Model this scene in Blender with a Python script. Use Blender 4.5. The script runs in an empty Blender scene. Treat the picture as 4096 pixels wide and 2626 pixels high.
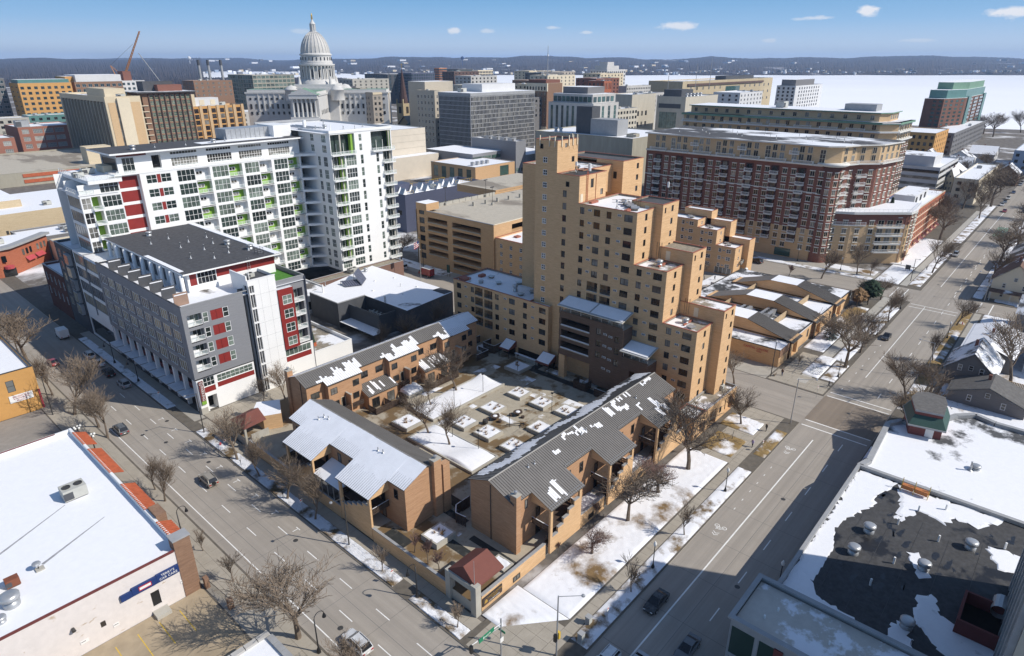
import bpy,math,random
from mathutils import Vector,Matrix
random.seed(7)
sc=bpy.context.scene
COL=sc.collection
R_=math.radians
# ---------------------------------------------------------------- camera
cd=bpy.data.cameras.new('camera');cam=bpy.data.objects.new('camera',cd);COL.objects.link(cam)
cam.location=(0,0,70);cam.rotation_euler=(R_(90-22.4),0,R_(41.6-90))
cd.sensor_width=36;cd.lens=22.69;cd.clip_start=.5;cd.clip_end=40000
sc.camera=cam
# ---------------------------------------------------------------- sun and sky
SUNV=Vector((.55,-1.05,1.0)).normalized()
sd=bpy.data.lights.new('sun','SUN');sd.energy=4.5;sd.angle=R_(.5);sd.color=(1,.94,.85)
so=bpy.data.objects.new('sun',sd);COL.objects.link(so);so.location=(0,0,400)
so.rotation_euler=SUNV.to_track_quat('Z','Y').to_euler()
w=bpy.data.worlds.new('World');sc.world=w;w.use_nodes=True
nt=w.node_tree;nt.nodes.clear()
def wn(t,**k):
    n=nt.nodes.new(t)
    for a,b in k.items(): setattr(n,a,b)
    return n
wo=wn('ShaderNodeOutputWorld');bg=wn('ShaderNodeBackground');sk=wn('ShaderNodeTexSky')
sk.sky_type='NISHITA';sk.sun_disc=False;sk.sun_elevation=math.asin(SUNV.z);sk.sun_rotation=math.atan2(SUNV.x,SUNV.y)
sk.altitude=300;sk.air_density=1.0;sk.dust_density=.35;sk.ozone_density=2.2
SKS=.125;SKB=1/SKS;bg.inputs['Strength'].default_value=SKS
tc=wn('ShaderNodeTexCoord');sx=wn('ShaderNodeSeparateXYZ');mx=wn('ShaderNodeMix',data_type='RGBA')
ln=nt.links.new
ln(tc.outputs['Generated'],sx.inputs[0])
# near the horizon the physical sky is too yellow for this cold dry day: pale blue there, the Nishita sky above
cr=wn('ShaderNodeValToRGB');els=cr.color_ramp.elements
for p,c in ((.0,(.56,.66,.80)),(.022,(.50,.64,.82)),(.05,(.30,.51,.77)),(.09,(.155,.375,.66)),(.2,(.10,.28,.56))):
    e=els[0] if p==0 else (els[len(els)-1] if p==.2 else els.new(p));e.position=p;e.color=(*c,1)
sca=wn('ShaderNodeMix',data_type='RGBA');sca.blend_type='MULTIPLY';sca.inputs[0].default_value=1;sca.inputs[7].default_value=(SKB,SKB,SKB,1)
fd=wn('ShaderNodeMapRange');fd.inputs['From Min'].default_value=.12;fd.inputs['From Max'].default_value=.4;mh=wn('ShaderNodeMix',data_type='RGBA')
ln(sx.outputs[2],cr.inputs[0]);ln(cr.outputs[0],sca.inputs[6]);ln(sx.outputs[2],fd.inputs[0]);ln(fd.outputs[0],mh.inputs[0]);ln(sca.outputs[2],mh.inputs[6]);ln(sk.outputs[0],mh.inputs[7])
ln(mh.outputs[2],mx.inputs[6]);mx.inputs[7].default_value=(.80*SKB,.82*SKB,.87*SKB,1)
# small fair-weather puffs low in the sky: (degrees left of the view, elevation, half width, half height)
nz=wn('ShaderNodeTexNoise');nz.inputs['Scale'].default_value=46;nz.inputs['Detail'].default_value=8;nz.inputs['Roughness'].default_value=.62;nz2=wn('ShaderNodeVectorMath',operation='MULTIPLY');nz2.inputs[1].default_value=(1,1,2.2)
ln(tc.outputs['Generated'],nz2.inputs[0]);ln(nz2.outputs[0],nz.inputs['Vector']);acc=None
for a,e,w_,h_,o_ in ((-13.1,2.6,1.5,.30,.9),(-26.4,3.35,.7,.34,1),(-22.9,3.0,1.3,.18,.7),(-34.8,3.05,1.5,.38,1),(-36.9,3.15,.9,.3,.95),(-40.1,3.2,1.3,.34,1),(4.6,2.3,.5,.22,.85),(2.0,2.3,.6,.16,.5),(-3.4,2.55,.7,.16,.6),(-6,2.2,.5,.12,.6),(-20,1.5,.5,.15,.4),(-30,1.4,1.2,.12,.35),(16.6,2.2,.8,.2,.35),(-38,1.5,.9,.12,.35),(40,3.4,1.4,.3,.8),(62,3,1.6,.35,.9),(-58,3.2,1.6,.35,.9),(-75,2.6,1.2,.3,.9),(90,2.6,1.5,.3,.9),(130,3.2,1.6,.35,.9),(180,2.6,1.4,.3,.9),(-120,3,1.6,.35,.9)):
    az=R_(41.6+a);el=R_(e);mp=wn('ShaderNodeMapping',vector_type='TEXTURE');mp.inputs['Location'].default_value=(math.cos(az)*math.cos(el),math.sin(az)*math.cos(el),math.sin(el));mp.inputs['Rotation'].default_value=(0,0,az);mp.inputs['Scale'].default_value=(.3,R_(w_),R_(h_))
    le=wn('ShaderNodeVectorMath',operation='LENGTH');ad=wn('ShaderNodeMath',operation='MULTIPLY_ADD');ad.inputs[1].default_value=-2.6;mr=wn('ShaderNodeMapRange');mr.inputs[1].default_value=-.15;mr.inputs[2].default_value=-.75;mr.inputs[4].default_value=o_
    ln(tc.outputs['Generated'],mp.inputs[0]);ln(mp.outputs[0],le.inputs[0]);ln(nz.outputs[0],ad.inputs[0]);ln(le.outputs['Value'],ad.inputs[2]);ln(ad.outputs[0],mr.inputs[0])
    if acc: mxm=wn('ShaderNodeMath',operation='MAXIMUM');ln(acc,mxm.inputs[0]);ln(mr.outputs[0],mxm.inputs[1]);acc=mxm.outputs[0]
    else: acc=mr.outputs[0]
ln(acc,mx.inputs[0]);ln(mx.outputs[2],bg.inputs[0]);ln(bg.outputs[0],wo.inputs[0])
sc.view_settings.view_transform='Standard';sc.view_settings.look='None';sc.view_settings.gamma=1
sc.view_settings.exposure=0.12;sc.view_settings.use_curve_mapping=False
sc.cycles.max_bounces=6;sc.cycles.diffuse_bounces=3;sc.cycles.glossy_bounces=3;sc.cycles.volume_bounces=0
sc.cycles.use_denoising=True
# ---------------------------------------------------------------- materials
MATS={}
def newmat(name):
    m=bpy.data.materials.new(name);m.use_nodes=True;m.node_tree.nodes.clear();MATS[name]=m
    t=m.node_tree;o=t.nodes.new('ShaderNodeOutputMaterial');b=t.nodes.new('ShaderNodeBsdfPrincipled')
    t.links.new(b.outputs[0],o.inputs[0]);return m,t,b
def ndn(t,kind,**k):
    n=t.nodes.new(kind)
    for a,v in k.items(): setattr(n,a,v)
    return n
def c4(c): return (c[0],c[1],c[2],1)
def noise(t,scale,vec,detail=4,rough=.6):
    mp=ndn(t,'ShaderNodeMapping');mp.inputs['Scale'].default_value=scale if isinstance(scale,tuple) else (scale,)*3
    n=ndn(t,'ShaderNodeTexNoise');n.inputs['Scale'].default_value=1;n.inputs['Detail'].default_value=detail;n.inputs['Roughness'].default_value=rough
    t.links.new(vec,mp.inputs[0]);t.links.new(mp.outputs[0],n.inputs['Vector']);return n.outputs[0]
def mrange(t,v,a,b,c=0,d=1):
    n=ndn(t,'ShaderNodeMapRange');n.inputs[1].default_value=a;n.inputs[2].default_value=b;n.inputs[3].default_value=c;n.inputs[4].default_value=d
    t.links.new(v,n.inputs[0]);return n.outputs[0]
def mixc(t,f,a,b):
    n=ndn(t,'ShaderNodeMix',data_type='RGBA')
    if isinstance(f,float): n.inputs[0].default_value=f
    else: t.links.new(f,n.inputs[0])
    for i,x in ((6,a),(7,b)):
        if isinstance(x,tuple): n.inputs[i].default_value=c4(x)
        else: t.links.new(x,n.inputs[i])
    return n.outputs[2]
def bump(t,b,h,s,d=.05):
    n=ndn(t,'ShaderNodeBump');n.inputs['Strength'].default_value=s;n.inputs['Distance'].default_value=d
    t.links.new(h,n.inputs['Height']);t.links.new(n.outputs[0],b.inputs['Normal'])
def pos(t): return ndn(t,'ShaderNodeNewGeometry').outputs['Position']
# plain(): a base colour with two scales of grain, so no surface is flat
def plain(name,col,var=.18,scale=.6,rough=.8,spec=.3,metal=0,bs=0.,big=.12,streak=None,local=False):
    m,t,b=newmat(name)
    p=ndn(t,'ShaderNodeTexCoord').outputs['Object'] if local else pos(t)
    lo=tuple(x*(1-var) for x in col);hi=tuple(min(.95,x*(1+var)) for x in col)
    f=noise(t,streak or scale,p,5)
    c=mixc(t,mrange(t,f,.3,.7),lo,hi)
    if big:
        g=noise(t,scale*.12,p,2)
        c=mixc(t,mrange(t,g,.35,.65,0,big*2),c,tuple(x*.72 for x in col))
    t.links.new(c,b.inputs['Base Color']);b.inputs['Roughness'].default_value=rough;b.inputs['Metallic'].default_value=metal
    b.inputs['Specular IOR Level'].default_value=spec
    if bs: bump(t,b,f,bs)
    return m
# patchy(): a base surface partly covered by something else (snow on a roof, wet stains, dead grass)
def patchy(name,under,over,cover,scale=.12,sharp=.04,fine=1.2,rough=(.9,.6),uvar=.25,bs=.25,stretch=(1,1,1),over2=None):
    m,t,b=newmat(name);p=pos(t)
    a=noise(t,tuple(scale*s for s in stretch),p,8,.62);f=noise(t,fine,p,4)
    mask=mrange(t,a,.5+(.5-cover)*.55-sharp,.5+(.5-cover)*.55+sharp)
    u=mixc(t,mrange(t,f,.3,.7),tuple(x*(1-uvar) for x in under),tuple(min(.9,x*(1+uvar)) for x in under))
    o=mixc(t,mrange(t,f,.3,.7),tuple(x*.95 for x in over),over)
    if over2: o=mixc(t,mrange(t,noise(t,scale*2.7,p,4),.45,.62),o,over2)
    t.links.new(mixc(t,mask,u,o),b.inputs['Base Color']);t.links.new(mrange(t,mask,0,1,rough[0],rough[1]),b.inputs['Roughness'])
    b.inputs['Specular IOR Level'].default_value=.25
    s=ndn(t,'ShaderNodeMath',operation='MULTIPLY_ADD');t.links.new(mask,s.inputs[0]);s.inputs[1].default_value=2;t.links.new(f,s.inputs[2])
    bump(t,b,s.outputs[0],bs,.06)
    return m
def brick(name,c1,c2,k=1.0):
    # courses too fine to see singly: streaks along the courses, speckle of single dark and light bricks
    m,t,b=newmat(name);p=pos(t)
    n1=noise(t,(.55*k,.55*k,5.5*k),p,6,.7);n2=noise(t,(2.6*k,2.6*k,12*k),p,2,.6);n3=noise(t,.09,p,3)
    c=mixc(t,mrange(t,n1,.33,.67),c1,c2)
    c=mixc(t,mrange(t,n2,.56,.72,0,.4),c,tuple(x*.55 for x in c1))
    c=mixc(t,mrange(t,n3,.4,.7,0,.22),c,tuple(x*.8 for x in c2))
    t.links.new(c,b.inputs['Base Color']);b.inputs['Roughness'].default_value=.9;b.inputs['Specular IOR Level'].default_value=.15
    bump(t,b,n2,.25,.03)
    return m
def glass(name,cols,rough=.04,spec=.6,metal=0.):
    m,t,b=newmat(name)
    oi=ndn(t,'ShaderNodeObjectInfo');cr=ndn(t,'ShaderNodeValToRGB');cr.color_ramp.interpolation='CONSTANT'
    e=cr.color_ramp.elements
    while len(e) < len(cols): e.new(.5)
    for i,c in enumerate(cols): e[i].position=i/len(cols);e[i].color=c4(c)
    p=pos(t);n=noise(t,(.35,.35,.35),p,3)
    c=mixc(t,mrange(t,n,.4,.6,0,.55),cr.outputs[0],tuple(x*.5 for x in cols[0]))
    t.links.new(oi.outputs['Random'],cr.inputs[0]);t.links.new(c,b.inputs['Base Color'])
    b.inputs['Roughness'].default_value=rough;b.inputs['Specular IOR Level'].default_value=spec;b.inputs['Metallic'].default_value=metal
    bump(t,b,noise(t,.8,p,1),.04,.05)
    return m
SNOW=(.80,.81,.84)
plain('snow',(.80,.81,.84),.05,.5,.75,.3,bs=.5,big=.05)
plain('lake_ice',(.86,.87,.9),.03,.004,.8,.2,big=.08,streak=(.0016,.0005,.002))
brick('tan_brick',(.53,.335,.175),(.68,.455,.26))
brick('town_brick',(.36,.205,.115),(.50,.305,.18),1.0)
brick('dark_brick',(.115,.075,.055),(.175,.118,.085))
brick('red_brick',(.175,.078,.058),(.245,.115,.088))
brick('buff_brick',(.50,.35,.20),(.60,.43,.26))
brick('orange_brick',(.50,.27,.09),(.60,.34,.13))
brick('garage_brick',(.44,.28,.15),(.57,.37,.205))
brick('beige_brick',(.56,.47,.33),(.64,.55,.40),.5)
brick('white_painted',(.62,.57,.54),(.70,.655,.62),.35)
brick('brown_brick',(.20,.12,.08),(.29,.18,.12))
plain('road',(.285,.262,.235),.10,.9,.85,.2,bs=.1,big=.2)
plain('asphalt_lot',(.17,.165,.16),.16,.7,.9,.2,bs=.1,big=.2)
plain('sidewalk',(.37,.345,.30),.10,.7,.9,.2,big=.12)
plain('concrete',(.42,.40,.35),.10,.4,.85,.2,big=.2)
plain('old_concrete',(.36,.335,.27),.12,.25,.9,.2,big=.25,streak=(.5,.5,.08))
plain('limestone',(.50,.46,.38),.08,.3,.85,.2,big=.15,streak=(.4,.4,.1))
plain('granite',(.47,.455,.43),.10,.4,.8,.25,big=.18)
plain('kerb',(.40,.375,.33),.12,.8,.9)
plain('lot_warm',(.36,.29,.20),.14,.5,.9)
plain('yellow_paint',(.62,.42,.06),.15,.9,.7)
plain('joint_course',(.50,.36,.22),.05,1,.9)
plain('white_paint',(.78,.77,.74),.08,.9,.6)
plain('white_panel',(.80,.80,.79),.03,.3,.45,.4,big=.05)
plain('cream',(.66,.58,.44),.05,.4,.8)
plain('gray_siding',(.225,.23,.245),.10,.5,.6,.4,streak=(.4,.4,6))
plain('dark_gray',(.075,.078,.085),.15,.5,.7)
plain('dark_siding',(.075,.08,.085),.15,.5,.6,.4,streak=(.3,.3,7))
plain('red_panel',(.235,.026,.022),.08,.5,.5,.4)
plain('green_panel',(.22,.40,.055),.06,.5,.6)
plain('navy_panel',(.075,.085,.135),.08,.5,.5,.5,streak=(.3,.3,5))
plain('metal_roof',(.19,.178,.165),.10,.35,.5,.5,metal=.15,big=.25)
plain('dark_metal',(.05,.048,.045),.2,1,.5,.5)
plain('black_metal',(.016,.016,.017),.2,1,.4,.5)
plain('galvanised',(.45,.46,.47),.12,.8,.4,.5,metal=.5)
plain('ac_paint',(.47,.47,.43),.10,.8,.6)
plain('terracotta',(.42,.11,.05),.2,1.2,.8)
plain('coping_red',(.34,.125,.085),.12,1,.8)
plain('coping_gray',(.33,.335,.34),.1,.8,.6)
plain('maroon',(.16,.045,.04),.12,.6,.7)
plain('brown_canopy',(.17,.062,.048),.1,.6,.8)
plain('burgundy_wall',(.19,.065,.06),.1,.6,.8)
plain('green_metal',(.03,.075,.06),.1,1,.5,.5)
plain('copper_green',(.17,.29,.21),.1,.5,.7)
plain('teal_panel',(.10,.22,.20),.12,.3,.4,.5)
plain('brown_panel',(.20,.12,.095),.08,.5,.7,streak=(3,3,.2))
plain('wood_brown',(.115,.07,.055),.12,.8,.6)
plain('red_dark',(.12,.022,.02),.1,.5,.5)
plain('snow_dirty',(.66,.68,.72),.1,.8,.8)
plain('turf',(.07,.20,.03),.2,2,.95)
plain('pale_brown',(.30,.20,.15),.1,1,.7)
plain('wood_dark',(.075,.052,.04),.25,2,.9)
plain('wood_pale',(.42,.31,.19),.2,1.5,.9)
plain('gravel_roof',(.27,.24,.19),.3,2.5,.95,.1,bs=.4)
plain('tar_roof',(.055,.056,.06),.25,.25,.75,.35,big=.3)
plain('dark_roof',(.085,.085,.09),.2,.3,.85,.3,big=.3)
plain('shingle',(.13,.125,.12),.25,1.5,.95)
plain('shingle_brown',(.15,.09,.065),.25,1.5,.95)
plain('house_gray',(.17,.165,.165),.1,1,.8,streak=(.5,.5,7))
plain('house_white',(.60,.60,.60),.08,1,.8,streak=(.5,.5,7))
plain('house_blue',(.30,.36,.46),.08,1,.8)
plain('bark',(.16,.125,.095),.25,3,.95,bs=.4,local=True)
plain('twig',(.20,.155,.115),.2,3,.95,local=True)
plain('twig_red',(.19,.12,.10),.2,3,.95,local=True)
plain('needle',(.035,.06,.035),.3,3,.95,local=True)
plain('needle_blue',(.06,.085,.085),.3,3,.95,local=True)
plain('rubber',(.02,.02,.02),.1,3,.9,local=True)
plain('lamp_white',(.75,.75,.72),.05,3,.4)
plain('sign_white',(.78,.77,.75),.04,1,.5)
plain('sign_green',(.02,.22,.11),.05,1,.4)
plain('sign_blue',(.02,.045,.16),.1,1,.5)
plain('gold',(.55,.34,.06),.1,2,.35,.6,metal=.6)
plain('soil',(.14,.085,.05),.25,1.5,.95)
plain('dry_plant',(.33,.21,.11),.25,3,.95)
plain('porta',(.12,.30,.52),.1,1,.5)
plain('skin',(.45,.26,.18),.1,5,.6,local=True)
glass('glass_dark',[(.012,.014,.016),(.02,.022,.025),(.035,.035,.034),(.15,.145,.13),(.017,.02,.02),(.28,.275,.25)])
glass('glass_sl',[(.012,.013,.014),(.02,.02,.02),(.03,.03,.03),(.02,.02,.022),(.22,.21,.19),(.10,.095,.085)])
glass('glass_cond',[(.02,.03,.03),(.03,.045,.042),(.14,.18,.15),(.05,.075,.065),(.20,.25,.215),(.025,.035,.035),(.16,.20,.17)])
glass('glass_blue',[(.02,.045,.06),(.035,.07,.09),(.05,.09,.11)])
glass('glass_green',[(.06,.11,.09),(.10,.16,.13),(.035,.06,.05),(.16,.22,.19)])
glass('glass_mirror',[(.32,.27,.19),(.24,.21,.16),(.10,.10,.11),(.36,.30,.20)],.12)  # warm reflections are put into the pane colours
glass('glass_teal',[(.03,.09,.085),(.05,.13,.12),(.02,.05,.055)])
glass('car_glass',[(.015,.017,.02),(.02,.022,.025)],.03)
plain('rib_brown',(.10,.066,.058),.15,.5,.85);brick('red_brick_l',(.27,.12,.085),(.36,.17,.12));brick('theatre_brick',(.47,.37,.235),(.56,.455,.305),.6);brick('red_brick_o',(.32,.10,.055),(.42,.15,.085));brick('dark_red_brick',(.10,.045,.038),(.15,.07,.055))
plain('awning_red',(.42,.07,.08),.08,1,.8);brick('taupe_stone',(.30,.265,.225),(.36,.32,.275),.5);plain('church_stone',(.42,.33,.20),.15,.6,.9);plain('spire_brown',(.085,.05,.045),.12,.5,.8);plain('slate_gray',(.22,.215,.20),.15,.8,.9);brick('pale_stone',(.43,.385,.315),(.50,.45,.37),.5)
plain('mullion_gray',(.45,.45,.45),.05,1,.5,.4);plain('blind_gray',(.19,.18,.155),.2,.3,.7);plain('limestone_w',(.60,.535,.44),.05,.3,.85,.2,big=.1);plain('yellow_rail',(.66,.44,.06),.08,1,.6);plain('buff_stone',(.46,.38,.25),.08,.3,.9);plain('orange_panel',(.45,.17,.06),.1,1,.7);plain('granite_w',(.56,.55,.53),.06,.4,.75);plain('dome_stone',(.52,.505,.475),.06,.3,.75);plain('crane_orange',(.50,.22,.07),.1,1,.6)
glass('glass_pale',[(.30,.31,.29),(.24,.25,.24),(.36,.36,.33),(.16,.17,.17)],.3);plain('glass_office',(.035,.03,.026),.35,.8,.12,.6)
plain('shade_red',(.07,.03,.025),.2,1,.9);plain('burnt_brick',(.17,.085,.06),.15,.3,.85);plain('sign_red',(.45,.03,.04),.05,1,.5);plain('orange_paint',(.55,.30,.10),.06,1.2,.85,big=.15);plain('rust',(.20,.07,.04),.2,1,.8)
glass('glass_pale_d',[(.05,.05,.05),(.30,.30,.29),(.03,.03,.03),(.22,.22,.21),(.12,.11,.10)],.08)
patchy('shingle_snow',(.12,.115,.11),SNOW,.52,.22,.05,1.2);patchy('shingle_brown_snow',(.15,.09,.065),SNOW,.32,.2,.05,1.2)
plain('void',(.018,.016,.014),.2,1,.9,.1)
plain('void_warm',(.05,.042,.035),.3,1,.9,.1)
patchy('roof_snow',(.10,.10,.10),SNOW,.92,.10)
patchy('roof_snow_heavy',(.16,.155,.15),SNOW,.985,.07,.02)
patchy('roof_snow_mid',(.14,.13,.12),SNOW,.62,.11)
patchy('roof_gravel_snow',(.25,.22,.175),SNOW,.50,.13,.03)
patchy('roof_black_snow',(.062,.062,.064),(.022,.022,.024),.36,.13,.025,1.6,rough=(.85,.35),bs=.05)
patchy('drift_snow',(.30,.30,.31),SNOW,.85,.35,.06,1.6)
patchy('roof_dark_few',(.075,.076,.082),SNOW,.07,.11,.03)
patchy('lawn_snow',(.19,.125,.06),SNOW,.70,.085,.05,1.5,over2=(.76,.77,.80))
patchy('terrace_snow',(.17,.12,.065),SNOW,.60,.24,.06,1.6)
patchy('grass_few_snow',(.24,.165,.07),SNOW,.42,.12,.05,1.3)
patchy('shade_snow',(.19,.16,.12),SNOW,.70,.35,.08,2.0)
patchy('plaza',(.37,.33,.26),(.17,.115,.06),.47,.11,.03,.9,(.9,.6),.10,.05)
patchy('plaza_snow',(.34,.30,.235),SNOW,.45,.20,.03,1.3)
patchy('ramp_deck',(.44,.40,.33),(.26,.225,.18),.42,.05,.03,.8,(.9,.7),.08,.05,(1,.35,1))
patchy('slate_tile',(.035,.037,.036),(.12,.11,.095),.30,.5,.04,1,(.6,.8))
patchy('white_wall_peel',(.68,.63,.60),(.46,.36,.26),.19,.45,.03,1.2,(.8,.9),.05,.05,(1,1,2.2))
patchy('court_snow',(.22,.13,.05),SNOW,.90,.2,.05,2.2)
plain('seam_dark',(.05,.047,.043),.1,1,.6);plain('ridge_metal',(.30,.285,.26),.1,1,.5,.5)
patchy('roof_wing',(.06,.058,.055),SNOW,.66,.06,.03,1.4)
plain('awning_gray',(.42,.42,.42),.08,.8,.7)
plain('cornice_white',(.66,.65,.61),.05,.6,.7)
patchy('roof_condo',(.085,.085,.09),SNOW,.55,.055,.035,.5,stretch=(1,.45,1))
patchy('roof_clinic',(.06,.06,.06),SNOW,.58,.16,.05,1.2)
patchy('roof_dr',(.085,.087,.09),SNOW,.62,.10,.035,1.3)
patchy('white_roof_patch',(.50,.47,.42),SNOW,.45,.13,.02,.8,uvar=.08)
plain('wet_tar',(.020,.020,.022),.2,1.5,.3,.5,big=0)
plain('melt_gray',(.34,.34,.35),.25,1.2,.6)
plain('tail_red',(.35,.01,.01),.05,1,.3,local=True);plain('head_clear',(.7,.7,.68),.05,1,.15,local=True)
plain('flag_red',(.42,.03,.05),.05,1,.8)
plain('lilac',(.42,.36,.55),.08,3,.85)
# ---------------------------------------------------------------- mesh builder
class MB:
    def __init__(s): s.v=[];s.f=[];s.m=[];s.names=[]
    def mi(s,n):
        if n not in s.names: s.names.append(n)
        return s.names.index(n)
    def quad(s,pts,mat):
        i=len(s.v);s.v +=[tuple(p) for p in pts];s.f.append(tuple(range(i,i+len(pts))));s.m.append(s.mi(mat))
    def box(s,x0,x1,y0,y1,z0,z1,mat,top=None,skip=''):
        a=[(x0,y0,z0),(x1,y0,z0),(x1,y1,z0),(x0,y1,z0),(x0,y0,z1),(x1,y0,z1),(x1,y1,z1),(x0,y1,z1)]
        for k,q in (('S',(0,1,5,4)),('E',(1,2,6,5)),('N',(2,3,7,6)),('W',(3,0,4,7)),('T',(4,5,6,7)),('B',(3,2,1,0))):
            if k not in skip: s.quad([a[j] for j in q],top if (k=='T' and top) else mat)
    def prism(s,poly,z0,z1,mat,top=None):
        n=len(poly)
        for i in range(n):
            p,q=poly[i],poly[(i+1) % n]
            s.quad([(p[0],p[1],z0),(q[0],q[1],z0),(q[0],q[1],z1),(p[0],p[1],z1)],mat)
        s.quad([(p[0],p[1],z1) for p in poly],top or mat)
    def tube(s,p,q,r0,r1=None,n=6,mat='black_metal',cap=True):
        r1=r0 if r1 is None else r1
        p,q=Vector(p),Vector(q);d=(q-p)
        if d.length < 1e-6: return
        d.normalize();a=d.orthogonal().normalized();b=d.cross(a);i=len(s.v)
        for c,r in ((p,r0),(q,r1)):
            for k in range(n):
                t=2*math.pi*k/n;s.v.append(tuple(c+(a*math.cos(t)+b*math.sin(t))*r))
        mm=s.mi(mat)
        for k in range(n): s.f.append((i+k,i+(k+1) % n,i+n+(k+1) % n,i+n+k));s.m.append(mm)
        if cap and n > 2: s.f.append(tuple(i+n+k for k in range(n)));s.m.append(mm)
    def lathe(s,c,prof,n=12,mat='galvanised'):
        mm=s.mi(mat);i=len(s.v)
        for r,z in prof:
            for k in range(n):
                t=2*math.pi*k/n;s.v.append((c[0]+r*math.cos(t),c[1]+r*math.sin(t),c[2]+z))
        for j in range(len(prof)-1):
            for k in range(n):
                a=i+j*n;s.f.append((a+k,a+(k+1) % n,a+n+(k+1) % n,a+n+k));s.m.append(mm)
        s.f.append(tuple(i+(len(prof)-1)*n+k for k in range(n)));s.m.append(mm)
    def sphere(s,c,r,n=8,mat='lamp_white',sz=1.):
        prof=[(max(.001,r*math.sin(math.pi*j/6)),-r*sz*math.cos(math.pi*j/6)) for j in range(7)]
        s.lathe(c,prof,n,mat)
    def mesh(s,name,smooth=False):
        me=bpy.data.meshes.new(name);me.from_pydata(s.v,[],s.f)
        for n in s.names: me.materials.append(MATS[n])
        if len(s.names) > 1: me.polygons.foreach_set('material_index',s.m)
        if smooth: me.polygons.foreach_set('use_smooth',[True]*len(s.f))
        return me
def link(name,me,parent=None,loc=None,rz=0.,sc_=None,label=None):
    o=bpy.data.objects.new(name,me);COL.objects.link(o)
    if parent is not None:
        o.parent=parent;o.matrix_parent_inverse=INV[parent.name]
    if loc is not None: o.location=loc
    if rz: o.rotation_euler=(0,0,rz)
    if sc_: o.scale=sc_
    if label: o['label']=label
    return o
INV={}
def tag(o,label,cat,group=None):
    o['label']=label;o['category']=cat
    if group: o['group']=group
    return o
def thing(name,label,cat,loc=(0,0,0),group=None):
    o=bpy.data.objects.new(name,None);COL.objects.link(o);o.location=loc;o.empty_display_size=.1
    INV[o.name]=Matrix.Translation(-Vector(loc));tag(o,label,cat,group);return o
def part(name,mb,parent,smooth=False,label=None,kind=None):
    o=link(name,mb.mesh(name,smooth),parent,label=label)
    if kind: o['kind']=kind
    if o.name not in INV: INV[o.name]=Matrix.Identity(4)
    return o
def sub(name,me,parent,loc=None,rz=0.):
    """a sub-part: child of a part mesh; the part sits at its thing's frame"""
    o=bpy.data.objects.new(name,me);COL.objects.link(o);o.parent=parent
    o.matrix_parent_inverse=Matrix.Identity(4)
    if loc is not None: o.location=loc
    if rz: o.rotation_euler=(0,0,rz)
    return o
def struct(name,mb,kind='structure',smooth=False):
    o=link(name,mb.mesh(name,smooth));o['kind']=kind;INV[o.name]=Matrix.Identity(4);return o
def copies(o,loc,rz,label,group=None,s=1.0):
    c=o.copy();COL.objects.link(c);c.location=loc;c.rotation_euler=(0,0,rz);c['label']=label;c.scale=(s,s,s)
    if group: c['group']=group
    for ch in o.children:
        d=ch.copy();COL.objects.link(d);d.parent=c
        for g in ch.children:
            e=g.copy();COL.objects.link(e);e.parent=d
    return c
# ---------------------------------------------------------------- facades
FRZ={'S': 0.,'W': -math.pi/2,'N': math.pi,'E': math.pi/2}
def fp(face,c,u,z,d=0.):
    """point on a wall: u runs along the wall, d goes into the building"""
    if face=='S': return (u,c+d,z)
    if face=='N': return (u,c-d,z)
    if face=='W': return (c+d,u,z)
    return (c-d,u,z)
def facade(mb,face,c,u0,u1,z0,z1,mat,holes=(),reveal=None):
    """wall with real openings; holes = (ua, ub, za, zb, depth, back material or None)"""
    zs=sorted({z0,z1} | {min(max(h[k],z0),z1) for h in holes for k in (2,3)})
    for a,b in zip(zs,zs[1:]):
        if b-a < 1e-4: continue
        iv=sorted((h[0],h[1]) for h in holes if h[2] < b-1e-4 and h[3] > a+1e-4)
        x=u0
        for p,q in iv+[(u1,u1)]:
            if p-x > 1e-4: mb.quad([fp(face,c,x,a),fp(face,c,p,a),fp(face,c,p,b),fp(face,c,x,b)],mat)
            x=max(x,q)
    for h in holes:
        p,q,a,b,d,bm=h;r=reveal or mat
        mb.quad([fp(face,c,p,a),fp(face,c,p,a,d),fp(face,c,p,b,d),fp(face,c,p,b)],r)
        mb.quad([fp(face,c,q,a),fp(face,c,q,a,d),fp(face,c,q,b,d),fp(face,c,q,b)],r)
        mb.quad([fp(face,c,p,a),fp(face,c,q,a),fp(face,c,q,a,d),fp(face,c,p,a,d)],r)
        mb.quad([fp(face,c,p,b),fp(face,c,q,b),fp(face,c,q,b,d),fp(face,c,p,b,d)],r)
        if bm: mb.quad([fp(face,c,p,a,d),fp(face,c,q,a,d),fp(face,c,q,b,d),fp(face,c,p,b,d)],bm)
WM={}
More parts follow.
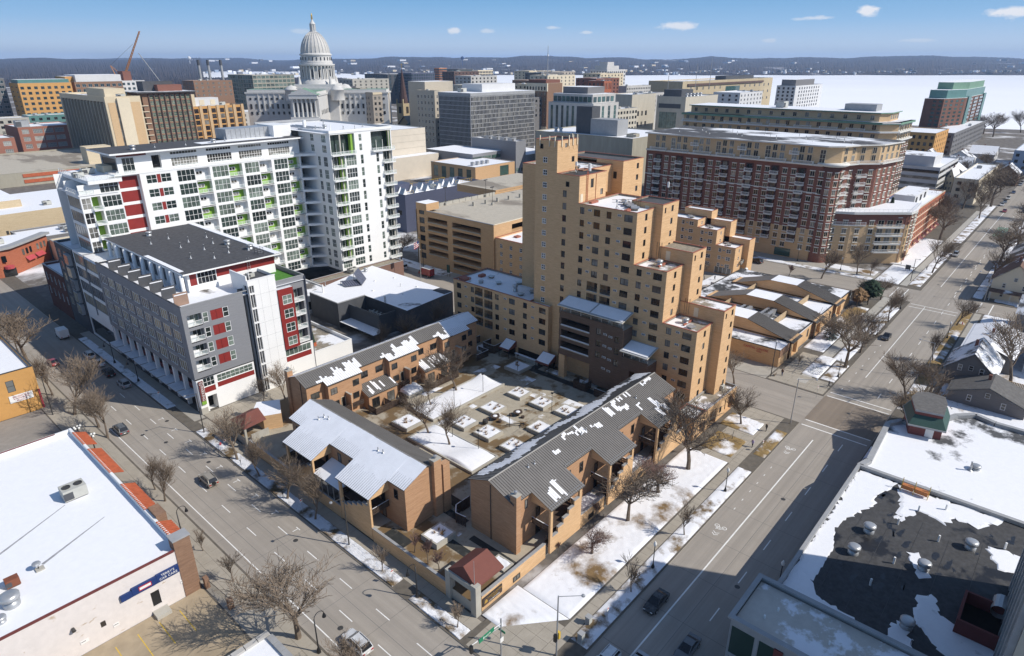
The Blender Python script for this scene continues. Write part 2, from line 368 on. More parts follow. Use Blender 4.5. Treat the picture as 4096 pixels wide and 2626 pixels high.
def win_mesh(w,h,nx=2,nz=1,fm='dark_metal',gm='glass_dark',ft=.07,sill=None,lint=None,dep=.06):
    key=(round(w,2),round(h,2),nx,nz,fm,gm,ft,sill,lint)
    if key in WM: return WM[key]
    mb=MB();a,b=-w/2,w/2
    mb.quad([(a,.0,-h/2),(b,.0,-h/2),(b,.0,h/2),(a,.0,h/2)],gm)
    d=-dep
    def bar(x0,x1,z0,z1,m=fm,dd=d): mb.box(x0,x1,dd,.0,z0,z1,m,skip='N')
    bar(a,a+ft,-h/2,h/2);bar(b-ft,b,-h/2,h/2);bar(a+ft,b-ft,-h/2,-h/2+ft);bar(a+ft,b-ft,h/2-ft,h/2)
    for i in range(1,nx): x=a+w*i/nx;bar(x-ft*.4,x+ft*.4,-h/2+ft,h/2-ft,fm,d*.8)
    for i in range(1,nz): z=-h/2+h*i/nz;bar(a+ft,b-ft,z-ft*.4,z+ft*.4,fm,d*.75)
    if sill: mb.box(a-.12,b+.12,-.28,.0,-h/2-.18,-h/2-.002,sill,skip='N')
    if lint: mb.box(a-.15,b+.15,-.23,.0,h/2+.002,h/2+.25,lint,skip='N')
    me=mb.mesh('window');WM[key]=me;return me
def window(par,face,c,u,z,w,h,depth=.15,name='window',**k):
    """window centred at u, sill at z, set back by depth"""
    x,y,zz=fp(face,c,u,z+h/2,depth-.004)
    return link(name,win_mesh(w,h,**k),par,(x,y,zz),FRZ[face])
def rail_mesh(w,h=1.05,style='bar',mat='white_panel',gap=.14,key={}):
    kk=(round(w,2),h,style,mat,gap)
    if kk in key: return key[kk]
    mb=MB();a,b=-w/2,w/2
    mb.box(a,b,-.04,.04,h-.07,h,mat);mb.box(a,b,-.03,.03,.08,.13,mat)
    n=max(1,round(w/1.6))
    for i in range(n+1): x=a+w*i/n;mb.box(x-.035,x+.035,-.035,.035,0,h-.07,mat)
    if style=='bar':
        k=int(w/gap)
        for i in range(1,k): x=a+w*i/k;mb.box(x-.016,x+.016,-.012,.012,.13,h-.07,mat,skip='TB')
    elif style=='glass': mb.quad([(a,.0,.13),(b,.0,.13),(b,.0,h-.07),(a,.0,h-.07)],'rail_glass')
    me=mb.mesh('railing');key[kk]=me;return me
m_,t_,b_=newmat('rail_glass');b_.inputs['Base Color'].default_value=(.75,.85,.82,1);b_.inputs['Alpha'].default_value=.28;b_.inputs['Roughness'].default_value=.08
def clad(par,faces,x0,x1,y0,y1,z0,z1,mat,top='roof_snow',holes={},par_h=.6,cop='coping_gray',ct=.3,name='wall',roofname='roof',ov=.06):
    """box building body: four walls (with openings), roof deck below a parapet with a coping"""
    mb=MB()
    for f in 'SWNE':
        c,a,b={'S': (y0,x0,x1),'N': (y1,x0,x1),'W': (x0,y0,y1),'E': (x1,y0,y1)}[f]
        facade(mb,f,c,a,b,z0,z1,mat,holes.get(f,()))
    wl=part(name,mb,par)
    r=MB();t=ct;zr=z1-par_h
    r.quad([(x0+t,y0+t,zr),(x1-t,y0+t,zr),(x1-t,y1-t,zr),(x0+t,y1-t,zr)],top)
    if par_h > .02:
        for q in (((x0+t,y0+t),(x1-t,y0+t)),((x1-t,y0+t),(x1-t,y1-t)),((x1-t,y1-t),(x0+t,y1-t)),((x0+t,y1-t),(x0+t,y0+t))):
            r.quad([(*q[0],zr),(*q[1],zr),(*q[1],z1),(*q[0],z1)],mat)
    part(roofname,r,par)
    k=MB();o=ov
    if t > .02:
        k.box(x0-o,x1+o,y0-o,y0+t,z1+.003,z1+.12,cop);k.box(x0-o,x1+o,y1-t,y1+o,z1+.003,z1+.12,cop)
        k.box(x0-o,x0+t,y0+t,y1-t,z1+.003,z1+.12,cop);k.box(x1-t,x1+o,y0+t,y1-t,z1+.003,z1+.12,cop)
        part('coping',k,par)
    return wl
def ac_unit(par,x,y,z,w=2.2,d=1.6,h=1.4,mat='ac_paint',fans=2,name='rooftop_unit'):
    mb=MB();mb.box(x-w/2,x+w/2,y-d/2,y+d/2,z+.15,z+h,mat);mb.box(x-w/2+.1,x+w/2-.1,y-d/2+.1,y+d/2-.1,z,z+.15,'dark_gray')
    mb.box(x-w/2-.02,x-w*.1,y-d/2-.02,y-d/2,z+.3,z+h*.8,'dark_gray')
    for i in range(fans): mb.lathe((x-w/2+w*(i+.5)/fans,y,z+h),[(min(d,w/fans)*.38,0),(min(d,w/fans)*.38,.12),(min(d,w/fans)*.3,.12),(min(d,w/fans)*.28,.03)],10,'dark_metal')
    return part(name,mb,par)
VM={}
def vent(par,x,y,z,h=.8,r=.16,kind=0):
    k=(round(h,1),r,kind)
    if k not in VM:
        mb=MB()
        if kind==0: mb.lathe((0,0,0),[(r*1.6,0),(r*1.2,.12),(r*.55,.18),(r*.55,h),(r*.7,h),(r*.7,h+.1)],8,'galvanised')
        elif kind==1: mb.lathe((0,0,0),[(r*2.2,0),(r*2.2,h*.35),(r*1.7,h*.4),(r*1.7,h*.55),(r*2.6,h*.6),(r*2.6,h*.9),(r*1.6,h)],12,'galvanised')
        elif kind==2: mb.box(-r*2,r*2,-r*2,r*2,0,h*.5,'gravel_roof');mb.box(-r*2.8,r*2.8,-r*2.8,r*2.8,h*.5,h*.75,'galvanised')
        elif kind==3: mb.lathe((0,0,0),[(r,0),(r,h)],8,'white_panel')
        VM[k]=mb.mesh('roof_vent',kind in (0,1))
    return link('roof_vent',VM[k],par,(x,y,z),random.uniform(0,3))
def text(body,size,mat,par,loc,rot,name='lettering',ext=.01,align='CENTER',sx=1.):
    cu=bpy.data.curves.new(name,'FONT');cu.body=body;cu.size=size;cu.extrude=ext;cu.align_x=align;cu.align_y='CENTER'
    cu.resolution_u=2;cu.materials.append(MATS[mat]);tmp=bpy.data.objects.new('tmp',cu);COL.objects.link(tmp)
    me=bpy.data.meshes.new_from_object(tmp.evaluated_get(bpy.context.evaluated_depsgraph_get()));bpy.data.objects.remove(tmp)
    o=link(name,me,par)
    o.location=loc;o.rotation_euler=rot;o.scale=(sx,1,1);return o
TS=(math.pi/2,0,0);TW=(math.pi/2,0,-math.pi/2)

# ================================================================ ground, roads, lake, hills
def streaky(name,col,along):
    m,t,b=newmat(name);p=pos(t)
    s=(.012,.9,1) if along=='x' else (.9,.012,1)
    f=noise(t,s,p,5,.6);g=noise(t,.35,p,5,.65);h=noise(t,.05,p,3)
    c=mixc(t,mrange(t,f,.35,.65),tuple(x*.86 for x in col),tuple(x*1.1 for x in col))
    c=mixc(t,mrange(t,g,.3,.75,0,.5),c,tuple(x*.80 for x in col));c=mixc(t,mrange(t,h,.5,.7,0,.5),c,tuple(x*.84 for x in col))
    t.links.new(c,b.inputs['Base Color']);b.inputs['Roughness'].default_value=.85;b.inputs['Specular IOR Level'].default_value=.2
    bump(t,b,g,.12)
streaky('road_x',(.335,.303,.264),'x');streaky('road_y',(.335,.302,.262),'y');streaky('crossing_dark',(.235,.195,.155),'x')
patchy('city_ground',(.15,.135,.12),SNOW,.34,.02,.06,.3,(.9,.8),.35)
patchy('far_woods',(.060,.048,.046),(.62,.63,.68),.13,.0016,.05,.02,(.95,.9),.5,.0,(1,1,.2))
def polar(az,d):  # az in degrees left of the view direction, d along it
    a=R_(41.6+az);r=d/math.cos(R_(az));return (r*math.cos(a),r*math.sin(a))
mb=MB()
prof=[(-58,640),(-45,700),(-36,760),(-28,830),(-20,900),(-12,1000),(-4,1080),(4,1200),(9,1500),(13,2100),(17,2700),(21,3000),(26,3300),(30,3900),(34,4700),(44,6000),(58,6500)]
mb.quad([(*polar(a,d),-.06) for a,d in prof]+[(-2500,1500,-.06),(-700,-700,-.06),(600,-900,-.06)],'city_ground')
for (a,d),(a2,d2) in zip(prof,prof[1:]):
    mb.quad([(*polar(a,d),-.06),(*polar(a,d+12),-8),(*polar(a2,d2+12),-8),(*polar(a2,d2),-.06)],'city_ground')
struct('ground',mb)
mb=MB();mb.quad([(*polar(-62,500),-6),(*polar(-62,9000),-6),(*polar(62,9000),-6),(*polar(62,500),-6)],'lake_ice');struct('frozen_lake',mb)
def ridge(name,az0,az1,na,ds,hf,jit,seed,mat='far_woods'):
    rnd=random.Random(seed);mb=MB();n=len(ds);ph=[rnd.uniform(0,6) for _ in range(8)]
    for i in range(na+1):
        az=az0+(az1-az0)*i/na
        und=sum(math.sin(az*f+p)/k for f,p,k in zip((.21,.47,.83,1.7,2.9),ph,(1,1.3,2,3,5)))/2.4
        for j,d in enumerate(ds):
            mb.v.append((*polar(az,d*(1+.012*math.sin(az*.9+ph[5]+j))*(1+.38*max(0,min(1,(az-11)/7)) if name=='hills' else 1)),hf(az,d,und)+(rnd.uniform(0,jit) if 0 < j else 0)))
    for i in range(na):
        for j in range(n-1):
            a=i*n+j;mb.f.append((a,a+1,a+n+1,a+n));mb.m.append(mb.mi(mat))
    return struct(name,mb,smooth=False)
def hf1(az,d,u):
    t=(d-4300)/3900
    return -7+ (9 if d > 4310 else 0)+t*(98+22*u)+6*math.sin(d*.004+az)
ridge('hills',-56,31,1300,[4300,4330,4420,4560,4750,5000,5300,5650,6000,6500,7000,7600,8200,9000],hf1,6,3)
def hf2(az,d,u):
    t=(d-3000)/5000
    return 2+max(0,t)*(100+26*u)
ridge('wooded_hills',24,58,800,[2100,2300,2600,3000,3400,3900,4500,5200,6000,7000,8300],hf2,6,5)
def hf3(az,d,u):
    e=min(1,(az-11.5)/3.)*min(1,(30-az)/3.)
    return -7+13*max(0,e)*(1 if 1650 < d < 3050 else 0)
ridge('wooded_shore',11,30,600,[1500,1650,1800,2000,2200,2450,2700,2900,3040,3100],hf3,5,8)
mb=MB();rnd=random.Random(4)
for i in range(420):
    az=rnd.uniform(-46,29);d=4330+abs(rnd.gauss(0,1))*150 if i < 320 else rnd.uniform(4700,8000)
    x,y=polar(az,d);u=0;z=hf1(az,d,0)+rnd.uniform(-3,10);s=rnd.uniform(5,16)*(1+(i > 320)*1.5);m=rnd.choice(['house_white','snow','snow','house_blue','beige_brick','house_gray'])
    mb.box(x-s,x+s,y-s*.7,y+s*.7,z-8,z+rnd.uniform(3,8),m,top='snow')
struct('far_town',mb,'stuff')
# ---- roads (kerb step .13 m: roads lie below the pavements)
def flat(name,x0,x1,y0,y1,z,mat,kind='structure'):
    mb=MB();mb.quad([(x0,y0,z),(x1,y0,z),(x1,y1,z),(x0,y1,z)],mat);return struct(name,mb,kind)
RX=flat('road',-60,900,19.4,33.,.0,'road_x')
RY=flat('road',29.6,41.9,33.004,700,.0,'road_y');mb=MB()
RY2=flat('road',29.6,41.9,-80,19.396,.0,'road_y')
RC=flat('road',128.,143.5,33.004,600,.0,'road_y')
RD=flat('road',226.5,241.,33.004,500,.0,'road_y');RD2=flat('road',229.,241.5,-200,19.396,.0,'road_y')
RL=flat('road',-200,29.596,196.,208,.0,'road_x')
DASH={}
def mark(par,x,y,lx,ly,mat='white_paint',name='lane_marking'):
    k=(lx,ly,mat)
    if k not in DASH:
        m=MB();m.quad([(-lx/2,-ly/2,0),(lx/2,-ly/2,0),(lx/2,ly/2,0),(-lx/2,ly/2,0)],mat);DASH[k]=m.mesh('lane_marking')
    return link(name,DASH[k],par,(x,y,.004))
mark(RX,83,28.6,80,.22);mark(RX,192,28.6,64,.2);mark(RX,330,28.9,160,.2)
for i in range(9): mark(RX,50+i*9.2,23.6,3.0,.16)
for i in range(16): mark(RX,152+i*10,23.6,3.0,.16)
for i in range(20): mark(RX,246+i*10,24.,3.,.16)
for i in range(8): mark(RX,150+i*5.5,31.,.9,.14)
for k in range(6): mark(RX,92+k*3.2,31.2,.6,.12)
mark(RY,31.1,86,.16,105)
for i in range(13): mark(RY,34.7,44+i*8.6,.14,3.0);mark(RY,38.2,49+i*8.6,.14,3.0)
for i in range(9):
    mark(RY,40.1,82+i*6.6,.14,1.1);mark(RY,39.6,82+i*6.6,1.,.14)
for y0,y1 in ((127.6,128.1),(130.2,130.5),(144.2,144.5),(146.4,146.7)): mark(RX,(y0+y1)/2,26.2,.32,12.6)
mark(RX,222,26.3,.3,12.6);mark(RX,225,26.3,.3,12.6)
for y in (36.4,39.4): mark(RD,234,y,12,.3)
for y in (13.,16.): mark(RD2,235,y,11,.3)
for i in range(14): mark(RX,345+i*1.6,24.5,.8,4.2,'sign_green')
for i in range(7): mark(RC,135.7,60+i*9,.14,3,'yellow_paint')
for i in range(3): mark(RL,-10+i*18,202,12,.25)
def bike(par,x,y,rz):
    m=MB()
    for cx in (-.6,.6):
        for k in range(12):
            a,b=k*math.pi/6,(k+1)*math.pi/6
            m.quad([(cx+.42*math.cos(a),.42*math.sin(a),0),(cx+.42*math.cos(b),.42*math.sin(b),0),(cx+.31*math.cos(b),.31*math.sin(b),0),(cx+.31*math.cos(a),.31*math.sin(a),0)],'white_paint')
    for p,q in (((-.6,0),(-.15,.7)),((-.15,.7),(.45,.7)),((-.15,.7),(.1,0)),((.1,0),(.45,.7)),((.6,0),(.4,.95))):
        dx,dy=q[0]-p[0],q[1]-p[1];l=math.hypot(dx,dy);nx,ny=-dy/l*.06,dx/l*.06
        m.quad([(p[0]+nx,p[1]+ny,.0),(q[0]+nx,q[1]+ny,0),(q[0]-nx,q[1]-ny,0),(p[0]-nx,p[1]-ny,0)],'white_paint')
    for dx in (0,.5): m.quad([(-.5,1.5+dx,0),(0,1.9+dx,0),(0,2.05+dx,0),(-.5,1.65+dx,0)],'white_paint');m.quad([(.5,1.5+dx,0),(0,1.9+dx,0),(0,2.05+dx,0),(.5,1.65+dx,0)],'white_paint')
    link('bicycle_marking',m.mesh('bicycle_marking'),par,(x,y,.005),rz)
bike(RX,86,30.9,math.pi/2);bike(RX,52,30.9,math.pi/2);bike(RX,117,30.9,math.pi/2)
def disc(par,x,y,r=.4,mat='dark_metal',name='manhole_cover'):
    m=MB();m.quad([(r*math.cos(k*math.pi/6),r*math.sin(k*math.pi/6),0) for k in range(12)],mat);link(name,m.mesh(name),par,(x,y,.006))
for x,y in ((38.3,79.8),(39.1,111.5),(36.6,124.6),(34.6,131),(40.2,133),(33,60)): disc(RY,x,y)
for x,y in ((75.3,23.4),(139,26.5),(100,26),(252,30)): disc(RX,x,y)
# expansion joints and tar lines in the concrete roads
def joint(par,x0,x1,y0,y1,mat='asphalt_lot'):
    m=MB();m.quad([(x0,y0,.003),(x1,y0,.003),(x1,y1,.003),(x0,y1,.003)],mat);link('road_joint',m.mesh('road_joint'),par)
for i in range(18): joint(RY,29.8,41.8,40+i*8.1,40.05+i*8.1)
for x in (33.,36.5): joint(RY,x,x+.06,34,190)
for i in range(14): joint(RX,46+i*9.1,46.06+i*9.1,19.6,32.9)
for y in (26.1,): joint(RX,44,226,y,y+.06)
for x in (135.2,): joint(RC,x,x+.06,34,200)
m=MB();m.quad([(130.6,19.6,.002),(144.1,19.6,.002),(144.1,32.9,.002),(130.6,32.9,.002)],'crossing_dark');link('road_patch',m.mesh('road_patch'),RX)
# ---- pavements: raised slab blocks, then paving slabs as pieces
def block(name,x0,x1,y0,y1,z=.13,mat='sidewalk',side='kerb',kind='structure'):
    mb=MB();mb.box(x0,x1,y0,y1,-.05,z,side,top=mat,skip='B');return struct(name,mb,kind)
SLABS={}
def paving(par,x0,x1,y0,y1,nx,ny,z=.13,mat='sidewalk'):
    lx,ly=(x1-x0)/nx,(y1-y0)/ny;k=(round(lx,2),round(ly,2),mat)
    if k not in SLABS: m=MB();m.box(-lx/2+.018,lx/2-.018,-ly/2+.018,ly/2-.018,-.03,.0,mat,skip='B');SLABS[k]=m.mesh('paving_slab')
    for i in range(nx):
        for j in range(ny): link('paving_slab',SLABS[k],par,(x0+lx*(i+.5),y0+ly*(j+.5),z+.012+random.uniform(0,.012)))
plain('slab_pale',(.42,.40,.36),.08,.7,.9,.2);plain('slab_warm',(.36,.325,.27),.10,.7,.9,.2);plain('joint_dark',(.13,.115,.095),.2,1,.95)
# right street, court side: terrace, pavement, lawn
PV=block('sidewalk',41.9,128.,33.,46.35,.10,'joint_dark')
paving(PV,45.2,127.6,36.,37.6,55,1,.10,'slab_warm')
paving(PV,42.2,53.,37.62,45.5,6,4,.10,'slab_warm');paving(PV,42.2,45.1,33.25,37.6,2,3,.10,'slab_pale')
paving(PV,104,127.6,37.62,43.6,12,3,.10,'slab_warm')
PL=block('sidewalk',41.9,46.3,46.354,128,.10,'joint_dark');paving(PL,44.3,46.25,46.5,127.5,1,46,.10,'slab_warm')
PG=block('sidewalk',41.9,46.3,128.004,300,.10,'joint_dark');paving(PG,43.9,46.25,128.2,200,1,38,.10,'sidewalk')
PA=block('sidewalk',46.304,76,120.6,131,.10,'joint_dark');paving(PA,46.5,75.8,120.8,129.9,15,5,.10,'slab_warm')
PW=block('sidewalk',24.,29.6,19.404,196,.11,'joint_dark');paving(PW,24.2,29.3,40,196,3,76,.11,'slab_warm')
PE=block('sidewalk',46,229.,8,19.4,.10,'joint_dark');paving(PE,60,228,14.4,16.2,90,1,.10,'sidewalk')
PM=block('sidewalk',143.5,226.5,33.,46.4,.10,'joint_dark')
paving(PM,147.,226,38.2,40.6,40,1,.10,'slab_pale');paving(PM,144,151,33.4,46.,4,6,.10,'slab_warm');paving(PM,151.2,165,41.,45.,8,2,.10,'slab_warm')
PN=block('sidewalk',241.,420,33.,48,.10,'joint_dark');paving(PN,243,400,37.6,39.8,70,1,.10,'slab_pale')
PN2=block('sidewalk',241.,253,48.004,260,.10,'sidewalk')
PC=block('sidewalk',143.5,152,46.404,200,.10,'sidewalk');PC2=block('sidewalk',124.5,128.,46.354,200,.10,'sidewalk')
PE2=block('sidewalk',241.5,600,8,19.4,.10,'joint_dark')
# snow and lawn beds on the terraces
def bed(name,poly,z0,z1,mat,kind='stuff',rough=.10,n=26):
    """uneven bed: a grid clipped to a quad, with small humps"""
    mb=MB();(ax,ay),(bx,by),(cx,cy),(dx,dy)=poly
    nu=max(2,int(n));L1=math.hypot(bx-ax,by-ay);L2=math.hypot(dx-ax,dy-ay);nv=max(2,int(n*L2/max(L1,.1))) if L1 > L2 else n
    if L1 > L2: nu,nv=n,max(3,min(n,int(n*L2/L1)+2))
    for i in range(nu+1):
        for j in range(nv+1):
            s,t=i/nu,j/nv;x=(ax*(1-s)+bx*s)*(1-t)+(dx*(1-s)+cx*s)*t;y=(ay*(1-s)+by*s)*(1-t)+(dy*(1-s)+cy*s)*t
            e=i in (0,nu) or j in (0,nv)
            mb.v.append((x,y,z0+(0 if e else (z1-z0)*random.uniform(.7,1.0)+random.uniform(0,rough))))
    for i in range(nu):
        for j in range(nv):
            a=i*(nv+1)+j;mb.f.append((a,a+nv+1,a+nv+2,a+1));mb.m.append(mb.mi(mat))
    o=struct(name,mb,kind,smooth=True);return o
def rect(x0,x1,y0,y1): return ((x0,y0),(x1,y0),(x1,y1),(x0,y1))
bed('terrace_snow',rect(52,104,33.3,35.85),.13,.22,'terrace_snow',n=120)
bed('terrace_snow',rect(110,122,33.3,35.5),.13,.2,'grass_few_snow',n=40)
bed('lawn_snow',rect(54.5,104,37.9,46.3),.13,.32,'lawn_snow',n=120)
bed('lawn_snow',((47.1,44.2),(54.4,37.9),(54.4,47.2),(47.1,47.3)),.14,.32,'lawn_snow',n=30)
bed('lawn_snow',rect(106,113.5,38.2,44.3),.16,.25,'grass_few_snow',n=34);bed('lawn_snow',rect(116.5,122.5,38.2,45.3),.16,.25,'grass_few_snow',n=34)
bed('terrace_snow',rect(42.2,44.2,60.5,124),.13,.22,'terrace_snow',n=150);bed('terrace_snow',rect(42.2,44.2,46.6,57),.13,.22,'terrace_snow',n=40)
bed('terrace_snow',rect(42.3,44.2,138,196),.13,.2,'shade_snow',n=120)
bed('lawn_snow',rect(165.5,182,34.5,37.8),.13,.2,'terrace_snow',n=60);bed('lawn_snow',rect(152,164,33.4,36.5),.13,.2,'terrace_snow',n=40)
bed('lawn_snow',rect(168,188,40.9,45.9),.14,.28,'lawn_snow',n=60);bed('lawn_snow',((151.5,36.9),(166,36.9),(166,40.8),(152.2,40.9)),.14,.3,'lawn_snow',n=40)
bed('lawn_snow',rect(189,211,41,45.9),.14,.25,'grass_few_snow',n=60);bed('lawn_snow',rect(190,218,34,37.6),.14,.25,'terrace_snow',n=60)
bed('lawn_snow',rect(243,268,40.2,47.6),.14,.25,'lawn_snow',n=60);bed('lawn_snow',rect(245,300,34,37.4),.14,.25,'terrace_snow',n=80);bed('lawn_snow',rect(269,320,40.2,50),.14,.25,'lawn_snow',n=80)
bed('lawn_snow',rect(241.6,244.8,48.5,100),.14,.2,'terrace_snow',n=70);bed('lawn_snow',rect(248,254,49,66),.14,.2,'lawn_snow',n=50)
bed('terrace_snow',rect(62,128,16.6,19.2),.13,.2,'terrace_snow',n=120);bed('terrace_snow',rect(148,228,16.6,19.2),.13,.2,'grass_few_snow',n=120)
bed('yard_snow',rect(152,229,-30,14.2),-.04,.12,'lawn_snow',n=150)
bed('yard_snow',rect(243,420,-60,14.2),-.04,.2,'lawn_snow',n=120);bed('terrace_snow',rect(244,420,16.6,19.2),.13,.2,'terrace_snow',n=120)
bed('terrace_snow',rect(320,420,34,37.4),.13,.2,'terrace_snow',n=100)
bed('terrace_snow',rect(146,151.6,163,200),.14,.2,'terrace_snow',n=40);bed('lawn_snow',rect(197,212,76,92),-.03,.12,'lawn_snow',n=40)
flat('parking_lot',-30,24,20,81.,.02,'asphalt_lot');flat('parking_lot',144,226,46.6,110,.02,'asphalt_lot');flat('plaza_pavement',200,226.4,70,100,.03,'sidewalk')
LOTW=flat('parking_lot',4,24,60,80.9,.06,'lot_warm' if 'lot_warm' in MATS else 'road')
for i in range(6): mark(LOTW,6.5+i*2.7,76.5,.12,5.2,'yellow_paint');
for o in list(LOTW.children): o.location.z=.066

# ================================================================ brick courtyard complex
ZC=1.8
pz=MB();pz.box(46.6,113,48.1,120,-.02,ZC,'concrete',top='plaza',skip='B');PZ=struct('plaza',pz)
def pstrip(x0,x1,y0,y1,mat='slate_tile',z=ZC+.004):
    m=MB();m.quad([(x0,y0,z),(x1,y0,z),(x1,y1,z),(x0,y1,z)],mat);link('paving_strip',m.mesh('paving_strip'),PZ)
pstrip(106.6,108.4,62,88);pstrip(106.6,112,88,90);pstrip(110.3,112,90,101)
pstrip(47.2,49.2,64,68.8);pstrip(55.2,56.4,49,58);pstrip(52,53.6,52.5,62);pstrip(57,58.4,61,68)
for x,y,lx,ly in ((86,79,1.6,9),(92,92.3,6,2.2),(78,86.9,16,1.4),(98.5,79.5,3,10),(100,70,3,7),(101.5,86.5,5,3.5),(90,72.5,5,3),(84,72.5,3,2),(55.6,61.6,2,4),(110,80,2,12),(100,97,7,3),(86,98.7,9,1.6)):
    bed('plaza_snow',rect(x-lx/2,x+lx/2,y-ly/2,y+ly/2),ZC+.004,ZC+.06,'plaza_snow',rough=.05,n=16)
# retaining walls with stone coping
def wall(name,label,boxes,cop=None,mat='tan_brick',cm='coping_gray',cat='wall',holes=None):
    b0=boxes[0];t=thing(name,label,cat,((b0[0]+b0[1])/2,(b0[2]+b0[3])/2,b0[4]))
    m=MB()
    for b in boxes: m.box(*b,mat,skip='B')
    part('wall',m,t)
    n=0
    for b in boxes:
        x0,x1,y0,y1=b[:4];L=max(x1-x0,y1-y0);k=max(1,round(L/1.8))
        for i in range(k):
            c=MB()
            if x1-x0 > y1-y0: c.box(x0+L*i/k+.01,x0+L*(i+1)/k-.01,y0-.06,y1+.06,b[5]+.003,b[5]+.13,cm)
            else: c.box(x0-.06,x1+.06,y0+L*i/k+.01,y0+L*(i+1)/k-.01,b[5]+.003,b[5]+.13,cm)
            part('coping_stone',c,t)
    return t
WS=wall('retaining_wall','tan brick garden wall with gray coping along the snowy lawn',[(47.6,61.5,47.8,48.15,0,2.65),(69.8,77.3,47.8,48.15,0,2.65),(85.,92.7,47.8,48.15,0,2.65),(100.6,106.5,47.8,48.15,0,3.2)])
for x in (54.8,73.4,88.6): window(WS,'S',47.8,x,.5,1.5,.9,-.03,fm='dark_metal',gm='glass_dark')
WW=wall('retaining_wall','tan brick garden wall stepping along the pavement of the wide street',[(46.3,46.6,53.4,70.3,0,2.6),(46.3,46.6,78.7,86.0,0,2.6),(46.3,46.6,94.6,109,0,2.4)])
# corner gateway: concrete portal with a pitched maroon canopy over steps
gt=thing('entrance_canopy','concrete gateway with pitched maroon canopy over the corner steps','canopy',(48,50.4,0))
for b in ((47.5,48.5,5.25),(52.6,53.5,5.0)): m=MB();m.box(46.2,47.2,b[0],b[1],0,b[2],'concrete');part('column',m,gt)
m=MB();m.box(46.25,47.1,48.5,52.6,4.15,5.0,'concrete');part('beam',m,gt)
m=MB()
P=[(46.5,47.7,5.),(46.5,53.2,5.),(52.0,53.2,5.),(52.0,47.7,5.)];r0,r1=(46.9,50.5,6.75),(51.6,50.5,6.75)
m.quad([P[0],P[3],r1,r0],'brown_canopy');m.quad([P[2],P[1],r0,r1],'brown_canopy');m.quad([P[1],P[0],r0],'brown_canopy');m.quad([P[3],P[2],r1],'brown_canopy')
m.box(46.5,52.,47.7,47.78,4.7,5.,'brown_canopy');m.box(46.5,52.,53.12,53.2,4.7,5.,'brown_canopy');m.box(51.9,52.,47.8,53.1,4.7,5,'brown_canopy')
part('canopy_roof',m,gt)
m=MB();m.tube((46.7,48.2,5.2),(46.7,48.2,9.2),.05,.03,6,'galvanised');part('flag_pole',m,gt)
for i in range(10):
    m=MB();m.box(46.9+i*.36,46.9+(i+1)*.36-.01,48.6,52.5,.1,.22+i*.17,'concrete');part('step',m,gt)
m=MB()
for y in (49.9,51.2): m.tube((46.9,y,1.1),(50.4,y,2.75),.03,.03,5);m.tube((46.9,y,0.1),(46.9,y,1.1),.03,.03,5)
part('handrail',m,gt)
# name board on the wall
sg=thing('wall_sign','black and gold apartment name board on the garden wall by the gateway','sign',(49.5,47.75,1.6))
m=MB();m.box(47.7,51.6,47.66,47.79,.75,2.15,'black_metal');m.box(47.8,51.5,47.645,47.66,.82,2.08,'wood_dark');part('board',m,sg)
m=MB();m.quad([(47.95,47.63,1.15),(48.65,47.63,1.15),(48.55,47.63,1.55),(48.3,47.63,1.8),(48.05,47.63,1.55)],'gold');part('emblem',m,sg)
text('CAPITOL CENTRE',.36,'gold',sg,(50.0,47.62,1.8),TS);text('COURT',.36,'gold',sg,(50.0,47.62,1.42),TS);text('A APARTMENTS OFFICES',.2,'sign_white',sg,(49.9,47.62,1.05),TS)
# ---- planters, lawns, lamps and tables of the court
def planter(x,y,lx,ly,h,label,plant='dry_plant',grp='concrete planters in the courtyard'):
    t=thing('planter',label,'planter',(x,y,ZC),grp)
    m=MB();w=.28
    m.box(x-lx/2,x+lx/2,y-ly/2,y-ly/2+w,ZC,ZC+h,'concrete');m.box(x-lx/2,x+lx/2,y+ly/2-w,y+ly/2,ZC,ZC+h,'concrete')
    m.box(x-lx/2,x-lx/2+w,y-ly/2+w,y+ly/2-w,ZC,ZC+h,'concrete');m.box(x+lx/2-w,x+lx/2,y-ly/2+w,y+ly/2-w,ZC,ZC+h,'concrete');part('rim',m,t)
    m=MB();n=8
    for i in range(n+1):
        for j in range(n+1): m.v.append((x-lx/2+w+(lx-2*w)*i/n,y-ly/2+w+(ly-2*w)*j/n,ZC+h-.08+random.uniform(0,.12)))
    for i in range(n):
        for j in range(n): a=i*(n+1)+j;m.f.append((a,a+n+1,a+n+2,a+1));m.m.append(m.mi('snow'))
    part('snow',m,t,True)
    if plant:
        for k in range(5):
            m=MB();px,py=x+random.uniform(-.28,.28)*lx,y+random.uniform(-.28,.28)*ly
            for q in range(26):
                a=random.uniform(0,6.28);r=random.uniform(.15,.5)
                m.tube((px,py,ZC+h),(px+r*math.cos(a),py+r*math.sin(a),ZC+h+random.uniform(.2,.6)),.03,.008,3,plant,False)
            part('dry_grass',m,t)
for x,y,s,l in ((95.7,82.9,4,'planter of dry grass in the second row nearest the shadow'),(95.6,76.3,4,'planter of dry grass beside the lamp in the far row'),(96.3,70.1,4,'planter of dry grass nearest the far end of the striped roof'),
        (87.4,70.1,4,'planter of dry grass in the row next to the striped roof'),(78.9,69.6,4,'planter of dry grass at the near end by the striped roof'),(78.8,83.0,4.2,'planter of dry grass closest to the trees on the lawn'),
        (79.2,76.6,4.2,'planter of dry grass in the middle of the near row'),(87.0,82.7,4.2,'planter of dry grass beside the round tables'),(71.2,91.6,4.6,'large snowy planter with tan grass between the two lawns'),(105.5,91.8,4.7,'wide snowy planter in the shade by the tower entrance')):
    planter(x,y,s,s,.75,'square concrete '+l)
planter(52.3,61.6,4.0,3.6,1.0,'angular concrete planter heaped with snow near the gateway')
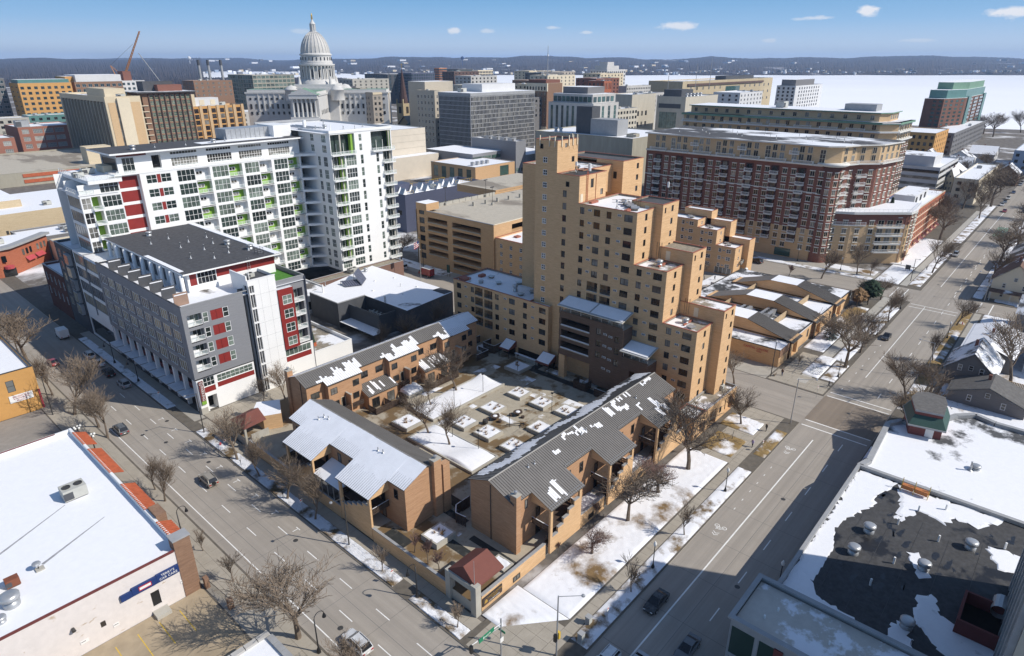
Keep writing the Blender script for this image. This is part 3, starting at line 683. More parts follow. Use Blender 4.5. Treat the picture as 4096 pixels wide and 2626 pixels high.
planter(54.6,50.6,2.2,3.0,.35,'low concrete planter with metal grates beside the gateway',None)
planter(107.5,106.0,4,3.6,.6,'low snowy planter in the shaded corner by the brick wing',None);planter(110.6,73.5,3,4,.6,'low snowy planter against the dark brick front of the tower')
def court_lawn(name,x0,x1,y0,y1,label):
    t=thing('raised_lawn',label,'lawn',((x0+x1)/2,(y0+y1)/2,ZC));m=MB();w=.3
    m.box(x0,x1,y0,y0+w,ZC,ZC+.5,'concrete');m.box(x0,x1,y1-w,y1,ZC,ZC+.5,'concrete');m.box(x0,x0+w,y0+w,y1-w,ZC,ZC+.5,'concrete');m.box(x1-w,x1,y0+w,y1-w,ZC,ZC+.5,'concrete');part('kerb',m,t)
    m=MB();n=26
    hum=[(random.uniform(x0,x1),random.uniform(y0,y1)) for _ in range(3)]
    for i in range(n+1):
        for j in range(n+1):
            x,y=x0+w+(x1-x0-2*w)*i/n,y0+w+(y1-y0-2*w)*j/n;e=i in (0,n) or j in (0,n)
            m.v.append((x,y,ZC+.36+(0 if e else random.uniform(0,.06)+sum(.5*math.exp(-((x-a)**2+(y-b)**2)/8) for a,b in hum))))
    for i in range(n):
        for j in range(n): a=i*(n+1)+j;m.f.append((a,a+n+1,a+n+2,a+1));m.m.append(m.mi('court_snow'))
    o=part('snow',m,t,True)
court_lawn('l',75.2,97,88.3,95.6,'long raised snow lawn before the brick terrace with patios');court_lawn('l',67.5,74.5,69.5,87.3,'raised snow lawn behind the snow covered townhouse roof');court_lawn('l',78.4,83.2,99.8,103.6,'small raised snow bed between the two picket patios')
def court_lamp(x,y,h,label,z=ZC):
    t=thing('path_lamp',label,'lamp',(x,y,z),'slim lamps in the courtyard');m=MB();m.tube((x,y,z),(x,y,z+h),.06,.05,6);m.lathe((x,y,z),[(.22,0),(.22,.1),(.08,.2)],8,'dark_metal');part('post',m,t)
    m=MB();m.lathe((x,y,z+h),[(.1,0),(.3,.05),(.3,.2),(.05,.32)],8,'black_metal');part('lamp_head',m,t)
for x,y,l in ((82.3,89.5,'slim black lamp at the middle of the long lawn'),(91,89.4,'slim black lamp at the far end of the long lawn'),(73.5,73.7,'slim black lamp at the lawn edge nearest the striped roof'),(73.5,80.8,'slim black lamp between the bare trees and the near planters'),(103.6,90.2,'slim black lamp beside the shaded planter'),(94.2,72.5,'slim black lamp among the far sunlit planters')): court_lamp(x,y,4.6,l)
def picnic(x,y,label):
    t=thing('round_table',label,'table',(x,y,ZC),'round concrete tables in the courtyard');m=MB();m.lathe((x,y,ZC),[(.35,0),(.25,.7),(1.0,.72),(1.0,.84)],12,'wood_dark');part('table_top',m,t)
    for k in range(3):
        a=k*2.1+.4;m=MB();m.lathe((x+1.5*math.cos(a),y+1.5*math.sin(a),ZC),[(.35,0),(.4,.45)],8,'wood_dark');part('stool',m,t)
    m=MB();m.sphere((x,y,ZC+.86),.5,8,'snow',.25);part('snow',m,t)
picnic(88.8,77.2,'round brown table with snow on top in the middle of the court');picnic(84.4,79.6,'round brown table half buried in melting snow near the bin')
t=thing('litter_bin','dark round bin standing in a puddle of the courtyard','bin',(81.8,79.9,ZC));m=MB();m.lathe((81.8,79.9,ZC),[(.5,0),(.62,.5),(.5,.95),(.3,1.)],12,'dark_metal');part('body',m,t)
t=thing('play_frame','dark metal climbing frame beside a pole in the courtyard','play frame',(85.2,74.6,ZC));m=MB();m.tube((84.2,75.4,ZC),(84.2,75.4,ZC+3.2),.06);m.tube((84,76.2,ZC+.3),(86.4,73.4,ZC+.7),.09)
for k in range(6): a=k*1.05;m.tube((86.2,73.6,ZC+.6),(86.2+.9*math.cos(a),73.6+.9*math.sin(a),ZC+.1),.05)
part('frame',m,t)
t=thing('bench','low concrete bench at the foot of a courtyard lamp','bench',(95.2,71.6,ZC));m=MB();m.box(94.6,96.2,71.4,71.9,ZC+.4,ZC+.5,'concrete');m.box(94.7,94.9,71.45,71.85,ZC,ZC+.4,'concrete');m.box(95.9,96.1,71.45,71.85,ZC,ZC+.4,'concrete');part('seat',m,t)
# ---------------------------------------------------------------- townhouses
def townhouse(name,label,ax,s0,s1,tb,ti,tr,tk,zb,zi,zr,bays,brickm,snow_front=None,snow_back=None,zbay0=None,ffill=None):
    """ridge along ax; bays = [(sa, sb)]; tb/ti/tr/tk = eave line of bays, inner wall, ridge, back wall"""
    W=(lambda s,t,z: (s,t,z)) if ax=='x' else (lambda s,t,z: (t,s,z))
    rt=thing(name,label,'townhouses',W((s0+s1)/2,tr,zb));k=(zr-zi)/(tr-ti)
    zf=lambda t: zi+k*(t-ti);zk=lambda t: zr-k*(t-tr);ov=.32;zt=.02
    fF,fB=('S','N') if ax=='x' else ('W','E')
    wb=MB();inner=[]
    e=s0
    for a,b in bays+[(s1,s1)]:
        if a-e > .01: inner.append((e,a))
        e=b
    # inner front wall all along (behind the bays too), back wall, gable ends
    holes=[]
    if ffill: holes=ffill['inner']
    facade(wb,fF,ti,s0,s1,zb,zi-zt,brickm,[h[:5]+(None,) for h in holes])
    facade(wb,fB,tk,s0,s1,zb,zk(tk)-zt,brickm)
    for s in (s0,s1): wb.quad([W(s,ti,zb),W(s,tk,zb),W(s,tk,zk(tk)-zt),W(s,tr,zr-zt),W(s,ti,zi-zt)],brickm)
    part('wall',wb,rt)
    # roof panels with raised seams; each panel is a piece
    cache={}
    def panel(s,wd,ta,za,tz,zz):
        key=(round(wd,3),round(ta,2),round(tz,2))
        if key not in cache:
            m=MB();g=.035
            def P(a,t,z,up): return W(a,t-ta,z-za+up)
            A=[P(0,ta,za,0),P(wd,ta,za,0),P(wd,tz,zz,0),P(0,tz,zz,0)];m.quad(A,'metal_roof')
            B=[P(0,ta,za,.0),P(g,ta,za,.0),P(g,ta,za,.075),P(0,ta,za,.075)];C=[P(0,tz,zz,0),P(g,tz,zz,0),P(g,tz,zz,.075),P(0,tz,zz,.075)]
            m.quad([B[3],B[2],C[2],C[3]],'metal_roof');m.quad([B[0],B[3],C[3],C[0]],'seam_dark');m.quad([B[1],B[2],C[2],C[1]],'seam_dark');m.quad(B,'metal_roof')
            m.quad([P(0,ta,za,0),P(wd,ta,za,0),P(wd,ta,za,-.16),P(0,ta,za,-.16)],'dark_metal')
            cache[key]=m.mesh('roof_panel')
        link('roof_panel',cache[key],rt,W(s,ta,za))
    sn=MB()
    def snow_strip(s,wd,ta,tz,f0,f1,zfun,th=.09):
        a=ta+(tz-ta)*f0;b=ta+(tz-ta)*f1;x0,x1=(s,s+wd) if f0==0 and f1 > .97 else (s+.05,s+wd-.015)
        if x0==s: th=.11+random.uniform(0,.012)
        p=[W(x0,a,zfun(a)+th*.4),W(x1,a,zfun(a)+th*.4),W(x1,b,zfun(b)+th),W(x0,b,zfun(b)+th)]
        sn.quad(p,'snow');q=[W(x0,a,zfun(a)),W(x1,a,zfun(a))];sn.quad([q[0],q[1],p[1],p[0]],'snow')
        sn.quad([W(x0,a,zfun(a)),W(x0,b,zfun(b)),p[3],p[0]],'snow');sn.quad([W(x1,a,zfun(a)),W(x1,b,zfun(b)),p[2],p[1]],'snow')
    def strips(a,b,te,front):
        n=max(1,round((b-a)/.47));wd=(b-a)/n
        for i in range(n):
            s=a+wd*i;zfun=zf if front else zk
            panel(s,wd,te,zfun(te),tr,zr)
            fn=snow_front if front else snow_back
            if fn:
                for f0,f1 in fn(s+wd/2): snow_strip(s,wd,te,tr,f0,f1,zfun)
    for a,b in inner: strips(a-(ov if a==s0 else -ov),b+(ov if b==s1 else -ov),ti-ov,True)
    for a,b in bays: strips(a-ov,b+ov,tb-ov,True)
    strips(s0-ov,s1+ov,tk+ov,False)
    if sn.f: part('roof_snow',sn,rt,kind='stuff')
    m=MB();c=W(1,0,0)
    a,b=W(s0-ov,tr-.12,zr+.05),W(s1+ov,tr-.12,zr+.05)
    m.quad([W(s0-ov,tr-.16,zr+.03),W(s1+ov,tr-.16,zr+.03),W(s1+ov,tr,zr+.13),W(s0-ov,tr,zr+.13)],'ridge_metal');m.quad([W(s0-ov,tr+.16,zr+.03),W(s1+ov,tr+.16,zr+.03),W(s1+ov,tr,zr+.13),W(s0-ov,tr,zr+.13)],'ridge_metal');part('ridge_cap',m,rt)
    return rt,W,zf,zk,k
def pickets(par,W,pts,z,h=1.5,mat='wood_dark',name='fence',snow=False,key={}):
    """board fence along pts; every board is a piece of the fence"""
    m=MB();rl=[]
    for (a,b),(c,d) in zip(pts,pts[1:]):
        for zz in (z+.3,z+h-.3):
            dx,dy=(c-a,d-b);L=math.hypot(dx,dy);nx,ny=-dy/L*.03,dx/L*.03
            p=[W(a+nx,b+ny,zz),W(c+nx,d+ny,zz),W(c-nx,d-ny,zz),W(a-nx,b-ny,zz)];q=[(x,y,u+.09) for x,y,u in p]
            m.quad(q,mat);m.quad([p[0],p[1],q[1],q[0]],mat);m.quad([p[3],p[2],q[2],q[3]],mat)
    if snow:
        for (a,b),(c,d) in zip(pts,pts[1:]):
            dx,dy=(c-a,d-b);L=math.hypot(dx,dy);nx,ny=-dy/L*.07,dx/L*.07
            m.quad([W(a+nx,b+ny,z+h+.05),W(c+nx,d+ny,z+h+.05),W(c-nx,d-ny,z+h+.05),W(a-nx,b-ny,z+h+.05)],'snow')
    f=part(name,m,par)
    for (a,b),(c,d) in zip(pts,pts[1:]):
        L=math.hypot(c-a,d-b);n=max(1,int(L/.26))
        for i in range(n):
            s,t=a+(c-a)*(i+.5)/n,b+(d-b)*(i+.5)/n;p=W(s,t,z)
            horiz=abs(W(c,d,0)[0]-W(a,b,0)[0]) > abs(W(c,d,0)[1]-W(a,b,0)[1]);kk=(horiz,h,mat)
            if kk not in key:
                q=MB();q.box(*((-.09,.09,-.03,.03) if horiz else (-.03,.03,-.09,.09)),.05,h,mat);key[kk]=q.mesh('fence_board')
            sub('fence_board',key[kk],f,p)
    return f
def chimney(par,x0,x1,y0,y1,z0,z1,mat):
    m=MB();m.box(x0,x1,y0,y1,z0,z1,mat);m.box(x0-.08,x1+.08,y0-.08,y1+.08,z1,z1+.15,'concrete');cx,cy=(x0+x1)/2,(y0+y1)/2
    m.lathe((cx,cy,z1+.15),[(.22,0),(.22,.35),(.3,.38),(.3,.5),(.05,.6)],8,'galvanised');part('chimney',m,par)
def porch(rt,W,zf,zb,sa,sb,tb,ti,zlow,brickm,flip,faceF,faceL):
    """carved brick bay in front of the inner wall: corner piers, header, stepped parapet, stairs and balconies behind"""
    zt=zf(tb)-.03;d=.34;ph=.55
    m=MB()
    def bx(a,b,t0,t1,z0,z1,mat=brickm):
        p,q=W(a,t0,z0),W(b,t1,z1);m.box(min(p[0],q[0]),max(p[0],q[0]),min(p[1],q[1]),max(p[1],q[1]),z0,z1,mat)
    bx(sa,sa+.55,tb,tb+d,zlow,zt-ph);bx(sb-.55,sb,tb,tb+d,zlow,zt-ph)      # piers
    bx(sa,sb,tb,tb+d,zt-ph,zt)                                                   # header
    n=5;x0,x1=sa+.55,sb-.55
    st=[zb+2.0+(zt-ph-.55-zb-2.0)*((n-1-i) if flip else i)/n for i in range(n)]
    for i in range(n): bx(x0+(x1-x0)*i/n,x0+(x1-x0)*(i+1)/n,tb,tb+d,zlow,st[i])
    part('porch_wall',m,rt)
    for i in range(n):
        m=MB();a,b=x0+(x1-x0)*i/n,x0+(x1-x0)*(i+1)/n;bx(a+.01,b-.01,tb-.06,tb+d+.06,st[i]+.003,st[i]+.13,'coping_gray');part('coping_stone',m,rt)
    # gable cheeks above the side openings
    for s in (sa,sb):
        m=MB();m.quad([W(s,tb+d,zt-ph),W(s,ti,zt-ph),W(s,ti,zf(ti)-.03),W(s,tb+d,zf(tb+d)-.03)],brickm)
        s2=s+(.3 if s==sa else -.3);m.quad([W(s2,tb+d,zt-ph),W(s2,ti,zt-ph),W(s2,ti,zf(ti)-.03),W(s2,tb+d,zf(tb+d)-.03)],brickm);m.quad([W(s,tb+d,zt-ph),W(s,ti,zt-ph),W(s2,ti,zt-ph),W(s2,tb+d,zt-ph)],brickm);part('gable_cheek',m,rt)
    m=MB();zd=zb+2.9;bx(sa+.1,sb-.1,tb+d+.1,ti-.01,zd,zd+.2,'wood_dark');bx(sa+.1,sb-.1,tb+d+.05,ti-.01,zb-.1,zb+.02,'concrete');part('balcony_floor',m,rt)
    for s in (sa+.06,sb-.06): pickets(rt,W,[(s,tb+d+.1),(s,ti-.1)],zd+.15,1.05,name='balcony_railing',snow=True)
    for i in range(9):
        m=MB();a=x0+(x1-x0)*i/9;z=zb+.3+(zd-zb)*((8-i) if flip else i)/9;bx(a,a+(x1-x0)/9+.1,tb+d+.15,tb+d+1.15,z,z+.08,'wood_dark');part('stair_tread',m,rt)
    m=MB();pa,pb=(x0,x1) if not flip else (x1,x0);m.tube(W(pa,tb+d+1.2,zb+.9),W(pb,tb+d+1.2,zd+1.),.04,.04,4,'wood_dark');m.tube(W((sa+sb)/2,ti-1.4,zb),W((sa+sb)/2,ti-1.4,zd),.1,.1,4,'wood_dark');part('stair_rail',m,rt)
    mw=MB();
    for s in (sa+1.6,sb-1.9): 
        for z in (zb+.1,zd+.25): window(rt,faceF,ti,s,z,1.0,2.0,-.03,name='door',nx=1,nz=1,fm='wood_dark',gm='glass_sl')
# SE terrace (standing seam roof mostly clear, snow on the court side)
rs=random.Random(11)
SEP=[(63.4,66.2,.10,.34),(65.6,67.4,.3,.42),(74,79.5,.80,.93),(81,83.4,.72,.80),(86.5,89.6,.52,.9),(89.8,92,.45,.62),(89.2,95,.86,.97),(93.4,95,.55,.72),(96.4,99.3,.10,.3),(97.2,98.6,.3,.55),(99.5,103,.9,.98),(70.6,72,.5,.6)]
def sf_se(s): return [(max(.03,a+rs.uniform(-.07,.07)),min(.99,b+rs.uniform(-.08,.08))) for p,q,a,b in SEP if p < s < q and rs.random() < .85]
def sb_se(s): a=.0 if s > 66 else .3;return [(max(0,.05+.18*math.sin(s*.7)+rs.uniform(0,.2)),.52+.22*math.sin(s*.31)+rs.uniform(0,.16))] if s > 58.5 else []
SE,W_,zf_,zk_,k_=townhouse('townhouse_row','brick townhouse row with gray standing seam roof along the snowy lawn','x',57.6,105.2,47.2,51.,55.6,59.7,ZC,10.8,12.65,[(61.8,69.6),(77.4,84.8),(92.8,100.5)],'town_brick',sf_se,sb_se)
for a,b in ((61.8,69.6),(77.4,84.8),(92.8,100.5)): porch(SE,W_,zf_,ZC,a,b,47.2,51.,.9,'tan_brick',False,'S','W')
for s in (71.2,74.6,86.6,90.4,102.2): window(SE,'S',51.,s,7.4,.95,1.9,-.03,nx=1,fm='dark_metal',gm='glass_sl');window(SE,'S',51.,s,3.4,.95,1.9,-.03,nx=1,fm='dark_metal',gm='glass_sl')
window(SE,'S',51.,60.6,8.2,.6,1.6,-.03,nx=1)
chimney(SE,57.5,58.5,50.2,51.4,ZC,12.1,'town_brick')
m=MB();m.tube((57.52,55.4,ZC),(57.52,55.4,11.8),.07,.07,5,'dark_metal');part('downpipe',m,SE)
m=MB()
for a,b in ((61.6,69.8),(77.2,85),(92.6,100.7)): m.tube((a,47.0,9.35),(b,47.0,9.35),.04,.04,4,'galvanised');m.tube((a,47.4,9.5),(b,47.4,9.5),.04,.04,4,'galvanised')
for a in (71.,87.): m.tube((69.9 if a < 80 else 85.2,50.9,11.0),(77.0 if a < 80 else 92.4,50.9,11.0),.04,.04,4,'galvanised')
part('snow_guard',m,SE)
for x,y in ((78,53.6),(79.5,53.7),(64.6,54),(95.2,53.5),(66,53.9)): vent(SE,x,y,zf_(y),.5,.13)
bed('planter_snow',rect(70.2,77.2,48.2,50.9),ZC+.2,ZC+.4,'snow',n=14);bed('planter_snow',rect(85.2,92.6,48.2,50.9),ZC+.2,ZC+.4,'snow',n=14)
pickets(SE,W_,[(56.9,60.2),(56.6,62.2),(58,63.6),(61,63.6)],ZC,2.0,name='patio_fence',snow=True)
# SW terrace (snow-covered street slope, bare court slope)
def sf_sw(s): return [(.0,.985)]
SW,W_,zf_,zk_,k_=townhouse('townhouse_row','brick townhouse row under unbroken roof snow along the wide street','y',66.4,98.4,46.3,50.1,54.5,58.6,ZC,9.95,11.8,[(70.4,78.6),(86.1,94.5)],'town_brick',sf_sw,None)
for a,b in ((70.4,78.6),(86.1,94.5)): porch(SW,W_,zf_,ZC,a,b,46.3,50.1,.3,'tan_brick',True,'W','S')
for s in (68.6,80.4,83.6,96.6): window(SW,'W',50.1,s,7.,.95,1.7,-.03,nx=1,fm='dark_metal',gm='glass_sl')
chimney(SW,55.5,57.0,65.6,66.6,ZC,12.3,'town_brick')
m=MB();m.box(57.2,58.6,65.4,66.4,ZC,11.,'town_brick');part('chimney_breast',m,SW)
for x,y in ((53,92),(53.1,90.8),(52.8,76.2),(52.9,75),(52.2,92.6)): vent(SW,x,y,zf_(x)+.05,.55,.16)
# glazed porch between the two bays, with a snowy lean-to roof
m=MB();z1=6.9
m.quad([(46.3,78.7,5.6),(46.3,86.,5.6),(50.05,86.,z1),(50.05,78.7,z1)],'snow');m.quad([(46.3,78.7,5.45),(46.3,86.,5.45),(50.05,86.,z1-.15),(50.05,78.7,z1-.15)],'wood_dark');part('porch_roof',m,SW)
m=MB();m.quad([(46.45,78.8,2.6),(46.45,85.9,2.6),(46.45,85.9,5.5),(46.45,78.8,5.5)],'glass_dark');part('glazing',m,SW)
for i in range(5): m=MB();y=78.85+i*1.72;m.box(46.36,46.44,y,y+.1,2.6,5.5,'galvanised');part('mullion',m,SW)
pickets(SW,W_,[(66.,59.2),(63.4,59.2),(63.4,61.)],ZC,2.2,name='patio_fence')
# NW terrace (facing the court)
def sf_nw(s):
    ph=(s-57.6) % 15.6
    if s > 96: return [(.0,.98)]
    if 3.5 < ph < 13.2: return [(.02,max(.1,min(.8,.30+.055*(ph-3.5)+.16*math.sin(ph*1.9)+rs.uniform(-.14,.14))))]
    return [(0.02,.16)] if 2.5 < ph < 3.5 else []
def sb_nw(s): return [(0.,.9+rs.uniform(-.12,.1))]
NW,W_,zf_,zk_,k_=townhouse('townhouse_row','brick townhouse row with picket patios facing the snowy court','x',57.6,105.4,104.1,105.5,108.7,112.,ZC,10.8,12.1,[(61.6,69.6),(77.1,85.3),(92.8,101.1)],'town_brick',sf_nw,sb_nw)
for a,b in ((61.6,69.6),(77.1,85.3),(92.8,101.1)):
    wb=MB();facade(wb,'S',104.1,a,b,ZC,zf_(104.1)-.03,'town_brick')
    for s in (a,b): wb.quad([W_(s,104.1,ZC),W_(s,105.5,ZC),W_(s,105.5,10.75),W_(s,104.1,zf_(104.1)-.03)],'town_brick')
    part('bay_wall',wb,NW)
for a,b in ((61.6,69.6),(77.1,85.3),(92.8,101.1)):
    for s,z in ((a+1.3,7.6),(b-1.4,7.6),(a+1.5,4.6),(b-1.6,4.7)): window(NW,'S',104.1,s,z,1.5,1.4,-.03,gm='glass_sl')
    for s in (a+3.2,b-3.2): window(NW,'S',104.1,s,4.0,1.0,2.3,-.03,name='door',nx=1,fm='cream',gm='void_warm')
    m=MB();m.box(a+3.9,b-3.9,102.3,104.1,ZC,7.0,'town_brick');m.box(a+3.8,b-3.8,102.2,104.1,7.0,7.12,'concrete');part('party_wall',m,NW)
    m=MB();m.box(a+1.9,b-.9,102.5,104.1,3.75,3.9,'wood_dark');part('balcony_floor',m,NW)
    pickets(NW,W_,[(a+1.9,102.5),(b-.9,102.5)],3.8,1.05,name='balcony_railing')
    # lean-to over the ground-floor patio doors of the next recess, and its picket patio
    c,d=b,min(b+7.5,105.3)
    if d-c > 5:
        m=MB();m.box(c,d,102.0,105.5,ZC,5.0,'town_brick');part('garden_room',m,NW)
        m=MB();m.quad([(c-.2,101.7,5.1),(d+.2,101.7,5.1),(d+.2,105.5,6.5),(c-.2,105.5,6.5)],'metal_roof');m.quad([(c-.2,101.7,5.1),(d+.2,101.7,5.1),(d+.2,101.7,4.95),(c-.2,101.7,4.95)],'dark_metal')
        m.quad([(c-.2,101.7,5.1),(c-.2,105.5,6.5),(c-.2,105.5,4.9),(c-.2,101.7,4.9)],'town_brick')
        part('lean_to_roof',m,NW)
        for i in range(17):
            m=MB();x=c+(d-c)*i/17;zz=lambda y: 5.1+(y-101.7)*.368
            m.quad([(x,101.7,5.17),(x+.04,101.7,5.17),(x+.04,105.5,6.57),(x,105.5,6.57)],'seam_dark');m.quad([(x,101.7,5.1),(x,101.7,5.17),(x,105.5,6.57),(x,105.5,6.5)],'seam_dark')
            if rs.random() < (.25 if c < 75 else .85):
                f=rs.uniform(.3,.75) if c < 75 else rs.uniform(.6,.9);y0=101.9+.7*rs.random();y1=min(105.4,y0+f*3.6);m.quad([(x+.06,y0,zz(y0)+.08),(x+.43,y0,zz(y0)+.08),(x+.43,y1,zz(y1)+.09),(x+.06,y1,zz(y1)+.09)],'snow')
            part('roof_seam',m,NW)
        for s in (c+1.7,d-1.8): window(NW,'S',102.,s,ZC+.1,1.9,2.3,-.03,name='patio_door',gm='glass_sl')
        pickets(NW,W_,[(c-.4,101.9),(c-.4,99.2),(d+.2,99.2),(d+.2,101.9)],ZC,1.6,name='patio_fence');pickets(NW,W_,[((c+d)/2,99.2),((c+d)/2,101.9)],ZC,1.6,name='patio_fence')
        for s,z in ((c+1.7,7.7),(d-1.8,7.7)): window(NW,'S',105.5,s,z,1.9,1.5,-.03,gm='glass_sl')
window(NW,'S',105.5,59.4,7.4,1.9,1.4,-.03,gm='glass_sl');window(NW,'S',105.5,103,7.4,1.5,1.4,-.03);window(NW,'S',105.5,103,4.4,1.5,1.4,-.03)
chimney(NW,57.2,58.4,111.4,112.5,ZC,12.3,'town_brick')
m=MB();m.tube((57.5,107.4,ZC),(57.5,107.4,11.3),.07,.07,5,'dark_metal');part('downpipe',m,NW)
pickets(NW,W_,[(101.8,102),(106,102),(106,105.6)],ZC,1.7,name='patio_fence',snow=True)
# small pavilion by the wide street
pv=thing('pavilion','low tan brick stair pavilion with hipped brown canopy beside the pavement','pavilion',(51,113,0))
m=MB();m.prism([(50.7,111.2),(53.8,109.6),(56.6,115),(52.8,117.5),(50.7,115)],ZC-.5,5.0,'tan_brick','snow');part('wall',m,pv)
m=MB();P=[(46.,109.7,4.6),(50.9,110.2,4.6),(51.,116.4,4.6),(46.,115.6,4.6)];r0,r1=(48.2,112.6,6.2),(50.9,113.,6.2)
m.quad([P[0],P[1],r1,r0],'brown_canopy');m.quad([P[2],P[3],r0,r1],'brown_canopy');m.quad([P[3],P[0],r0],'brown_canopy');m.quad([P[1],P[2],r1],'brown_canopy');part('canopy_roof',m,pv)
for x,y in ((46.3,110.1),(46.3,115.2)): m=MB();m.box(x-.2,x+.2,y-.2,y+.2,0,4.6,'concrete');part('column',m,pv)
m=MB();m.box(47,50.6,109.2,109.5,ZC-1,ZC+1.4,'concrete');part('parapet',m,pv)

# ================================================================ stepped brick tower and its wings
TWR=thing('stepped_tower','tall stepped tan brick apartment tower with flat snowy terraces','apartment tower',(118,72,0))
XF=112.5
def sl(par,face,c,u,z,w,h,**k): window(par,face,c,u,z,w,h,.14,gm=k.pop('gm','glass_sl'),**k)
PT=MB();PT.box(-.45,.45,-.08,0,-.22,.22,'sign_white',skip='N');
for i in range(2):
    for j in range(2): PT.box(-.38+i*.4,-.04+i*.4,-.1,-.08,-.17+j*.19,-.02+j*.19,'dark_gray',skip='N')
PTM=PT.mesh('vent_grille')
def grille(par,face,c,u,z): x,y,zz=fp(face,c,u,z,.0);link('vent_grille',PTM,par,(x,y,zz),FRZ[face])
# --- west face of the stepped slab: one coplanar wall with a stepped top
steps=[(50.8,58.6,20.4),(58.6,66.3,31.25),(66.3,80.8,42.0),(80.8,86.9,47.7),(86.9,92.9,54.5)]
cols=[]          # (u centre, width, kind) per step
mbw=MB();PIT=2.7
def rows(zt,zb=2.2): 
    n=int((zt-.6-zb)/PIT);return [zt-1.95-PIT*i-.15 for i in range(n)]
wins=[]
def addw(u,w,h,zs,kind='w'): wins.extend([(u,w,h,z,kind) for z in zs])
r1,r2,r3,r5=rows(20.4),rows(31.25),rows(42.0),rows(54.5)
addw(52.9,2.0,1.45,r1);addw(57.0,1.2,1.45,r1);addw(54.9,0,0,r1,'g')
addw(60.6,2.0,1.45,r2);addw(64.9,1.2,1.45,r2);addw(62.7,0,0,r2,'g')
addw(68.3,2.,1.45,r3);addw(73.,1.2,1.45,r3);addw(70.4,0,0,r3,'g');addw(76.0,1.6,1.45,r3);addw(77.8,0,0,r3,'g');addw(79.8,1.1,1.45,r3)
addw(84.6,1.05,1.45,[z for z in rows(47.7)[1:]]);
addw(90.2,1.2,1.2,r5[1:],'wh')
# loggias: paired recessed balconies below the eighth floor
log=[(71.6,74.3,z) for z in (r3[6]-.5,r3[7]-.5)]+[(75.0,77.8,z) for z in (r3[6]-.5,r3[7]-.5)]
BX=(59.2,82.2)   # dark brick projection in front of the lower storeys
def clash(u,z):
    for a,b,zz in log:
        if a-.8 < u < b+.8 and abs(z-.2-zz) < 1.9: return True
    return 66.0 < u < 82.6 and z < 20.2 or 59.4 < u < 66.2 and z < 14.2
wins=[q for q in wins if not clash(q[0],q[3])]
for a,b,zt in steps:
    hs=[(u-w/2,u+w/2,z,z+h,.14,None) for u,w,h,z,k in wins if w and a < u < b]
    hs +=[(p,q,z,z+2.1,1.5,'town_brick') for p,q,z in log if a < p < b]
    facade(mbw,'W',XF,a,b,0,zt,'tan_brick',hs)
D=7.2      # depth of each step to the stair block
tops=MB()
def roof(name,x0,x1,y0,y1,z,mat,ph=.35,cop='coping_red'):
    m=MB();m.quad([(x0+.25,y0+.25,z-ph),(x1-.25,y0+.25,z-ph),(x1-.25,y1-.25,z-ph),(x0+.25,y1-.25,z-ph)],mat)
    for p,q in (((x0,y0),(x1,y0)),((x1,y0),(x1,y1)),((x1,y1),(x0,y1)),((x0,y1),(x0,y0))):
        sx=.25 if p[0]==x0 else -.25;
        m.quad([(min(max(p[0],x0+.25),x1-.25),min(max(p[1],y0+.25),y1-.25),z-ph),(min(max(q[0],x0+.25),x1-.25),min(max(q[1],y0+.25),y1-.25),z-ph),(min(max(q[0],x0+.25),x1-.25),min(max(q[1],y0+.25),y1-.25),z),(min(max(p[0],x0+.25),x1-.25),min(max(p[1],y0+.25),y1-.25),z)],'gravel_roof')
    part('roof',m,TWR_)
    m=MB();o=.05
    m.box(x0-o,x1+o,y0-o,y0+.25,z+.003,z+.11,cop);m.box(x0-o,x1+o,y1-.25,y1+o,z+.003,z+.11,cop);m.box(x0-o,x0+.25,y0+.25,y1-.25,z+.003,z+.11,cop);m.box(x1-.25,x1+o,y0+.25,y1-.25,z+.003,z+.11,cop)
    part('coping',m,TWR_)
TWR_=TWR
south=MB()
def face_s(mb,y,x0,x1,z0,z1,ws=(),mat='tan_brick'):
    hs=[(u-w/2,u+w/2,z,z+h,.14,None) for u,w,h,z in ws];facade(mb,'S',y,x0,x1,z0,z1,mat,hs)
    for u,w,h,z in ws: sl(TWR,'S',y,u,z,w,h,nx=1)
for (a,b,zt),prev in zip(steps[:3],(0,20.4,31.25)):
    zs=[z for z in rows(zt) if z > prev+.4]
    face_s(south,a,XF,XF+D,0 if prev==0 else prev-.4,zt,[(XF+3.6,.95,1.4,z) for z in zs])
face_s(south,80.8,XF,122.6,41.6,47.7,[(117.2,1.1,1.9,44.8),(121,1.,1.3,42.8)]);face_s(south,86.9,XF,119.9,47.3,54.5,[(118.2,1.0,1.2,49.6),(115.6,.9,.9,52.9)])
# rear bodies, east and north sides
for x0,x1,y0,y1,z in ((XF,128,50.8,58.6,20.4),(XF,128,58.6,66.3,31.25),(XF,128,66.3,92.9,42.),(XF,122.6,80.8,86.9,47.7),(XF,119.9,86.9,92.9,54.5)):
    facade(south,'E',x1,y0,y1,0,z,'tan_brick');facade(south,'N',y1,x0,x1,0,z,'tan_brick')
part('wall',mbw,TWR);part('wall',south,TWR)
for u,w,h,z,k in wins:
    if k=='g': grille(TWR,'W',XF,u,z+1.05)
    elif k=='wh': window(TWR,'W',XF,u,z,w,h,.1,nx=2,nz=2,fm='white_panel',gm='glass_sl',ft=.1)
    else: sl(TWR,'W',XF,u,z,w,h,nx=2 if w > 1.1 else 2)
window(TWR,'W',XF,83.9,45.2,.9,1.1,-.02,nx=1,gm='void');window(TWR,'W',XF,91.2,52.6,.8,1.0,-.02,nx=1,gm='void')
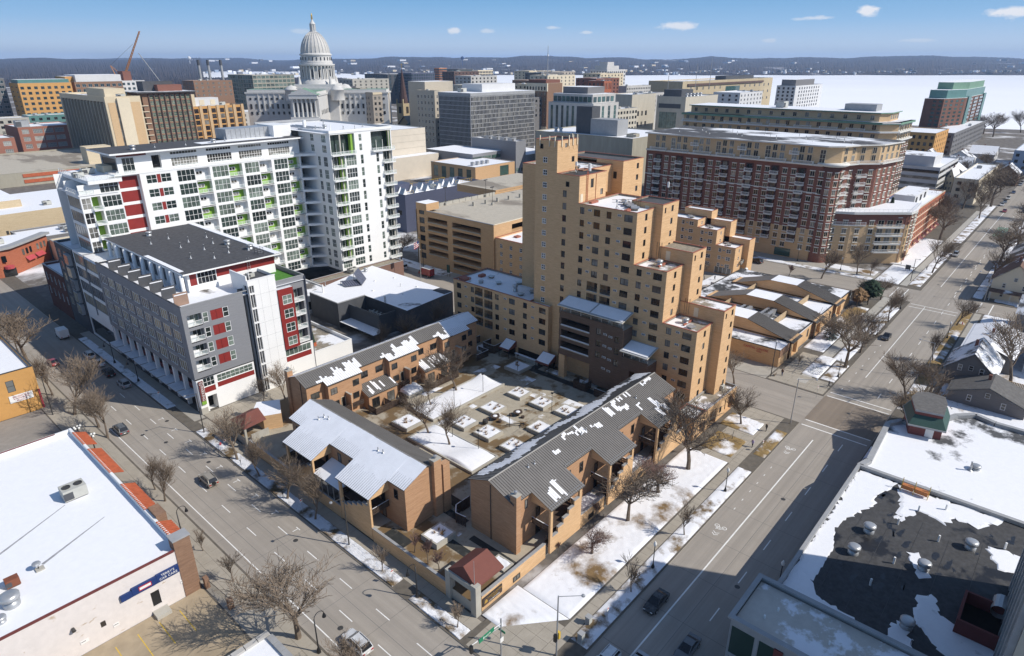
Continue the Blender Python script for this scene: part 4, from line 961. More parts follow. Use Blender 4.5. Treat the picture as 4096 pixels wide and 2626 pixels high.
for p,q,z in log:
    link('railing',rail_mesh(q-p,1.0,'bar','dark_metal'),TWR,(XF+.08,(p+q)/2,z),-math.pi/2)
    sl(TWR,'W',XF+1.36,(p+q)/2-.5,z+.05,1.6,1.95);m=MB();m.box(XF-.05,XF+1.4,p,q,z-.12,z+.004,'concrete');part('balcony_floor',m,TWR)
# floor bands: pale joint courses on the west and south faces
m=MB()
for a,b,zt in steps[:3]:
    n=int(zt/PIT)
    for i in range(1,n): m.box(XF-.012,XF+.0,a,b,zt-.45-PIT*i,zt-.38-PIT*i,'joint_course',skip='E')
part('joint_course',m,TWR)


# step roofs
roof('r',XF,XF+D,50.8,58.6,20.4,'roof_gravel_snow');roof('r',XF,XF+D,58.6,66.3,31.25,'roof_gravel_snow');roof('r',XF,128,66.3,80.8,42.0,'roof_snow')
roof('r',XF,122.6,80.8,86.9,47.7,'tar_roof',.2);roof('r',XF,119.9,86.9,92.9,54.5,'tar_roof',.2)
# stair blocks projecting beside each step
for x0,x1,y0,y1,zb,zt,rt_ in ((119.6,125.,48.7,58.6,0,23.3,'roof_gravel_snow'),(119.7,125.6,56.9,66.3,20,34.,'gravel_roof'),(119.5,126.2,64.5,72.,31,42.8,'dark_roof')):
    m=MB();facade(m,'W',x0,y0,y1,zb,zt,'tan_brick');
    zs=[zt-1.9-PIT*i for i in range(int((zt-zb)/PIT))]
    facade(m,'S',y0,x0,x1,zb,zt,'tan_brick',[(x0+3.6,x0+4.5,z,z+1.3,.14,None) for z in zs]+[(x0+.8,x0+1.4,zt-1.9,zt-.7,.14,None)])
    facade(m,'E',x1,y0,y1,zb,zt,'tan_brick');facade(m,'N',y1,x0,x1,zb,zt,'tan_brick');part('stair_block',m,TWR)
    for z in zs: sl(TWR,'S',y0,x0+4.05,z,.9,1.3,nx=1)
    sl(TWR,'S',y0,x0+1.1,zt-1.9,.6,1.2,nx=1)
    roof('r',x0,x1,y0,y1,zt,rt_,.25)
    m=MB();m.box(x0-.04,x0-.0,y1-4.3,y1-3.3,zt-2.6,zt-.6,'cream',skip='E');part('door',m,TWR)
    m=MB()
    for k in range(3):
        yy=y1-1.2-.5*k;m.tube((x0+.1,yy,zt),(x0+.1,yy,zt+.9),.03);m.tube((x0+.1,yy,zt+.9),(x0-.25,yy,zt+.9),.03);m.tube((x0-.25,yy,zt+.9),(x0-.25,yy,zt-2.5),.03)
    part('roof_ladder',m,TWR)
m=MB()
for yy in (0,.5): m.tube((115.0+yy,80.7,42),(115.0+yy,80.7,48.6),.05,.05,4,'terracotta')
for k in range(16): m.tube((115.,80.7,42.2+k*.4),(115.5,80.7,42.2+k*.4),.03,.03,4,'terracotta')
part('roof_ladder',m,TWR)
m=MB();m.box(113,113.9,80.74,80.79,41.7,43.9,'cream');part('door',m,TWR)
m=MB();m.tube((118.6,80.74,41.8),(118.6,80.74,47.6),.06,.06,5,'terracotta');part('downpipe',m,TWR)
# back body
m=MB();facade(m,'S',85.5,119.9,132,41,47.6,'tan_brick',[(124,125.2,45,46.3,.14,None)]);facade(m,'W',119.91,92.9,103,0,47.6,'tan_brick');facade(m,'N',103,119.9,132,0,47.6,'tan_brick');facade(m,'E',132,85.5,103,0,47.6,'tan_brick');facade(m,'W',119.92,85.5,86.9,41,47.6,'tan_brick');part('rear_wall',m,TWR)
roof('r',119.9,132,85.5,103,47.6,'roof_gravel_snow')
m=MB();facade(m,'W',132,82.5,90,0,48.6,'tan_brick');facade(m,'S',82.5,132,141,0,48.6,'tan_brick',[(138,139,z,z+1.3,.14,None) for z in (38.2,40.9,43.6,46.3)]);facade(m,'E',141,82.5,100,0,48.4,'tan_brick');facade(m,'N',100,132,141,0,48.4,'tan_brick');part('rear_stair_block',m,TWR)
for z in (38.2,40.9,43.6,46.3): sl(TWR,'S',82.5,138.5,z,1.,1.3,nx=1)
window(TWR,'W',132,84.6,44.5,.9,1.6,-.02,nx=1,gm='void_warm');roof('r',132.02,141,82.5,100,48.6,'dark_roof')
# rooftop clutter
for x,y,z,h,r,k in ((116,69,41.7,.9,.3,2),(118.5,72,41.7,.9,.34,2),(119.6,73.5,41.7,.9,.3,2),(121.5,75,41.7,.8,.26,2),(117.2,70.6,41.7,.9,.3,2),(122.5,68.4,41.7,.8,.3,2),(125,71,41.7,.8,.26,2),(116.4,62.6,30.9,1.4,.3,1),(116.3,55.4,20,1.3,.3,1),(114.6,53.2,20,.8,.25,2),(124,90,47.3,.7,.25,2),(126,92,47.3,.9,.2,0),(128,95,47.3,.8,.3,2),(122.2,88,47.3,.9,.22,0),(120.6,84,47.6,1.6,.35,3),(117.4,85.5,47.6,1.1,.22,0)): vent(TWR,x,y,z,h,r,k)
m=MB()
for x,y,z,h in ((115.0,83.6,47.6,2.6),(114.2,72.3,41.8,1.9),(115.6,71,41.8,1.9),(126.6,67.6,42.6,3.6)):
    m.tube((x,y,z),(x,y,z+h),.05);m.tube((x,y,z+h*.4),(x+.7,y,z),.03);m.tube((x,y,z+h*.4),(x-.7,y,z),.03);m.box(x-.12,x+.12,y-.2,y+.2,z+h*.7,z+h*1.02,'sign_white')
m.tube((113.4,73,43.2),(116.6,70.2,43.2),.04);m.tube((113.4,73,43.7),(116.6,70.2,43.7),.04)
part('roof_aerial',m,TWR)
for x,y in ((112.35,87.5),(112.35,89.),(113.9,86.8),(116.4,86.8),(119.4,86.8),(119.7,88.4),(112.35,91.6),(117.9,86.8)):
    m=MB();m.box(x-.11,x+.11,y-.08,y+.08,53.2,55.4,'cream');m.tube((x+.2,y+.1,52.4),(x+.2,y+.1,55.8),.04);part('mobile_antenna',m,TWR)
m=MB()
for x,y in ((113.4,69.3),(115.3,79.4),(123.5,68.2)): m.box(x,x+2.6,y,y+.7,41.65,42.1,'coping_red')
m.box(114.8,118.6,54.8,55.1,20,20.4,'coping_red');m.box(115.4,118.8,62.,62.4,30.9,31.3,'coping_red');part('roof_curb',m,TWR)
# --- dark brick projection with covered terraces
def proj(y0,y1,z0,zt,holes,x=108.9,ter=2.5):
    m=MB();facade(m,'W',x,y0,y1,z0,zt,'dark_brick',holes);facade(m,'S',y0,x,XF-.01,z0,zt,'dark_brick');facade(m,'N',y1,x,XF-.01,z0,zt,'dark_brick')
    m.quad([(x,y0,zt),(XF,y0,zt),(XF,y1,zt),(x,y1,zt)],'concrete');m.quad([(x,y0,z0),(XF,y0,z0),(XF,y1,z0),(x,y1,z0)],'dark_brick');part('projecting_wall',m,TWR)
ws=[]
zr=[15.2,12.5,9.8,7.1,4.4]
for z in zr[:4]: ws +=[(71.6,1.3,1.5,z),(66.9,1.2,1.5,z-.6)]
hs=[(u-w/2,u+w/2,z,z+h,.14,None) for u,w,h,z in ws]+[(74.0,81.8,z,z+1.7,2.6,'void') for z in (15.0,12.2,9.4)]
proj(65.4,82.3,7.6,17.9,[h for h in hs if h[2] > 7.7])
m=MB();facade(m,'W',108.92,65.4,73.6,ZC+1.2,7.6,'dark_brick',[h for h in hs if h[3] < 7.7 and h[1] < 73.4]);facade(m,'N',73.6,108.92,XF,ZC+1.2,7.6,'dark_brick');part('projecting_wall',m,TWR);m=MB();m.box(108.95,110.1,80.6,82.2,ZC,7.6,'tan_brick');part('pier',m,TWR)
for u,w,h,z in ws: sl(TWR,'W',108.9,u,z,w,h)
for z in zr[:4]: grille(TWR,'W',108.9,69.9,z+.6);grille(TWR,'W',108.9,68.5,z+.4)
for z in (15.0,12.2,9.4): m=MB();m.box(108.8,109.0,73.9,81.9,z-.22,z-.004,'concrete');m.box(108.8,109.1,74,81.8,z-.003,z+.07,'snow');part('ledge',m,TWR)
for u,z in ((84.9,2.6),(84.9,5.3)): pass
def awning(y0,y1,z,x=108.9):
    m=MB();m.quad([(x-.9,y0-.3,z+1.9),(x-.9,y1+.3,z+1.9),(XF-.1,y1+.3,z+3.1),(XF-.1,y0-.3,z+3.1)],'awning_gray');m.quad([(x-.9,y0-.3,z+1.75),(x-.9,y1+.3,z+1.75),(x-.9,y1+.3,z+1.9),(x-.9,y0-.3,z+1.9)],'cream')
    m.quad([(x-.9,y0-.3,z+1.75),(XF-.1,y0-.3,z+2.95),(XF-.1,y0-.3,z+3.1),(x-.9,y0-.3,z+1.9)],'cream')
    for a,b in (((y0,(y0+y1)/2-.2),((y0+y1)/2+.2,y1)) if y1-y0 > 9 else ((y0,y1),)):
        m.quad([(x-.5,a,z+2.12),(x-.5,b,z+2.12),(XF-.5,b,z+3.1),(XF-.5,a,z+3.1)],'snow')
    part('terrace_awning',m,TWR)
    m=MB();m.box(x,x+.12,y0,y1,z+.003,z+.35,'dark_brick');n=max(3,int((y1-y0)/2.6))
    for i in range(n+1): yy=y0+.1+(y1-y0-.2)*i/n;m.box(x+.1,x+.2,yy-.05,yy+.05,z,z+2.0,'galvanised')
    m.tube((x+.05,y0,z+1.),(x+.05,y1,z+1.),.03,.03,4,'galvanised');part('terrace_railing',m,TWR)
    for k in range(3): m=MB();yy=y0+1.5+k*2.6;m.box(110.3,110.8,yy,yy+.5,z+.4,z+.46,'sign_white');m.box(110.75,110.8,yy,yy+.5,z+.46,z+.9,'sign_white');m.box(110.32,110.4,yy+.03,yy+.1,z,z+.4,'sign_white');m.box(110.32,110.4,yy+.4,yy+.47,z,z+.4,'sign_white');part('terrace_chair',m,TWR)
awning(65.6,82.1,17.9)
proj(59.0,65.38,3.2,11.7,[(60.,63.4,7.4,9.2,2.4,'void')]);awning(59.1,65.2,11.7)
m=MB();m.box(108.8,109.,59.9,63.5,7.2,7.39,'concrete');part('ledge',m,TWR)
pickets(TWR,lambda s,t,z: (s,t,z),[(108.9,72.8),(106.4,72.8),(106.4,76),(108.9,76)],ZC,2.0,name='patio_fence');pickets(TWR,lambda s,t,z: (s,t,z),[(108.9,66.8),(106.2,66.8),(106.2,70.2)],ZC,2.0,name='patio_fence',snow=True)
# --- low five-storey wing beside the tower
WG=thing('brick_wing','five storey tan brick wing with loggias and snowy red edged roof','apartment block',(118,103,ZC));TWR_=WG
XW,zt=111.,17.2;m=MB();hs=[];lw=[]
rz=[zt-2.15-PIT*i for i in range(5)]
for z in rz:
    for u,w in ((89.0,2.0),(94.4,1.25),(98.6,1.9),(103.6,1.25),(112.2,1.25),(117.2,1.6)): lw.append((u,w,1.45,z))
    if z > 4.8:
        for a,b in ((104.9+.3,108.0),(108.6,111.3)): hs.append((a,b,z-.35,z+1.75,1.5,'town_brick'))
lw=[q for q in lw if not (q[3] < 5.5 and (95.5 < q[0] < 97.5))]
facade(m,'W',XW,87.2,119.2,0,zt,'tan_brick',hs+[(u-w/2,u+w/2,z,z+h,.14,None) for u,w,h,z in lw]+[(88.5,97.4,ZC+.0,3.95,2.5,'void_warm')] if False else hs+[(u-w/2,u+w/2,z,z+h,.14,None) for u,w,h,z in lw if z > 4.9 or u > 97.5])
facade(m,'S',87.2,XW,XF,0,zt,'tan_brick');facade(m,'N',119.2,XW,124,0,zt,'tan_brick');facade(m,'E',124,92,119.2,0,zt,'tan_brick');part('wall',m,WG)
for u,w,h,z in lw:
    if z > 4.9 or u > 97.5: sl(WG,'W',XW,u,z,w,h)
for z in rz[:4]:
    for u in (91.9,100.8,114.6): grille(WG,'W',XW,u,z+1.0)
for a,b,z,z2,dd,_ in hs:
    link('railing',rail_mesh(b-a,1.0,'bar','dark_metal'),WG,(XW+.08,(a+b)/2,z),-math.pi/2);sl(WG,'W',XW+1.36,(a+b)/2-.5,z+.05,1.5,1.95);q=MB();q.box(XW-.06,XW+1.4,a,b,z-.12,z+.004,'concrete');part('balcony_floor',q,WG)
roof('r',XW,124,92.9,119.2,zt,'roof_wing');m=MB();m.quad([(XW+.2,87.4,zt-.36),(XF,87.4,zt-.36),(XF,93.2,zt-.36),(XW+.2,93.2,zt-.36)],'roof_wing');m.box(XW-.05,XW+.2,87.2,92.9,zt,zt+.11,'coping_red');part('roof',m,WG)
for x,y,h,r,k in ((114,112,.9,.28,1),(116.5,108,.8,.26,2),(119,113,.8,.26,2),(115,101,1.9,.26,1),(113.6,98,.8,.26,2),(117,97,.8,.26,2),(120,104,.9,.3,2),(113,115,.9,.2,0)): vent(WG,x,y,zt-.35,h,r,k)
m=MB();m.box(112.2,114.4,116,118.4,zt-.3,zt+.25,'coping_red');m.box(117.2,119,115,116.2,zt-.3,zt+.3,'coping_red');m.box(121,122.6,98,100,zt-.3,zt+.2,'coping_red');part('roof_curb',m,WG)
# garage mouth with its ramp wall and two brown entrance canopies
m=MB();m.box(110.9,110.98,89.6,96.4,ZC,4.2,'void');part('garage_shade_panel',m,WG);m=MB();m.box(109.9,110.3,89.4,96.6,ZC,ZC+1.1,'concrete');m.box(109.8,110.4,89.3,96.7,ZC+1.1,ZC+1.17,'snow');part('ramp_wall',m,WG)  # flat dark panel paints the shaded depth of the garage mouth
def entry(y0,y1,x1,par):
    m=MB();z=ZC+2.3;x0=x1-3.0
    m.quad([(x0,y0,z),(x0,y1,z),(x1,y1,z+1.6),(x1,y0,z+1.6)],'brown_canopy');m.quad([(x0,y0,z),(x1,y0,z+1.6),(x1,y0,z)],'brown_canopy');m.quad([(x0,y1,z),(x1,y1,z+1.6),(x1,y1,z)],'brown_canopy')
    m.quad([(x0+.15,y0+.15,z+.17),(x0+.15,y1-.15,z+.17),(x1-.2,y1-.15,z+1.6),(x1-.2,y0+.15,z+1.6)],'snow');m.quad([(x0,y0,z),(x0,y1,z),(x0,y1,z-.3),(x0,y0,z-.3)],'brown_canopy')
    for yy in (y0+.1,y1-.1): m.tube((x0+.1,yy,ZC),(x0+.1,yy,z),.07)
    m.box(x1-.06,x1-.01,y0+.3,y1-.3,ZC,z,'void');part('entrance_canopy',m,par)
entry(84.4,88.4,110.9,WG);entry(97.0,100.4,XW,WG)
pickets(WG,lambda s,t,z: (s,t,z),[(110.9,101.8),(107.8,101.8),(107.8,105.6),(110.9,105.6)],ZC,2.2,name='patio_fence',snow=True);pickets(WG,lambda s,t,z: (s,t,z),[(110.9,109.6),(107.6,109.6),(107.6,113)],ZC,2.0,name='patio_fence',snow=True)
# --- arcade along the street at the foot of the tower
AR=thing('street_arcade','low tan brick arcade with red edged roof at the foot of the tower','arcade',(114,48,0));TWR_=AR
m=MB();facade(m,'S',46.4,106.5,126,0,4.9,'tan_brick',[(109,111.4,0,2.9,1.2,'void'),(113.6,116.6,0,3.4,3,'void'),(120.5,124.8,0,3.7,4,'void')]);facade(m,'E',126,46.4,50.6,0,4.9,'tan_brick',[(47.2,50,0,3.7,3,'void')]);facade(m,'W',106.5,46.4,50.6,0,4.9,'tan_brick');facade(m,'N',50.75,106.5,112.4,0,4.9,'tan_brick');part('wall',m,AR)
roof('r',106.5,111.4,46.4,50.7,4.9,'roof_gravel_snow');roof('r',111.42,126,46.4,50.7,4.9,'roof_gravel_snow',.5,'coping_gray');ac_unit(AR,123,48.8,4.4,1.3,1.2,1.2,fans=1);window(AR,'S',46.4,118.4,1.6,.8,1.3,-.02,nx=1)
# --- stepped wing behind, towards the red apartment house
NE=thing('stepped_wing','low stepped tan brick wing beyond the tower with three snowy roofs','apartment block',(220,95,0));TWR_=NE
XN=213.8
for (y0,y1,zt,pz) in ((86.2,93.6,10.25,0),(93.6,101.2,15.4,10.2),(101.2,118,17.95,15.3)):
    m=MB();ws=[]
    n=int(zt/2.7)
    for i in range(n):
        z=zt-2.2-2.7*i
        if z < 1.5: continue
        ws +=[(y0+2.4,1.7,1.4,z,2),(y0+5.6,1.1,1.4,z,1)]
        if y1-y0 > 10: ws +=[(y0+9.5,1.7,1.4,z,2),(y0+13,1.1,1.4,z,1)]
    facade(m,'W',XN,y0,y1,0,zt,'tan_brick',[(u-w/2,u+w/2,z,z+h,.12,None) for u,w,h,z,k in ws]+([(86.9,93,.4,2.6,.2,'void')] if pz==0 else []))
    zs=[zt-2.2-2.7*i for i in range(n) if zt-2.2-2.7*i > pz]
    facade(m,'S',y0,XN,XN+6.7,max(0,pz-.4),zt,'tan_brick',[(XN+3,XN+3.8,z,z+1.3,.12,None) for z in zs]);facade(m,'E',XN+11,y0,y1,0,zt,'tan_brick');facade(m,'N',y1,XN,XN+11,0,zt,'tan_brick');part('wall',m,NE)
    for u,w,h,z,k in ws: window(NE,'W',XN,u,z,w,h,.1,nx=k,nz=2,fm='white_panel',gm='glass_sl',ft=.1)
    for z in zs: window(NE,'S',y0,XN+3.4,z,.8,1.3,.1,nx=1,nz=2,fm='white_panel',gm='glass_sl')
    roof('r',XN,XN+6.7,y0,y1,zt,'roof_snow');vent(NE,XN+3.4,y0+4,zt-.3,.8,.28,2);vent(NE,XN+5,y0+5.6,zt-.3,.7,.25,2)
    for k in range(3): grille(NE,'W',XN,y0+4.1,zt-1.4-2.7*k) if zt-1.4-2.7*k > 2 else None
for y0,y1,zt in ((84.2,93.6,12.2),(91.8,101.2,17.6),(99.4,110,20.3)):
    m=MB();facade(m,'W',XN+6.72,y0,y1,0,zt,'tan_brick');facade(m,'S',y0,XN+6.72,XN+11.5,0,zt,'tan_brick');facade(m,'E',XN+11.5,y0,y1,0,zt,'tan_brick');facade(m,'N',y1,XN+6.72,XN+11.5,0,zt,'tan_brick');part('stair_block',m,NE);roof('r',XN+6.72,XN+11.5,y0,y1,zt,'roof_snow')
m=MB();m.box(XN-.06,XN-.0,86.9,93,.4,2.6,'glass_dark',skip='E')
for k in range(5): m.box(XN-.1,XN-.06,86.9+k*1.5,87+k*1.5,.4,2.6,'white_panel')
part('shopfront',m,NE)
ac_unit(NE,XN+4.9,85.7,3.6,1.,.8,1.1,fans=1);ac_unit(NE,XN+6.1,85.7,4.0,.9,.8,1.1,fans=1)

# ================================================================ gray apartment block on the wide street
GB=thing('gray_apartment_block','six storey gray block with red panels, white stair tower and dark roof terrace','apartment block',(60,158,0))
FL=[8.2,11.6,14.95,18.3,21.65]
m=MB();S=[];ws=[]
rsn=random.Random(3)
# west wall: big windows with brown panels between, in four storeys
uw=[]
for i in range(9):
    u=134.6+i*5.05
    for z in (9.2,12.6,16.,19.6): uw.append((u,3.5,2.35,z))
facade(m,'W',46.3,130,178.5,7.9,24.5,'gray_siding',[(u-w/2-.55,u+w/2+.55,z-.05,z+h+.05,.1,'wood_brown') for u,w,h,z in uw])
sw=[]
for i in range(4):
    z=20.1-3.36*i;sw +=[(50.9,1.15,2.2,z,46),(55.2,1.25,2.2,z,46)]
bal=[(47.2,50.1,19.9-3.36*i,22.4-3.36*i) for i in range(4)]
facade(m,'S',130,46.3,59.4,8.3,24.5,'gray_siding',[(u-w/2,u+w/2,z,z+h,.12,None) for u,w,h,z,_ in sw]+[(52.,53.2,q[3],q[3]+2.2,.06,'red_panel') for q in sw if q[0] < 52]+[(53.2,54.55,q[3],q[3]+2.2,.06,'red_panel') for q in sw if q[0] > 52]+[(a,b,z,y,1.6,'white_panel') for a,b,z,y in bal])
facade(m,'E',74.6,130,165,0,24.5,'gray_siding');facade(m,'S',132.4,59.4,60.6,0,24.5,'dark_gray');m.quad([(59.4,130,8.3),(59.4,132.4,8.3),(59.4,132.4,24.5),(59.4,130,24.5)],'dark_gray')
m.quad([(46.3,130,8.0),(59.4,130,8.3),(59.4,150,8.3),(46.3,150,8)],'dark_gray');facade(m,'N',188,46.3,74.6,7.9,24.5,'gray_siding');part('wall',m,GB)
for u,w,h,z in uw: window(GB,'W',46.3,u,z,w,h,.1,nx=3,nz=1,fm='white_panel',gm='glass_mirror',ft=.09)
for u,w,h,z,_ in sw: window(GB,'S',130,u,z,w,h,.1,nx=1,nz=2,fm='white_panel',gm='glass_cond',ft=.1)
def balcony(par,face,c,u0,u1,z,d=1.5,out=.0,style='glass',rm='white_panel',sm='white_panel',back=True,ends=False):
    q=MB();a=fp(face,c,u0,z-.22,-out);b=fp(face,c,u1,z-.004,d);q.box(min(a[0],b[0]),max(a[0],b[0]),min(a[1],b[1]),max(a[1],b[1]),z-.22,z-.004,sm);part('balcony_floor',q,par)
    x,y,_=fp(face,c,(u0+u1)/2,z,-out+.06);link('railing',rail_mesh(u1-u0-.05,1.05,style,rm),par,(x,y,z),FRZ[face])
    if ends:
        for u in (u0+.05,u1-.05): x,y,_=fp(face,c,u,z,-out/2);link('railing',rail_mesh(out-.1,1.05,style,rm),par,(x,y,z),FRZ[face]+math.pi/2)
for a,b,z,_ in bal: balcony(GB,'S',130,a,b,z+.02,1.55);window(GB,'S',130,(a+b)/2+.5,z+.1,1.8,2.2,1.5,nx=2,fm='white_panel',gm='glass_cond');q=MB();q.box(47.3,48.6,130.5,130.6,z+.05,z+1.3,'white_panel');part('balcony_screen',q,GB)
m=MB();facade(m,'S',130.2,46.9,59.4,0,8.0,'white_panel',[(47.9,50.3,5.9,7.9,.15,None),(48.2,50.2,0,3.6,2.5,'void'),(50.9,59.0,6.1,7.7,.15,None),(50.8,59.2,4.85,6.0,.05,'red_panel'),(47.9,50.3,4.5,5.8,.05,'red_panel')]);part('base_wall',m,GB)
window(GB,'S',130.2,49.1,5.9,2.4,2.,.12,nx=3,nz=2,fm='white_panel',gm='glass_cond');window(GB,'S',130.2,54.95,6.1,8.1,1.6,.12,nx=8,nz=2,fm='white_panel',gm='glass_cond')
m=MB();m.box(46.3,47.6,129.6,131,0,8.0,'white_panel');m.box(46.25,47.65,129.55,131.05,0,1.6,'concrete');part('corner_column',m,GB)
m=MB();facade(m,'W',47.8,131,178,0,8,'dark_gray',[(u-2.,u+2.,.6,7.2,.2,'glass_dark') for u in [134.6+i*5.05 for i in range(9)]]);part('base_wall',m,GB)
for i in range(10): m=MB();y=132+i*5.05;m.box(46.5,47.3,y-.35,y+.35,0,7.9,'white_panel');part('column',m,GB)
for i in range(9):
    y=134.6+i*5.05;m=MB();m.box(47.3,47.7,y-2.1,y+2.1,4.3,5.4,'red_dark');part('spandrel_panel',m,GB)
    m=MB();m.box(44.6,47.6,y-2.3,y+2.3,3.55,3.75,'coping_gray',top='snow_dirty');part('shop_canopy',m,GB)
# white stair tower with its glazed slot
m=MB();facade(m,'S',129.6,60.6,67.0,0,26.6,'white_panel',[(60.9,61.9,.3,25.4,.5,'glass_dark')]);facade(m,'W',60.6,129.6,137,0,26.6,'white_panel',[(130.2,131.6,.3,25.4,.3,'glass_dark')]);facade(m,'E',67.0,129.6,137,0,26.6,'white_panel');facade(m,'N',137,60.6,67,0,26.6,'white_panel')
m.quad([(60.6,129.6,25.9),(67,129.6,25.9),(67,137,25.9),(60.6,137,25.9)],'dark_roof');m.box(60.5,67.1,129.55,129.85,26.6,26.75,'white_panel');m.box(60.5,60.8,129.9,137,26.6,27.7,'white_panel');part('stair_tower',m,GB)
for k in range(8): m=MB();z=.3+k*3.35;m.box(60.55,61.95,129.55,130.1,z-.35,z,'white_panel');part('mullion',m,GB)
m=MB();m.box(61.35,61.42,129.58,130,.3,25.3,'white_panel');m.box(60.6,60.75,129.5,129.7,0,25.4,'coping_gray');part('mullion',m,GB)
m=MB()   # thin panel joints
for i in range(1,8): m.box(62,67.005,129.592,129.6,i*3.3,i*3.3+.03,'coping_gray')
for x in (63.2,65.2): m.box(x,x+.03,129.592,129.6,0,26.4,'coping_gray')
part('panel_joint',m,GB)
ac_unit(GB,63.6,134,25.9,1.6,1.2,1.,fans=1);vent(GB,62.4,132.2,25.9,1.8,.1,3)
# east bay: red frame with windows, gray balconies
m=MB();rb=[19.2-3.36*i for i in range(4)]
facade(m,'S',129.4,67.0,70.8,8.4,23.,'red_panel',[(68.,70.3,z,z+2.2,.12,None) for z in rb]);m.box(70.78,70.8,129.4,131,8.4,23,'red_panel');m.quad([(67,129.4,23),(70.8,129.4,23),(70.8,131,23),(67,131,23)],'snow_dirty')
facade(m,'S',130.6,67.,74.6,8.3,24.6,'gray_siding',[(70.85,73.8,z-.3,z+2.6,1.5,'dark_gray') for z in rb]);facade(m,'S',130.2,67,74.6,0,8.3,'white_panel',[(67.2,73.9,6.3,8.0,.15,None),(67.1,73.9,4.9,6.2,.05,'red_panel')]);part('bay_wall',m,GB)
for z in rb: window(GB,'S',129.4,69.15,z,2.3,2.2,.1,nx=2,nz=2,fm='white_panel',gm='glass_cond',ft=.1);balcony(GB,'S',130.6,70.9,73.8,z-.28,1.4,.5);window(GB,'S',130.6,72.4,z-.2,1.6,2.2,1.45,fm='white_panel',gm='glass_cond')
window(GB,'S',130.2,70.55,6.3,6.7,1.7,.12,nx=6,nz=1,fm='white_panel',gm='glass_cond')
m=MB();m.quad([(46.4,130.2,23.6),(74.4,130.2,23.6),(74.4,187.8,23.6),(46.4,187.8,23.6)],'roof_snow_mid');part('roof',m,GB)
m=MB();m.box(46.2,46.5,130.,178,24.5,24.62,'dark_gray');m.box(46.5,60.6,129.95,130.25,24.5,24.62,'coping_gray');m.box(67.1,74.7,130.55,130.8,24.6,24.72,'coping_gray');m.box(74.4,74.7,130.8,160,24.6,24.72,'coping_gray');part('coping',m,GB)
m=MB();m.quad([(69.3,131,23.7),(74.3,131,23.7),(74.3,142,23.7),(69.3,142,23.7)],'turf');part('turf_terrace',m,GB)
# penthouse under a wide flat dark roof
m=MB();facade(m,'S',140.2,52.6,73,23.6,28,'white_panel',[(53.1,54.6,25,27.9,.1,'red_panel'),(54.8,58.9,25,27.9,.1,None),(59,73,25.8,27.9,.08,'red_panel')]);facade(m,'W',52.6,140.2,184,23.6,28,'white_panel',[(y-1.6,y+1.6,23.8,26.8,.3,'glass_dark') for y in [143.4+i*5 for i in range(8)]]);facade(m,'E',73,140.2,184,23.6,28,'white_panel');facade(m,'N',184,52.6,73,23.6,28,'white_panel');part('penthouse_wall',m,GB)
window(GB,'S',140.2,56.85,25,4.1,2.9,.1,nx=5,nz=2,fm='white_panel',gm='glass_dark')
m=MB();m.box(51.3,74.2,138.7,185,28.02,28.35,'white_panel',top='roof_dark_few');m.box(72.6,74.1,139,184.6,28.36,28.5,'snow');m.box(51.5,52.5,141,160,28.36,28.42,'snow');part('penthouse_roof',m,GB)
for i in range(9): m=MB();m.lathe((51.2,139.6+i*5.3,23.6),[(.42,0),(.42,4.4)],12,'white_panel');part('column',m,GB,True)
for i in range(7): m=MB();y=133.6+i*6.1;m.box(46.7,49.6,y-.08,y+.08,23.7,26.4,'pale_brown' if i==0 else 'dark_gray');m.box(46.9,49.4,y-.1,y+.1,25.9,26.1,'snow');part('terrace_screen',m,GB)
for i,(x,y) in enumerate(((58,150),(61.6,146),(63.4,155),(66,148),(60.4,161),(64,165),(67.4,159),(69,166),(57,170),(68,152.4),(62,172),(70.2,146.6))): vent(GB,x,y,28.35,1.25,.2,0)
for x,y in ((69.4,155.6),(71,147.4),(60,179)): vent(GB,x,y,28.35,1.2,.3,1)
m=MB()
for k in range(3):
    for q in ((69.6,141),(71,141),(71,142.4),(69.6,142.4)): m.tube((*q,28.35),(*q,30),.04,.04,4,'galvanised')
    z=28.9+k*.5;m.tube((69.6,141,z),(71,141,z),.03,.03,4,'galvanised');m.tube((71,141,z),(71,142.4,z),.03,.03,4,'galvanised');m.tube((69.6,142.4,z),(71,142.4,z),.03,.03,4,'galvanised')
for k in range(9): m.tube((66.2,140.0,24.2+k*.45),(66.8,140.0,24.2+k*.45),.03,.03,4,'galvanised')
for x in (66.2,66.8): m.tube((x,140.,24),(x,140.,28.6),.04,.04,4,'galvanised')
part('roof_hatch_rail',m,GB)
# parking sign blade
pk=thing('parking_sign','tall maroon blade sign reading PARKING with a green foot','sign',(46.8,129.4,5));m=MB();m.box(46.55,47.5,129.25,129.5,3.3,7.9,'maroon');m.box(46.55,47.5,129.24,129.51,2.5,3.28,'green_panel');part('board',m,pk)
text('PARKING',.78,'sign_white',pk,(47.03,129.23,5.1),(math.pi/2,math.pi/2,0),sx=1.05);text('P',.5,'sign_white',pk,(47.03,129.23,7.35),TS);m=MB()
for k in range(20):
    a,b=k*.314,(k+1)*.314;m.quad([(47.03+.4*math.cos(a),129.235,7.35+.4*math.sin(a)),(47.03+.4*math.cos(b),129.235,7.35+.4*math.sin(b)),(47.03+.33*math.cos(b),129.235,7.35+.33*math.sin(b)),(47.03+.33*math.cos(a),129.235,7.35+.33*math.sin(a))],'sign_white')
part('ring',m,pk)
